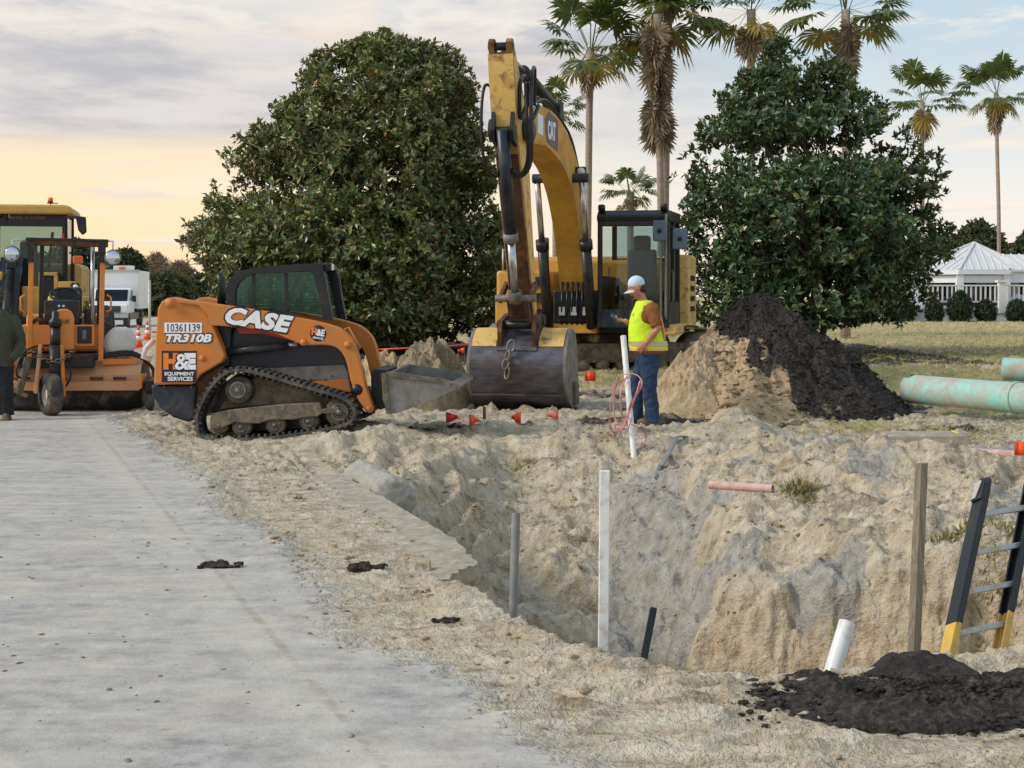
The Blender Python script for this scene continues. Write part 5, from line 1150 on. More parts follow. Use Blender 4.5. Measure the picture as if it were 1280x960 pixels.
MB().bar((LX(84), .3, LZ(275)), (LX(84), .3, LZ(345)), .05, .05, up=(0, 1, 0)).build('grab_rail', M['black'], T); MB().bx(LX(82), LX(85), .24, .27, LZ(303), LZ(292)).build('reflector', M['redpaint'], T)
MB().bx(LX(60), LX(80), -.2, .4, LZ(402), LZ(344)).build('step_box', M['black'], T, .02)
for (u0, u1, v0, v1) in ((58, 62, 342, 402), (76, 80, 342, 380), (58, 80, 341, 345)): MB().bx(LX(u0), LX(u1), -.3, -.2, LZ(v1), LZ(v0)).build('step_frame', M['deere'], T, .01)
MB().bx(LX(80), LX(98), -.3, .5, LZ(372), LZ(352)).build('light_mount', M['deere'], T, .02); MB().bx(LX(96), LX(106), -.35, -.1, LZ(366), LZ(354)).build('headlight_housing', M['black'], T, .02); MB().lathe([(.05, 0), (.045, .02), (.005, .022)], (LX(102), -.35, LZ(359)), (0, -1, 0), 14).build('headlight', M['lamp'], T); MB().bx(LX(99), LX(105), -.36, -.34, LZ(368), LZ(365)).build('turn_signal', M['amber'], T)
MB().bx(LX(98), LX(111), -.2, .6, LZ(392), LZ(366)).build('front_box', M['deere'], T, .03)
MB().bx(LX(-10), LX(17), -.4, .3, LZ(402), LZ(340)).build('front_box', M['deere'], T, .05); MB().bx(LX(38), LX(60), -.3, .3, LZ(400), LZ(358)).build('front_box', M['deere'], T, .03)
for u_ in (16, 34): MB().prism([(-.2, LZ(330)), (-.05, LZ(322)), (-1.2, .9), (-1.9, .6), (-1.95, .4), (-1.3, .62), (-.5, LZ(362))], LX(u_) - .06, LX(u_) + .06, fn=lambda p, y: (y, p[0], p[1])).build('lift_arm', M['black'], T, .01)
MB().bx(LX(20), LX(32), -.25, -.05, LZ(337), LZ(325)).build('linkage_box', M['black'], T, .02); MB().cyl((LX(25), -.3, LZ(340)), (LX(25), -1.4, .9), .07).build('tilt_cylinder', M['black'], T)
MB().strip([(-1.7, 1.0), (-1.75, .4), (-2.0, .15), (-3.0, .06)], -1.35, 1.35, .03).build('bucket', M['deere'], T)
T.children[-1].rotation_euler = (0, 0, R(90))
# ------------------------------------------------------------------ white box truck far down the road
d = 80.0
TK = thing('box_truck', 'white box truck with black grille and roof light bar parked down the road', 'truck', (W(143, 400, d).x, d - 1, 0), R(7))
T = TK
def BX_(u): return (u - 143) / F * d
MB().bx(-1.22, 1.22, 2.2, 7.2, .95, 2.95).build('cargo_box', M['white'], T, .03)
MB().bx(-1.25, 1.25, 2.17, 2.2, 2.86, 2.99).build('box_trim', M['alum'], T)
MB().bx(-1.0, 1.0, .5, 2.1, .75, 1.35).build('cab_body', M['white'], T, .08)
MB().prism([(.7, 1.33), (1.15, 2.0), (2.05, 2.05), (2.1, 1.33)], -.92, .92, fn=lambda p, y: (y, p[0], p[1])).build('cab', M['white'], T, .08)
MB().prism([(.735, 1.36), (1.10, 1.93), (1.08, 1.95), (.70, 1.38)], -.80, .80, fn=lambda p, y: (y, p[0] - .01, p[1])).build('windscreen', M['tglass'], T)
for s_ in (-1, 1): MB().prism([(.95, 1.4), (1.2, 1.9), (1.9, 1.92), (1.95, 1.4)], .925 * s_ - .004, .925 * s_ + .004, fn=lambda p, y: (y, p[0], p[1])).build('side_window', M['tglass'], T)
MB().bx(-1.0, 1.0, -.5, .75, .7, 1.22).build('hood', M['white'], T, .1)
gr = MB().bx(-.62, .62, -.53, -.49, .78, 1.12).build('grille', M['black'], T, .02)
for k in range(3): MB().bx(-.6, .6, -.545, -.531, .83 + k * .1, .855 + k * .1).build('grille_bar', M['steel'], gr)
MB().lathe([(.11, 0), (.1, .02), (.01, .025)], (0, -.545, .98), (0, -1, 0), 16).build('badge', M['decalw'], gr)
for s_ in (-1, 1):
    MB().bx(.66 * s_, .95 * s_, -.53, -.49, .82, 1.14).build('headlight', M['lamp'], T, .02); MB().box((1.14 * s_, .75, 1.48), (.2, .12, .32)).build('mirror', M['black'], T, .03); MB().bar((.92 * s_, .85, 1.46), (1.1 * s_, .78, 1.46), .04, .04).build('mirror_arm', M['black'], T)
    for yy in (.0, 5.6): tyre((.86 * s_, yy, .42), .42, .28, (1, 0, 0))
MB().bx(-1.0, 1.0, -.6, -.46, .5, .72).build('bumper', M['chrome'], T, .04); MB().bx(-.9, .9, -.2, 7.0, .4, .75).build('chassis', M['black'], T)
lb = MB().bx(-.1, .95, 2.3, 2.6, 2.96, 3.2).build('roof_light_box', M['white'], T, .03); MB().bx(.2, .5, 2.27, 2.3, 3.0, 3.14).build('roof_light', M['amber'], lb)
# slim pole beside the truck
q = W(187, 420, 60); PO = thing('sign_post', 'slim grey metal post beside the white box truck', 'post', (q.x, 60, 0)); MB().cyl((0, 0, -.2), (0, 0, CH + 20 * 60 / F), .05).build('post', M['alum'], PO); MB().box((0, 0, .02), (.3, .3, .06)).build('base_plate', M['alum'], PO)
# traffic cones
def cone(u, v, d, label):
    T = thing('traffic_cone', label, 'cone', (W(u, v, d).x, d, 0), 0, 'traffic cones on the road')
    MB().box((0, 0, .02), (.36, .36, .04)).build('base', M['orangeflag'], T, .008)
    for r0, r1, z0_, z1, m, nm in ((.13, .10, .04, .25, 'orangeflag', 'cone_body'), (.10, .078, .25, .38, 'decalw', 'reflective_band'), (.078, .062, .38, .47, 'orangeflag', 'cone_body'), (.062, .048, .47, .56, 'decalw', 'reflective_band'), (.048, .025, .56, .72, 'orangeflag', 'cone_body')):
        MB().lathe([(r0, z0_), (r1, z1)], (0, 0, 0), (0, 0, 1), 20).build(nm, M[m], T)
cone(173, 434, 48.5, 'orange traffic cone with white bands, the nearer one by the loader tail'); cone(184, 424, 57, 'orange traffic cone with white bands, farther down the road next to the truck')
# ------------------------------------------------------------------ people
def loft(self, rings, n=20, sm=True, caps=True, p=2.3):
    """rings: (cx, cy, cz, rx, ry) superellipses in level planes"""
    vs = []
    for cx, cy, cz, rx, ry in rings:
        for k in range(n):
            a_ = 2 * math.pi * k / n; c_, s_ = math.cos(a_), math.sin(a_)
            vs.append((cx + rx * math.copysign(abs(c_) ** (2 / p), c_), cy + ry * math.copysign(abs(s_) ** (2 / p), s_), cz))
    m = len(rings); fs = [(i * n + k, i * n + (k + 1) % n, (i + 1) * n + (k + 1) % n, (i + 1) * n + k) for i in range(m - 1) for k in range(n)]
    self.add(vs, fs, sm)
    if caps: self.add(vs[:n], [tuple(range(n - 1, -1, -1))]); self.add(vs[-n:], [tuple(range(n))])
    return self
MB.loft = loft
def skin_mat(name, c1, c2):
    t = NT(name); return t.bsdf(t.ramp(t.noise(14, 5, .6), [(.3, c1), (.7, c2)]), .5, 0, t.bump(t.noise(120, 3, .6), .002, .3), .4, Subsurface_Weight=.08)
M['skin1'] = skin_mat('fair_tanned_skin', lin(176, 112, 84), lin(206, 146, 114)); M['skin2'] = skin_mat('deep_brown_skin', lin(58, 36, 26), lin(84, 54, 40))
M['jeans'] = pm('blue_denim', lin(30, 46, 72), .9, var=.3, scale=7, dirt=lin(62, 84, 114), amt=.35, dscale=5, hard=.2, bump=.3, bscale=60)
M['vest'] = pm('lime_safety_fabric', (.66, .93, .02), .75, var=.06, bump=.2, bscale=30); M['vesttrim'] = pm('pink_orange_trim', lin(246, 166, 132), .7, var=.06); M['reflect'] = pm('silver_reflective_tape', lin(206, 186, 152), .4, .2, var=.08)
M['shirt'] = pm('rust_brown_cotton', lin(138, 82, 42), .85, var=.12, bump=.3, bscale=40); M['capw'] = pm('white_cap_mesh', lin(206, 220, 236), .8, var=.06); M['hair'] = pm('brown_hair', lin(66, 42, 28), .7, var=.3, scale=30)
M['jacket'] = pm('olive_jacket_cloth', lin(66, 70, 54), .85, var=.15, scale=4, bump=.35, bscale=25); M['trousers'] = pm('black_trousers', (.014, .014, .018), .85, var=.3, bump=.3); M['boot'] = pm('brown_leather_boot', lin(92, 62, 44), .7, var=.2, dirt=lin(150, 128, 100), amt=.4)
def hand(mb, wrist, dirv, palmn, thumb, size=.185, curl=.5):
    """palm with four unequal fingers and a thumb, each bent"""
    w = Vector(wrist); d_ = Vector(dirv).normalized(); n_ = Vector(palmn); n_ = (n_ - d_ * n_.dot(d_)).normalized(); s_ = d_.cross(n_) * thumb
    k = size / .185
    rot = Matrix((d_, s_, n_)).transposed()
    mb.ell(w + d_ * .05 * k, (.055 * k, .043 * k, .017 * k), 12, 8, rot)
    for j, (off, ln) in enumerate(((.030, .072), (.010, .08), (-.011, .074), (-.031, .058))):
        b = w + d_ * .088 * k + s_ * off * k; p = [b - d_ * .02 * k, b]
        a_ = curl
        for q in (.42, .33, .25):
            dd = d_ * math.cos(a_) + n_ * math.sin(a_); p.append(p[-1] + dd * ln * q * k); a_ += curl * .8
        mb.tube(p, [.0095 * k, .0095 * k, .009 * k, .0085 * k, .007 * k], 8)
    tb = w + d_ * .03 * k + s_ * .036 * k
    mb.tube([tb - s_ * .01, tb + (s_ * .7 + d_ * .6 + n_ * .3).normalized() * .035 * k, tb + (s_ * .45 + d_ * .85 + n_ * .5).normalized() * .068 * k], [.013 * k, .011 * k, .008 * k], 8)
def head(mb, c, fwd, up, k=1.0):
    f = Vector(fwd).normalized(); u_ = Vector(up); u_ = (u_ - f * u_.dot(f)).normalized(); s_ = f.cross(u_); rot = Matrix((f, s_, u_)).transposed(); c = Vector(c)
    A = lambda x, y, z: c + (f * x + s_ * y + u_ * z) * k
    mb.ell(A(-.01, 0, .03), (.100 * k, .078 * k, .100 * k), 18, 14, rot); mb.ell(A(.025, 0, -.045), (.070 * k, .060 * k, .075 * k), 16, 12, rot)
    mb.ell(A(.068, 0, -.092), (.026 * k, .030 * k, .022 * k), 10, 8, rot)                       # chin
    mb.tube([A(.088, 0, .025), A(.112, 0, -.015), A(.090, 0, -.022)], [.009 * k, .016 * k, .012 * k], 8)   # nose
    mb.ell(A(.084, 0, .034), (.014 * k, .05 * k, .012 * k), 10, 6, rot)                          # brow
    mb.ell(A(.086, 0, -.052), (.012 * k, .024 * k, .010 * k), 10, 6, rot)                        # lips
    for e in (-1, 1): mb.ell(A(-.01, e * .079, -.005), (.022 * k, .010 * k, .034 * k), 10, 8, rot)
    return A, rot
# ---- man in the safety vest, profile to the left, reading his phone
d = 19.5; q = G(808, 532)
mz = H(q.x, d)
MAN = thing('person', 'person in lime safety vest, white cap and jeans looking at a phone', 'person', (q.x, d, mz - .0))
T = MAN; k0 = 1.0
b = MB()
A, hrot = head(b, (-.125, 0, 1.705), (-.93, -.12, -.30), (-.25, 0, 1), 1.06)
b.tube([(-.02, 0, 1.46), (-.055, 0, 1.56), (-.095, 0, 1.66)], [.075, .06, .058], 12)
b.loft([(.03, 0, .86, .13, .16), (.02, 0, 1.0, .14, .17), (.0, 0, 1.2, .13, .18), (.0, 0, 1.4, .115, .19), (.0, 0, 1.5, .08, .13)])
for yy, xk, xa in ((-.095, .03, .065), (.10, -.13, -.12)):
    b.tube([(.02, yy, .9), ((.02 + xk) / 2 + .01, yy, .68), (xk, yy, .48), ((xk + xa) / 2, yy, .28), (xa, yy, .08)], [.095, .082, .060, .056, .042], 12)
sl_, el_, hl_ = Vector((.05, -.21, 1.44)), Vector((.115, -.27, 1.20)), Vector((-.03, -.25, 1.02))
b.tube([sl_, sl_.lerp(el_, .5), el_, el_.lerp(hl_, .4), hl_], [.06, .052, .046, .045, .032], 12)
hand(b, hl_, (-.62, .05, -.72), (.1, .95, .1), 1, .185, .55)
sr_, er_, hr_ = Vector((.03, .21, 1.44)), Vector((-.06, .27, 1.18)), Vector((-.265, .14, 1.30))
b.tube([sr_, sr_.lerp(er_, .5), er_, er_.lerp(hr_, .4), hr_], [.06, .052, .046, .042, .032], 12)
hand(b, hr_, (-.85, -.25, .12), (-.1, -.45, .85), -1, .185, .6)
bo_ = b.build('body', M['skin1'], T); remesh(bo_, .0075, 3)
c = MB()
for yy, xk, xa in ((-.095, .035, .07), (.10, -.125, -.115)):
    c.loft([(xa, yy, .035, .092, .085), (xa - .005, yy, .10, .088, .082), ((xa + xk) / 2, yy, .28, .090, .085), (xk - .01, yy, .47, .092, .09), ((.02 + xk) / 2, yy, .66, .108, .098), (.02, yy * .95, .82, .135, .11), (.02, yy * .8, .90, .15, .12)], 20)
c.loft([(.02, 0, .80, .15, .175), (.025, 0, .88, .165, .185), (.02, 0, .97, .165, .182)], 24)
remesh(c.build('jeans', M['jeans'], T), .012, 3, .5, .03, .07)
c = MB().loft([(.03, 0, .885, .195, .20), (.02, 0, .97, .20, .202), (.0, 0, 1.1, .19, .2), (-.01, 0, 1.3, .165, .205), (.0, 0, 1.42, .15, .21), (-.01, 0, 1.49, .11, .15), (-.03, 0, 1.545, .075, .085)], 24)
c.tube([sl_ + Vector((0, .04, .03)), sl_, sl_.lerp(el_, .45), sl_.lerp(el_, .86)], [.085, .088, .082, .076], 14); c.tube([sr_ + Vector((0, -.04, .03)), sr_, sr_.lerp(er_, .45), sr_.lerp(er_, .86)], [.085, .088, .082, .076], 14)
remesh(c.build('shirt', M['shirt'], T), .012, 3, .5, .02, .06)
vr = [(.03, 0, .935, .235, .225), (.02, 0, .99, .238, .226), (.01, 0, 1.06, .232, .225), (-.01, 0, 1.2, .215, .215), (-.015, 0, 1.32, .195, .215), (-.01, 0, 1.42, .165, .205), (-.015, 0, 1.50, .125, .14), (-.03, 0, 1.55, .09, .09)]
c = MB().loft(vr, 28, p=2.6); remesh(c.build('safety_vest', M['vest'], T), .012, 3, .5, .018, .09)
ve = T.children[-1]
MB().loft([(.026, 0, .985, .243, .232), (.015, 0, 1.045, .241, .231)], 36, caps=False, p=2.6).build('reflective_band', M['reflect'], ve)
MB().loft([(.03, 0, .928, .240, .230), (.029, 0, .942, .240, .230)], 36, caps=False, p=2.6).build('vest_hem', M['vesttrim'], ve)
for yy in (-.135, .135):
    e = -1 if yy < 0 else 1
    MB().tube([(.22, yy, 1.05), (.20, yy, 1.2), (.165, yy * .95, 1.34), (.10, yy * .8, 1.47), (.0, yy * .7, 1.525), (-.10, yy * .75, 1.47), (-.175, yy * .85, 1.36)], .028, 8, sq=.5).build('shoulder_stripe', M['vesttrim'], ve)
# armhole showing the brown sleeve
MB().ell((.0, -.205, 1.36), (.085, .03, .105), 18, 10).build('sleeve_opening', M['shirt'], ve)
cp = MB(); rc = hrot
capc = Vector(A(-.015, 0, .055)); vs_ = []
cp.ell(capc, (.108, .088, .098), 20, 12, rc); cpo = cp.build('cap', M['capw'], T)
fdir = Vector((-.93, -.12, -.30)).normalized()
up_ = Vector((-.3, 0, .95)); sd_ = fdir.cross(up_).normalized(); up2 = sd_.cross(fdir)
bv = []
for j, r_ in enumerate((.085, .14, .185)):
    for i in range(9):
        a_ = (i / 8 - .5) * 2.2; bv.append(capc + fdir * (math.cos(a_) * r_ + .005) + sd_ * (math.sin(a_) * min(.10, r_ * .75)) + up2 * (-.045 - .012 * j - .03 * (a_ / 1.1) ** 2))
bm_ = MB().add(bv, [(j * 9 + i, j * 9 + i + 1, (j + 1) * 9 + i + 1, (j + 1) * 9 + i) for j in range(2) for i in range(8)], True).build('brim', pm('pale_cap_brim', lin(222, 216, 204), .8), cpo)
ss = bm_.modifiers.new('t', 'SOLIDIFY'); ss.thickness = .008
MB().ell(A(-.055, 0, -.02), (.062, .082, .07), 16, 10, hrot).build('hair', M['hair'], T)
MB().ell(A(.066, 0, -.082), (.034, .038, .030), 12, 8, hrot).build('beard', M['hair'], T)
for yy, xa in ((-.095, .05), (.10, -.13)):
    o_ = MB(); o_.ell((xa - .045, yy, .045), (.14, .05, .05)); o_.ell((xa + .03, yy, .06), (.06, .048, .07)); o_.bx(xa - .17, xa + .08, yy - .045, yy + .045, 0, .03); remesh(o_.build('boot', M['boot'], T), .01, 3)
hp = Vector((q.x, d, mz)) + hr_ + Vector((-.12, -.05, .025))
ph = thing('mobile_phone', 'dark mobile phone held by the person in the lime vest', 'phone', hp); pr = Matrix.Rotation(R(40), 3, 'Y') @ Matrix.Rotation(R(40), 3, 'X')
MB().box((0, 0, 0), (.155, .08, .012), pr).build('case', M['black'], ph, .003); MB().box(pr @ Vector((0, 0, .0068)), (.142, .068, .002), pr).build('screen', pm('phone_screen', lin(70, 90, 110), .15), ph)
# ---- person in the olive jacket by the sweeper, hands in pockets
d = 20.4; q = G(-4, 525)
PB = thing('person', 'person in olive green jacket, black trousers and cap standing in front of the road broom', 'person', (q.x, d, 0), R(6))
T = PB
b = MB(); A, hrot = head(b, (0, -.02, 1.60), (.25, -.95, -.12), (0, 0, 1), 1.02)
b.tube([(0, 0, 1.36), (0, -.005, 1.44), (0, -.01, 1.54)], [.08, .062, .06], 12); b.loft([(0, 0, .82, .16, .12), (0, 0, 1.0, .165, .125), (0, 0, 1.2, .18, .12), (0, 0, 1.36, .17, .1), (0, 0, 1.42, .1, .08)])
for e in (-1, 1):
    b.tube([(e * .1, 0, .86), (e * .105, 0, .64), (e * .11, 0, .46), (e * .115, .01, .26), (e * .12, .01, .07)], [.09, .08, .058, .056, .042], 12)
    b.tube([(e * .2, 0, 1.34), (e * .25, .02, 1.18), (e * .27, .03, 1.04), (e * .24, -.07, .90), (e * .2, -.11, .84)], [.058, .05, .045, .042, .034], 12)
    hand(b, (e * .2, -.11, .84), (-e * .45, -.1, -.85), (0, 1, 0), e, .18, .4)
remesh(b.build('body', M['skin2'], T), .0085, 3)
c = MB().loft([(0, 0, .70, .205, .17), (0, 0, .76, .215, .175), (0, 0, .95, .21, .172), (0, 0, 1.15, .215, .165), (0, 0, 1.30, .215, .15), (0, 0, 1.38, .16, .12), (0, -.01, 1.45, .09, .085)], 24)
for e in (-1, 1): c.tube([(e * .17, 0, 1.35), (e * .225, .0, 1.28), (e * .275, .02, 1.12), (e * .295, .03, 1.0), (e * .265, -.06, .88), (e * .20, -.115, .80)], [.075, .08, .074, .07, .066, .058], 14)
remesh(c.build('jacket', M['jacket'], T), .013, 3, .5, .03, .08)
jk = T.children[-1]; MB().tube([(0, -.183, .72), (0, -.178, .95), (0, -.172, 1.15), (0, -.155, 1.3), (0, -.115, 1.42)], .007, 6).build('zip', M['black'], jk); MB().box((-.01, -.155, 1.33), (.03, .012, .06)).build('zip_tab', M['decaly'], jk)
c = MB()
for e in (-1, 1): c.loft([(e * .12, .01, .06, .088, .09), (e * .115, .01, .26, .09, .095), (e * .11, 0, .46, .095, .1), (e * .1, 0, .66, .11, .115), (e * .095, 0, .82, .125, .13)], 18)
c.loft([(0, 0, .74, .2, .14), (0, 0, .86, .2, .14)]); remesh(c.build('trousers', M['trousers'], T), .013, 3, .5, .025, .08)
for e in (-1, 1):
    o_ = MB(); o_.ell((e * .125, -.06, .045), (.052, .14, .048)); o_.ell((e * .12, .03, .06), (.05, .06, .065)); o_.bx(e * .125 - .048, e * .125 + .048, -.19, .07, 0, .03); remesh(o_.build('boot', M['boot'], T), .01, 3)
cpo = MB().ell(A(-.01, 0, .05), (.112, .092, .092), 20, 12, hrot).build('cap', M['jacket'], T)
MB().ell(A(.11, 0, .035), (.075, .075, .010), 14, 6, hrot).build('brim', M['jacket'], cpo); MB().ell(A(.055, 0, -.075), (.045, .052, .045), 12, 8, hrot).build('beard', M['trousers'], T)
# ------------------------------------------------------------------ heaps of soil
def soil_mat(name, stops, bump=.05, wet=.9, second=None, mask=None):
    t = NT(name); nB = t.noise(6, 7, .65); nC = t.noise(30, 5, .7)
    c = t.ramp(t.math('ADD', t.math('MULTIPLY', nB, .6), t.math('MULTIPLY', nC, .4)), stops)
    if second:
        at = t.n('ShaderNodeVertexColor', layer_name='mk'); c2 = t.ramp(nC, second)
        m = t.ramp(t.math('ADD', at.outputs[0], t.math('MULTIPLY', t.math('SUBTRACT', nB, .5), .7)), [(.42, BLACKV), (.58, WHITEV)]); c = t.mix(m, c, c2)
    return t.bsdf(c, wet, 0, t.bump(nC, bump * .5, .8, t.bump(nB, bump, .7)), .25)
SANDST = [(.3, lin(128, 106, 80)), (.46, lin(176, 152, 118)), (.6, lin(206, 184, 150)), (.75, lin(220, 202, 174))]
DARKST = [(.3, lin(32, 28, 26)), (.5, lin(62, 55, 50)), (.72, lin(104, 94, 85))]
M['pile'] = soil_mat('sand_and_black_soil', SANDST, .05, .92, DARKST); M['sandheap'] = soil_mat('loose_sand', SANDST); M['blacksoil'] = soil_mat('black_topsoil', DARKST, .05, .85)
M['greyheap'] = soil_mat('grey_tan_rubble', [(.3, lin(92, 82, 68)), (.5, lin(158, 142, 116)), (.72, lin(204, 188, 158))], .07)
def heap(name, label, cx, cy, rx, ry, hgt, seed, mat, power=1.15, lump=.12, fine=.05, na=240, nr=90, peak=(0, 0), maskfn=None, cat='soil heap', group=None, sharp=1.0):
    a_ = np.linspace(0, 2 * np.pi, na, endpoint=False); r_ = np.linspace(0, 1.12, nr) ; AA, RR_ = np.meshgrid(a_, r_)
    edge = 1 + .22 * (vnoise(np.cos(AA) * 1.4 + 9, np.sin(AA) * 1.4 + 4, seed) - .5) * 2 * .6
    x = np.cos(AA) * RR_ * rx * edge; y = np.sin(AA) * RR_ * ry * edge
    sh = np.clip(1 - RR_, 0, 1); prof = sh ** power
    px = x + peak[0] * prof; py = y + peak[1] * prof
    wx, wy = cx + px, cy + py
    lum = fbm(wx, wy, 2.2, 5, seed, .55, True) * lump * 2 + np.maximum(fbm(wx, wy, 8, 4, seed + 3, .6), -.05) * fine * 2.4 + fbm(wx, wy, 22, 3, seed + 5) * fine * .7
    g_ = terrain(wx, wy, False)
    z = g_ + hgt * prof * (1 + .1 * fbm(wx, wy, 1.2, 3, seed + 7)) + lum * np.clip(sh * 3, 0, 1) - .10 * (RR_ > 1.0) - .06 * sstep(.9, 1.05, RR_)
    gz0 = terrain(np.array([cx]), np.array([cy]), False)[0]
    co_ = np.stack([px, py, z - gz0], -1).reshape(-1, 3); id_ = np.arange(nr * na).reshape(nr, na); a2 = id_[:-1]; b2 = id_[1:]
    fc = np.stack([a2, b2, np.roll(b2, -1, 1), np.roll(a2, -1, 1)], -1).reshape(-1, 4)
    o = np_mesh(name, co_, fc, mat, None, True); o.location = (cx, cy, gz0); tag(o, label, cat, group)
    if maskfn is not None:
        mk = maskfn(wx, wy, z).reshape(-1); ca = o.data.color_attributes.new('mk', 'FLOAT_COLOR', 'POINT'); ca.data.foreach_set('color', np.stack([mk] * 3 + [np.ones_like(mk)], -1).astype(np.float32).ravel())
    return o
pc = W(968, 500, 21.7)
def mkpile(x, y, z):
    u_ = 640 + F * x / y; m = sstep(905, 990, u_ + 150 * fbm(x, y, 1.6, 5, 3, .6) + (z - .8) * 95)
    return np.clip(m - .9 * sstep(.10, .18, fbm(x, y, 1.5, 4, 13)) * (u_ < 1040) * (z < 1.05), 0, 1)
heap('soil_pile', 'tall pile of tan sand half covered with black soil beside the person in the vest', pc.x, 21.6, 1.95, 1.9, 1.55, 5, M['pile'], 1.0, .26, .09, 420, 150, (-.2, .1), mkpile, 'soil pile')
q = W(872, 480, 21.2); heap('sand_heap', 'tan sand shoulder spilling off the left foot of the soil pile', q.x, 21.0, .95, 1.0, 1.0, 17, M['sandheap'], .8, .22, .09, 260, 90, cat='sand heap')
q = W(486, 480, 22.4); heap('sand_heap', 'pale clumpy sand heap right behind the loader bucket arm', q.x, 22.4, .52, .6, .80, 31, M['sandheap'], .4, .22, .10, 160, 60, cat='sand heap')
q = W(536, 480, 22.2); heap('sand_heap', 'grey tan rubble heap behind the loader bucket, next to the excavator bucket', q.x, 22.4, .70, .7, .80, 37, M['greyheap'], .4, .25, .12, 180, 70, cat='sand heap')
q = G(1110, 880); heap('soil_heap', 'low spread of crumbly black soil on the near lip of the hole', 1.74, 6.22, .95, .42, .07, 41, M['pile'], .55, .06, .045, 340, 100, (0, 0), lambda x, y, z: np.clip(.8 + 1.6 * fbm(x, y, 2.2, 4, 73), 0, 1), cat='soil heap')
heap('soil_heap', 'small black soil knob at the foot of the timber stake', 1.72, 6.55, .30, .2, .13, 43, M['blacksoil'], .7, .03, .03, 120, 40, cat='soil heap')
heap('soil_heap', 'thin smear of black soil trailing off along the lip of the hole', 1.0, 6.35, .42, .2, .035, 44, M['blacksoil'], .6, .03, .025, 120, 40, cat='soil heap')
# ---- loose crumbs strewn over sand and heaps (uncountable)
def crumbs(name, label, pts, sizes, mat, seed):
    rng = np.random.default_rng(seed); n = len(pts)
    ph = (1 + 5 ** .5) / 2; base = np.array([(-1, ph, 0), (1, ph, 0), (-1, -ph, 0), (1, -ph, 0), (0, -1, ph), (0, 1, ph), (0, -1, -ph), (0, 1, -ph), (ph, 0, -1), (ph, 0, 1), (-ph, 0, -1), (-ph, 0, 1)]) / 1.9
    fc = np.array([(0, 11, 5), (0, 5, 1), (0, 1, 7), (0, 7, 10), (0, 10, 11), (1, 5, 9), (5, 11, 4), (11, 10, 2), (10, 7, 6), (7, 1, 8), (3, 9, 4), (3, 4, 2), (3, 2, 6), (3, 6, 8), (3, 8, 9), (4, 9, 5), (2, 4, 11), (6, 2, 10), (8, 6, 7), (9, 8, 1)])
    v = base[None] * (1 + .35 * rng.normal(size=(n, 12, 1))) * np.array([1.25, 1.0, .62]) * sizes[:, None, None]
    an = rng.uniform(0, 6.28, n); ca, sa = np.cos(an)[:, None], np.sin(an)[:, None]; x = v[..., 0] * ca - v[..., 1] * sa; y = v[..., 0] * sa + v[..., 1] * ca
    v = np.stack([x, y, v[..., 2]], -1) + pts[:, None, :]
    o = np_mesh(name, v.reshape(-1, 3), (fc[None] + np.arange(n)[:, None, None] * 12).reshape(-1, 3), mat, None, True); return tag(o, label, 'soil', kind='stuff')
rng = np.random.default_rng(11)
def scat(n, x0, x1, y0, y1, keep=None):
    x = rng.uniform(x0, x1, n); y = rng.uniform(y0, y1, n)
    if keep is not None: m = keep(x, y); x, y = x[m], y[m]
    return np.stack([x, y, terrain(x, y)], 1)
p1 = scat(9000, -3.2, 2.6, 5.0, 14.5, lambda x, y: (poly_sd(x, y, ROAD) > .1) & (poly_sd(x, y, A_POLY) < -.03) & (fbm(x, y, 1.6, 3, 55) > -.02)); p2 = scat(9000, -2.5, 5.5, 14.8, 20.5, lambda x, y: (poly_sd(x, y, ROAD) > .5) & (fbm(x, y, 1.3, 3, 57) > -.03)); p3 = scat(7000, -1.2, 4.8, 8.5, 15.5, lambda x, y: (poly_sd(x, y, A_POLY) > .15) & (fbm(x, y, 1.6, 3, 59) > .0))
pt = np.concatenate([p1, p2, p3]); crumbs('sand_crumbs', 'loose sand crumbs strewn around the excavation', pt, .004 + .018 * rng.random(len(pt)) ** 4, M['sandheap'], 1)
p4 = scat(6000, .6, 3.0, 5.6, 6.75, lambda x, y: ((x - 1.74) / 1.1) ** 2 + ((y - 6.22) / .5) ** 2 < rng.uniform(.1, 1.3, len(x))); p4[:, 2] += .01
hz_ = np.clip(1 - np.sqrt(((p4[:, 0] - 1.74) / .95) ** 2 + ((p4[:, 1] - 6.22) / .42) ** 2), 0, 1); p4[:, 2] = terrain(p4[:, 0], p4[:, 1], False) + .07 * hz_ ** .55 + .01
crumbs('soil_crumbs', 'crumbs of black soil around the low black heap', p4, .003 + .014 * rng.random(len(p4)) ** 4, M['blacksoil'], 2)
p5 = scat(420, -4.5, .2, 5.2, 12, lambda x, y: (poly_sd(x, y, ROAD) < .6)); crumbs('grit', 'dark grit specks scattered on the dusty concrete', p5, .004 + .010 * rng.random(len(p5)) ** 3, M['greyheap'], 3)
def on_heap(o, n, seed, maskname=None):
    rg = np.random.default_rng(seed); co = np.empty(len(o.data.vertices) * 3, np.float32); o.data.vertices.foreach_get('co', co); co = co.reshape(-1, 3) + np.array(o.location)
    r_ = np.linalg.norm(co[:, :2] - np.array(o.location)[:2], axis=1); w = r_ + .02; i = rg.choice(len(co), n, p=w / w.sum()); mk = None
    if maskname: a_ = np.empty(len(co) * 4, np.float32); o.data.color_attributes['mk'].data.foreach_get('color', a_); mk = a_.reshape(-1, 4)[i, 0]
    return co[i] + rg.normal(size=(n, 3)) * np.array([.012, .012, .002]), mk
PILE = bpy.data.objects['soil_pile']; pp, mk = on_heap(PILE, 9000, 4, True)
a_ = pp[mk > .5]; crumbs('soil_crumbs', 'black crumbs rolling down the dark side of the soil pile', a_, .006 + .035 * rng.random(len(a_)) ** 4, M['blacksoil'], 5)
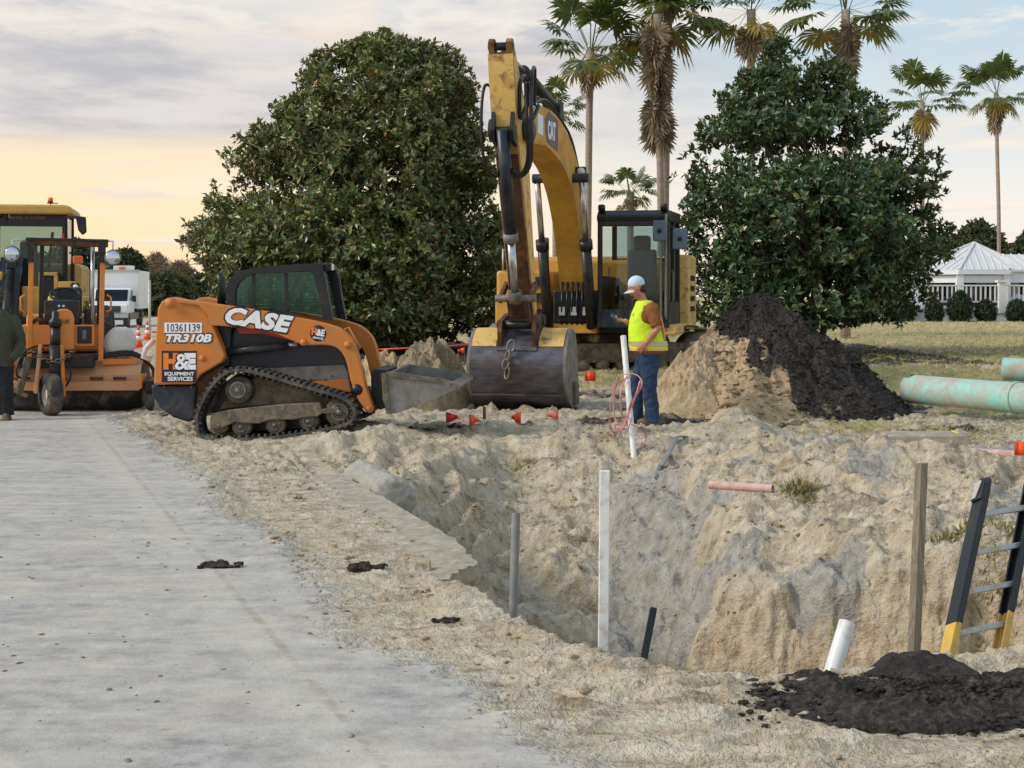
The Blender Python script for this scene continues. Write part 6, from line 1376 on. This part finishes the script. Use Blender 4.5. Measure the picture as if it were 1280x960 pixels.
a_ = pp[mk <= .5]; crumbs('sand_crumbs', 'sand clumps on the tan side of the soil pile', a_, .006 + .05 * rng.random(len(a_)) ** 4, M['sandheap'], 6)
# dark lumps on the road
def clod(label, u, v, w, h, seed, n=60):
    rg = np.random.default_rng(seed); g = G(u, v); T = thing('soil_clod', label, 'clod', (g.x, g.y, H(g.x, g.y))); m = MB()
    for i in range(n): m.ell((rg.normal() * w * .24, rg.normal() * w * .16, abs(rg.normal()) * h * .25 + .004), (rg.uniform(.25, .6) * w * .4, rg.uniform(.25, .5) * w * .3, rg.uniform(.3, .7) * h * .5), 8, 6)
    o = m.build('clod', M['blacksoil'], T); remesh(o, .006, 1, .5, .02, .015)
clod('flat black clod lying alone on the grey concrete', 274, 709, .16, .05, 1); clod('black clod on the rippled sand strip', 455, 713, .16, .06, 2); clod('tiny dark clod near the edge of the sand strip', 560, 783, .10, .03, 3)
# ------------------------------------------------------------------ broken kerb at the end of the slab
g = G(492, 598, .08)
KB = thing('concrete_kerb', 'broken end of a sand-covered concrete kerb sticking out over the hole', 'kerb', (g.x + .02, g.y, -.08), R(17))
m = MB(); rg = np.random.default_rng(3)
for yy, kk in ((0, 1), (.06, 1.06), (.5, 1.02), (1.2, 1.0), (2.2, 1.0)): pass
rings = [(0, -.02, .85), (0, .0, 1.0), (0, .3, 1.0), (0, .8, .98), (0, 1.5, .95)]
kp = [(-.20, -.16), (-.06, -.24), (.12, -.20), (.21, -.08), (.20, .06), (.10, .16), (-.04, .19), (-.16, .15), (-.22, .02)]
vs_ = []
for xx, yy, s_ in rings:
    for (a_, b_) in kp: vs_.append((a_ * s_ * .85 + rg.normal() * .012, yy + rg.normal() * .02 * (yy < .1), b_ * s_ * .9 + .0 + rg.normal() * .012))
n = len(kp); m.add(vs_, [(i * n + k, i * n + (k + 1) % n, (i + 1) * n + (k + 1) % n, (i + 1) * n + k) for i in range(4) for k in range(n)] + [tuple(range(n - 1, -1, -1)), tuple(range(4 * n, 5 * n))])
o = m.build('kerb', pm('grey_kerb_concrete', lin(150, 148, 142), .9, var=.2, scale=9, dirt=lin(186, 174, 154), amt=.4, dscale=5, hard=.25, bump=.8, bscale=30), KB); remesh(o, .018, 1, .5, .04, .05)
# ------------------------------------------------------------------ posts and pipes in the hole
def ppost(name, label, cat, p0, p1, w, mat, square=False, group=None, hollow=False):
    p0 = Vector(p0); p1 = Vector(p1); T = thing(name, label, cat, p0, 0, group); v_ = p1 - p0; m = MB()
    if square: m.bar((0, 0, 0), v_, w, w * .8, up=(0, 1, 0)); m.build('shaft', mat, T, .004)
    else:
        m.tube([(0, 0, 0), v_], w / 2, 20, caps=False)
        t_ = v_.normalized(); a_ = t_.orthogonal().normalized(); b_ = t_.cross(a_); ri = w / 2 * .84
        vs = [v_ + (a_ * math.cos(2 * math.pi * k / 20) + b_ * math.sin(2 * math.pi * k / 20)) * r_ - t_ * dz for r_, dz in ((w / 2, 0), (ri, 0), (ri, w * 1.5)) for k in range(20)]
        m.add(vs, [(i * 20 + k, i * 20 + (k + 1) % 20, (i + 1) * 20 + (k + 1) % 20, (i + 1) * 20 + k) for i in range(2) for k in range(20)] + [tuple(range(40, 60))], False)
        vs2 = [(a_ * math.cos(2 * math.pi * k / 20) + b_ * math.sin(2 * math.pi * k / 20)) * (w / 2) for k in range(20)]; m.add(vs2, [tuple(range(20))])
        m.build('pipe', mat, T)
    return T
tp_ = W(756, 588, 7.3); bt_ = W(752, 840, 7.3); bt_.z -= 1.2
ppost('plastic_post', 'tall white square plastic post standing upright at the near edge of the hole', 'post', bt_ + Vector((-.004, 0, 0)), tp_, .048, M['pvc'], True)
tp_ = W(645, 641, 8.6); bt_ = W(641, 775, 8.5); bt_ = bt_ + (bt_ - tp_) * 1.3; ppost('conduit', 'thin grey conduit standing near the broken slab corner', 'pipe', bt_, tp_, .048, M['greypvc'])
tp_ = W(817, 760, 9.6); bt_ = W(802, 838, 9.4); bt_ = bt_ + (bt_ - tp_) * 1.0; ppost('steel_rod', 'short black rod leaning in the hole beside the white post', 'rod', bt_, tp_, .042, M['black'], True)
tp_ = W(1059, 778, 8.2); bt_ = W(1041, 838, 8.1); bt_ = bt_ + (bt_ - tp_) * 2.0; ppost('pvc_pipe', 'stubby white plastic pipe poking out above the black soil', 'pipe', bt_, tp_, .088, M['pvc'])
# timber stake
tp_ = W(1152, 579, 8.7); bt_ = W(1142, 825, 8.5); dv = bt_ - tp_; bt_ = bt_ + dv * .9
WS = thing('timber_stake', 'grey weathered timber stake standing upright beside the ladder', 'stake', bt_)
v_ = tp_ - bt_; rz = Matrix.Rotation(R(52), 3, 'Z'); t_ = v_.normalized(); a_ = (rz @ Vector((1, 0, 0))); b_ = (rz @ Vector((0, 1, 0)))
m = MB(); m.add([p + a_ * i * .045 + b_ * j * .02 for p in (Vector((0, 0, 0)), v_) for i, j in ((-1, -1), (1, -1), (1, 1), (-1, 1))], [(3, 2, 1, 0), (4, 5, 6, 7), (0, 1, 5, 4), (1, 2, 6, 5), (2, 3, 7, 6), (3, 0, 4, 7)]); m.build('board', M['wood'], WS, .003)
# pink pipes
def lie(u0, d0, u1, d1, r_):
    """end points of a pipe resting on the bumps between two spots"""
    a = np.array([(u0 - 640) / F * d0, d0]); b = np.array([(u1 - 640) / F * d1, d1]); s_ = np.linspace(0, 1, 25)[:, None]; p = a + (b - a) * s_; h = terrain(p[:, 0], p[:, 1])
    za, zb = h[:5].mean(), h[-5:].mean(); lift = max(0, np.percentile(h - (za + (zb - za) * s_[:, 0]), 85))
    return Vector((a[0], a[1], za + lift + r_ * .7)), Vector((b[0], b[1], zb + lift + r_ * .7))
p0, p1 = lie(887, 13.9, 966, 13.6, .04); p0.z = p1.z = max(p0.z, p1.z) - .015; ppost('conduit', 'short pink pipe with open end lying on the grey clay bank', 'pipe', p0, p1, .078, M['pink'])
p0, p1 = lie(1141, 15.1, 1330, 14.3, .045); ppost('conduit', 'long pale pink pipe lying on the spoil at the top of the bank', 'pipe', p1, p0, .09, M['pink'])
# teal sewer pipes
def teal(label, p0, p1, r_, notch=True):
    p0 = Vector(p0); p1 = Vector(p1); T = thing('sewer_pipe', label, 'pipe', p0, 0, 'weathered teal pipes on the lawn'); v_ = p1 - p0; L_ = v_.length; t_ = v_.normalized(); up = Vector((0, 0, 1)); a_ = t_.cross(up).normalized(); b_ = a_.cross(t_)
    n = 40; st_ = [0, .25 * r_ * 2.2, L_ * .3, L_ * .6, L_]; m = MB(); fs = []; vs = []
    for rr_ in (r_, r_ * .93):
        for s_ in st_:
            for k in range(n): an = 2 * math.pi * k / n; vs.append(t_ * s_ + (a_ * math.cos(an) + b_ * math.sin(an)) * rr_)
    ns = len(st_)
    for l in range(2):
        for i in range(ns - 1):
            for k in range(n):
                if notch and i == 0 and 6 <= k <= 9: continue
                o_ = l * ns * n; fs.append((o_ + i * n + k, o_ + i * n + (k + 1) % n, o_ + (i + 1) * n + (k + 1) % n, o_ + (i + 1) * n + k))
    for k in range(n):
        if not (notch and 6 <= k <= 9): fs.append((k, (k + 1) % n, ns * n + (k + 1) % n, ns * n + k))
        fs.append(((ns - 1) * n + k, (ns - 1) * n + (k + 1) % n, (2 * ns - 1) * n + (k + 1) % n, (2 * ns - 1) * n + k))
    m.add(vs, fs, True); m.build('pipe', M['teal'], T)
    MB().tube([t_ * (L_ * .62), t_ * (L_ * .64)], r_ * 1.07, 32).build('collar', M['teal'], T); return T
p0 = W(1137, 486, 21.3); p1 = W(1360, 505, 18.9); teal('long weathered teal pipe with notched end lying beside the black soil', p0, p1, .195)
p0 = W(1255, 461, 22.6); p1 = W(1420, 470, 21.6); teal('second teal pipe resting higher up behind the long notched one', p0, p1, .165, False)
# soil wedge that carries the upper teal pipe
heap('soil_heap', 'low brown soil bed under the teal pipes', W(1290, 490, 21.9).x, 21.9, 1.1, .8, .30, 47, M['greyheap'], .4, .05, .03, 160, 50)
# flat concrete slab piece and grey geotextile
g = G(1155, 556, .1); CS = thing('concrete_slab', 'flat broken concrete slab half buried in the spoil bank', 'slab', (g.x, g.y, H(g.x, g.y) + .13), R(-8))
o = MB().prism([(-.42, -.1), (.40, -.1), (.44, .0), (.38, .08), (-.38, .07), (-.45, .02)], -.25, .28).build('slab', M['concrete'], CS, .015)
g = G(1248, 574, .05); GT = thing('fabric_sheet', 'scrap of grey filter fabric lying under the pink pipe', 'fabric', (g.x, g.y, H(g.x, g.y) + .08), R(5)); m = MB(); nn_ = 14
m.add([((i / nn_ - .5) * .7, (j / nn_ - .5) * .5, .05 * math.sin(i * .9) * math.cos(j * .7) + .02) for j in range(nn_ + 1) for i in range(nn_ + 1)], [(j * (nn_ + 1) + i, j * (nn_ + 1) + i + 1, (j + 1) * (nn_ + 1) + i + 1, (j + 1) * (nn_ + 1) + i) for j in range(nn_) for i in range(nn_)], True)
o = m.build('sheet', pm('grey_fabric', lin(140, 138, 138), .9, var=.15, dirt=lin(170, 156, 132), amt=.4), GT); o.modifiers.new('t', 'SOLIDIFY').thickness = .006
# grey sheeting strip / cable draped into the gully
pts = [(858, 553, .03), (846, 560, .0), (836, 572, -.06), (829, 590, -.18), (825, 612, -.36), (820, 640, -.55)]
P = [G(*p) for p in pts]; CB = thing('drape_cable', 'grey plastic strip hanging down into the clay gully', 'strip', P[0]); MB().tube(catmull([Vector((p.x, p.y, max(p.z, H(p.x, p.y)) + .03)) - P[0] for p in P], 5), .028, 8, sq=.4).build('strip', M['greypvc'], CB)
# ------------------------------------------------------------------ ladder
lt = W(1226, 612, 10.0); ll_ = W(1180, 825, 9.3); wv = Vector((.42, .24, .02)); dv = lt - ll_; lbm = ll_ - dv * 1.25
LD = thing('ladder', 'yellow fibreglass ladder with black taped rails leaning out of the hole', 'ladder', lbm); T = LD; ax = dv.normalized(); full = (lt - lbm).length; nrm = wv.cross(ax).normalized(); ws = wv.normalized(); cut = full - (lt - ll_).length * .80
for k in range(2):
    o_ = wv * k
    for a0, a1, mt, nm, ex in ((0, cut, 'fibre', 'rail', 0), (cut, full, 'black', 'taped_rail', .004)):
        m = MB(); s_ = 1 if k == 0 else -1; c0, c1 = o_ + ax * a0, o_ + ax * a1
        for (off, w_, h_) in ((0, .016 + ex, .095 + ex),): m.bar(c0, c1, w_, h_, up=nrm)
        for e in (-1, 1): m.bar(c0 + ws * s_ * .022 + nrm * e * .042, c1 + ws * s_ * .022 + nrm * e * .042, .04 + ex, .012 + ex, up=nrm)
        m.build(nm, M[mt], T, .003)
    ca_ = o_ + ax * (full + .02); m = MB(); m.prism([(-.05, -.1), (.05, -.1), (.052, .02), (.035, .06), (0, .075), (-.035, .06), (-.052, .02)], -.03, .045, fn=lambda p, y: ca_ + nrm * p[0] + ax * p[1] + ws * (y if k == 0 else -y)); m.build('rail_cap', M['black'], T, .008)
    m = MB(); m.prism([(-.035, -.08), (.0, -.08), (.03, .04), (.0, .06), (-.036, .04)], -.038, -.031, fn=lambda p, y: ca_ + nrm * p[0] + ax * p[1] + ws * (y if k == 0 else -y)); m.build('cap_plate', M['alum'], T)
s_ = full - .20
while s_ > .2:
    MB().bar(ax * s_ + ws * .01, ax * s_ + wv - ws * .01, .032, .036, up=ax).build('rung', M['alum'], T, .006); s_ -= .29
# ------------------------------------------------------------------ flags
def flag(u, v, label, mat, d=None, size=.11, h=.22, seed=0, z=None, flat=False):
    g = G(u, v) if d is None else W(u, v, d); zz = H(g.x, g.y); T = thing('marker_flag', label, 'flag', (g.x, g.y, zz), R(seed * 31), 'survey marker flags'); hh = h if z is None else z - zz
    MB().cyl((0, 0, -.08), (0, .0, hh), .0035, n=6).build('wire', M['steel'], T); k = 6; vs = []
    for i in range(k + 1):
        x_ = i / k * size; w_ = 1 if flat else (1 - .75 * i / k)
        for e in (0, 1): vs.append((x_, .018 * math.sin(i * 1.5 + seed), hh - (e * size * .9 * w_) - (0 if flat else i / k * size * .35)))
    o = MB().add(vs, [(2 * i, 2 * i + 1, 2 * i + 3, 2 * i + 2) for i in range(k)], True).build('flag', mat, T); o.modifiers.new('t', 'SOLIDIFY').thickness = .004
flag(558, 545, 'crimson marker flag standing next to the loader bucket tip', M['redflag'], None, .15, .24, 1); flag(588, 545, 'orange marker flag between the two red flags', M['orangeflag'], None, .16, .24, 2); flag(606, 539, 'bright red marker flag below the excavator bucket', M['redflag'], None, .16, .25, 3, flat=True)
flag(650, 540, 'lone orange marker flag below the middle of the excavator bucket', M['orangeflag'], None, .17, .24, 4); flag(697, 541, 'faded pink marker flag at the edge of the far bank', M['pinkflag'], None, .13, .24, 5)
flag(731, 481, 'orange square flag beside the excavator bucket side plate', M['orangeflag'], 24.2, .17, .3, 0, W(731, 464, 24.2).z, True); flag(581, 448, 'small orange flag at the foot of the magnolia dome', M['orangeflag'], 26.5, .12, .3, 6, W(581, 434, 26.5).z); flag(1268, 585, 'large orange red flag at the end of the pink pipe', M['orangeflag'], 14.4, .16, .35, 0, W(1268, 552, 14.4).z, True)
# orange string line behind the loader bucket
a_ = W(470, 437, 27); b_ = W(640, 426, 27.5); SL = thing('string_line', 'taut orange string line strung behind the loader bucket', 'string', (a_.x, a_.y, .36)); oo = Vector((a_.x, a_.y, .36))
MB().tube([a_ - oo, (a_ + b_) / 2 - oo + Vector((0, 0, -.02)), b_ - oo], .014, 6).build('string', M['orangeflag'], SL)
for p in (a_, b_): MB().bar(Vector((p.x, p.y, .2)) - oo, p - oo + Vector((0, 0, .05)), .03, .03, up=(0, 1, 0)).build('peg', M['wood'], SL)
# ------------------------------------------------------------------ leaning pole with ribbon by the person
p0 = W(793, 566, 16.4); p1 = W(779, 420, 16.9); p0.z -= .1; ppost('pvc_pole', 'slim white plastic pole leaning in front of the person in the vest', 'pole', p0, p1, .062, M['pvc'])
RB = thing('ribbon_tangle', 'tangle of pink marking ribbon looped around the leaning white pole', 'ribbon', (p0.x, p0.y, 0)); rg = np.random.default_rng(9)
def wp(u, v, d): return W(u, v, d) - Vector((p0.x, p0.y, 0))
for k, pts in enumerate([[(783, 468), (772, 472), (764, 500), (762, 530), (770, 545)], [(784, 466), (798, 470), (802, 482), (792, 500), (784, 520)], [(784, 470), (776, 490), (778, 520), (788, 512), (796, 490), (800, 476)], [(786, 515), (778, 535), (770, 530), (766, 545)], [(788, 530), (800, 536), (808, 545), (804, 556), (797, 560)], [(786, 472), (770, 482), (768, 520), (782, 540), (790, 520)], [(790, 500), (782, 522), (772, 548)]]):
    MB().tube(catmull([wp(u, v, 16.5 + .12 * math.sin(i * 2 + k)) for i, (u, v) in enumerate(pts)], 7), .011, 6, sq=.5).build('ribbon', M['pinktape'], RB)
WT = thing('tape_scrap', 'short scraps of white tape on the ground below the ribbon', 'tape', G(760, 556)); o0 = G(760, 556)
for pts in ([(748, 552), (758, 545), (764, 546)], [(758, 545), (763, 552), (768, 558)]): MB().tube(catmull([Vector((*(G(*p).xy - o0.xy), H(*G(*p).xy) + .03)) for p in pts], 5), .012, 6, sq=.4).build('tape', M['pvc'], WT)
YT = thing('caution_tape', 'strip of yellow caution tape lying along the pink pipe', 'tape', G(1205, 572)); o0 = G(1205, 572)
MB().tube(catmull([Vector((*(G(*p).xy - o0.xy), H(*G(*p).xy) + .05)) for p in ((1190, 567), (1205, 570), (1222, 575), (1240, 578))], 5), .02, 6, sq=.3).build('tape', M['decaly'], YT)
# ------------------------------------------------------------------ white pavilion with deck
d = 75.0; pu = 1218
PV = thing('pavilion', 'white pavilion with standing-seam metal roof and balustraded deck beyond the lawn', 'pavilion', (W(pu, 400, d).x, d, .42), 0); T = PV
M['roofw'] = pm('white_metal_roof', lin(214, 214, 212), .45, var=.04); M['pvwhite'] = pm('white_siding', lin(226, 224, 222), .6, var=.03); M['pvblue'] = pm('white_deck_paint', lin(214, 222, 232), .6, var=.03); M['intr'] = pm('dim_interior', lin(120, 108, 100), .8, var=.1)
def QX(u): return (u - pu) / F * d
def QZ(v, dd=d): return CH - (v - 370) / F * dd - .42
ze, za = QZ(337), QZ(301)
cx, cy = QX(1230), 2.9; Ro = 3.2; ap = Vector((QX(1240), cy, za))
cor = [Vector((cx + Ro * math.cos(R(22.5 + 45 * k)), cy + Ro * math.sin(R(22.5 + 45 * k)), ze)) for k in range(8)]
for k in range(8):
    a_, b_ = cor[k], cor[(k + 1) % 8]; pn = MB().add([a_, b_, ap, a_ - Vector((0, 0, .1)), b_ - Vector((0, 0, .1)), ap - Vector((0, 0, .1))], [(0, 1, 2), (5, 4, 3), (0, 3, 4, 1), (1, 4, 5, 2), (2, 5, 3, 0)]).build('roof_panel', M['roofw'], T)
    MB().bar(a_ + Vector((0, 0, .03)), ap + Vector((0, 0, .03)), .14, .08).build('hip_cap', M['roofw'], T)
    if k in (3, 4, 5, 6):
        for j in range(1, 7):
            s_ = j / 7; e = a_.lerp(b_, s_); h_ = 1 - abs(2 * s_ - 1); tp_ = e + (ap - (a_ + b_) / 2) * (.98 * h_); MB().bar(e + Vector((0, 0, .02)), tp_ + Vector((0, 0, .02)), .03, .05).build('seam', M['pvwhite'], pn)
    MB().bar(a_ - Vector((0, 0, .16)), b_ - Vector((0, 0, .16)), .08, .14).build('fascia', M['pvwhite'], T)
    c0 = a_ + (Vector((cx, cy, ze)) - a_) * .08; MB().bx(c0.x - .16, c0.x + .16, c0.y - .16, c0.y + .16, .7, ze - .15).build('column', M['pvwhite'], T)
    a2 = a_ + (Vector((cx, cy, ze)) - a_) * .08; b2 = b_ + (Vector((cx, cy, ze)) - b_) * .08; MB().bar(a2 - Vector((0, 0, .45)), b2 - Vector((0, 0, .45)), .1, .35).build('beam', M['pvwhite'], T)
# wing
wx0, wx1 = QX(1248), QX(1440)
rp = MB().prism([(-.05, ze), (2.9, QZ(316)), (5.8, ze), (5.8, ze - .1), (2.9, QZ(316) - .1), (-.05, ze - .1)], wx0, wx1, fn=lambda p, y: (y, p[0], p[1])).build('wing_roof', M['roofw'], T)
for k in range(18):
    x_ = wx0 + .3 + k * .4; MB().bar((x_, -.05, ze + .03), (x_, 2.85, QZ(316) + .03), .03, .05).build('seam', M['pvwhite'], rp)
for k in range(4): x_ = wx0 + .35 + k * 2.1; MB().bx(x_ - .15, x_ + .15, .2, .5, .7, ze - .1).build('column', M['pvwhite'], T)
MB().bx(wx0, wx1, .15, .45, ze - .62, ze - .12).build('beam', M['pvwhite'], T)
MB().bx(QX(1150), wx1, 5.4, 5.6, .6, ze - .2).build('back_wall', M['intr'], T)
for k in range(6): MB().bx(QX(1160) + k * 1.5, QX(1160) + k * 1.5 + .9, 5.36, 5.4, 1.2, 2.0).build('window', M['tglass'], T)
# deck
dk0 = QX(1124)
MB().bx(dk0, wx1, -1.6, 5.6, .58, .70).build('deck_floor', M['pvblue'], T); MB().bx(dk0, wx1, -1.5, -1.4, -.1, .58).build('deck_skirt', M['pvblue'], T)
zr0, zr1 = QZ(378, 73.4), QZ(356, 73.4)
MB().bx(dk0, wx1, -1.53, -1.43, zr1 - .07, zr1).build('hand_rail', M['pvwhite'], T); MB().bx(dk0, wx1, -1.51, -1.45, zr0, zr0 + .07).build('bottom_rail', M['pvwhite'], T)
x_ = dk0 + .1
while x_ < wx1: MB().bx(x_ - .035, x_ + .035, -1.51, -1.45, zr0 + .05, zr1 - .05).build('baluster', M['pvwhite'], T); x_ += .225
for u_ in (1126, 1240, 1330): po = MB().bx(QX(u_) - .17, QX(u_) + .17, -1.65, -1.33, .4, zr1 + .12).build('newel_post', M['pvwhite'], T); MB().bx(QX(u_) - .25, QX(u_) + .25, -1.72, -1.26, zr1 + .12, zr1 + .22).build('post_cap', M['pvwhite'], po)
for u_, w_ in ((1154, .35), (1262, .4)):
    MB().prism([(-w_, .72), (-w_ * .9, 1.0), (-w_ * .6, 1.22), (0, 1.3), (w_ * .6, 1.22), (w_ * .9, 1.0), (w_, .72)], -1.30, -1.22, fn=lambda p, y: (QX(u_) + p[0], y, p[1])).build('curved_bench_back', M['pvblue'], T)
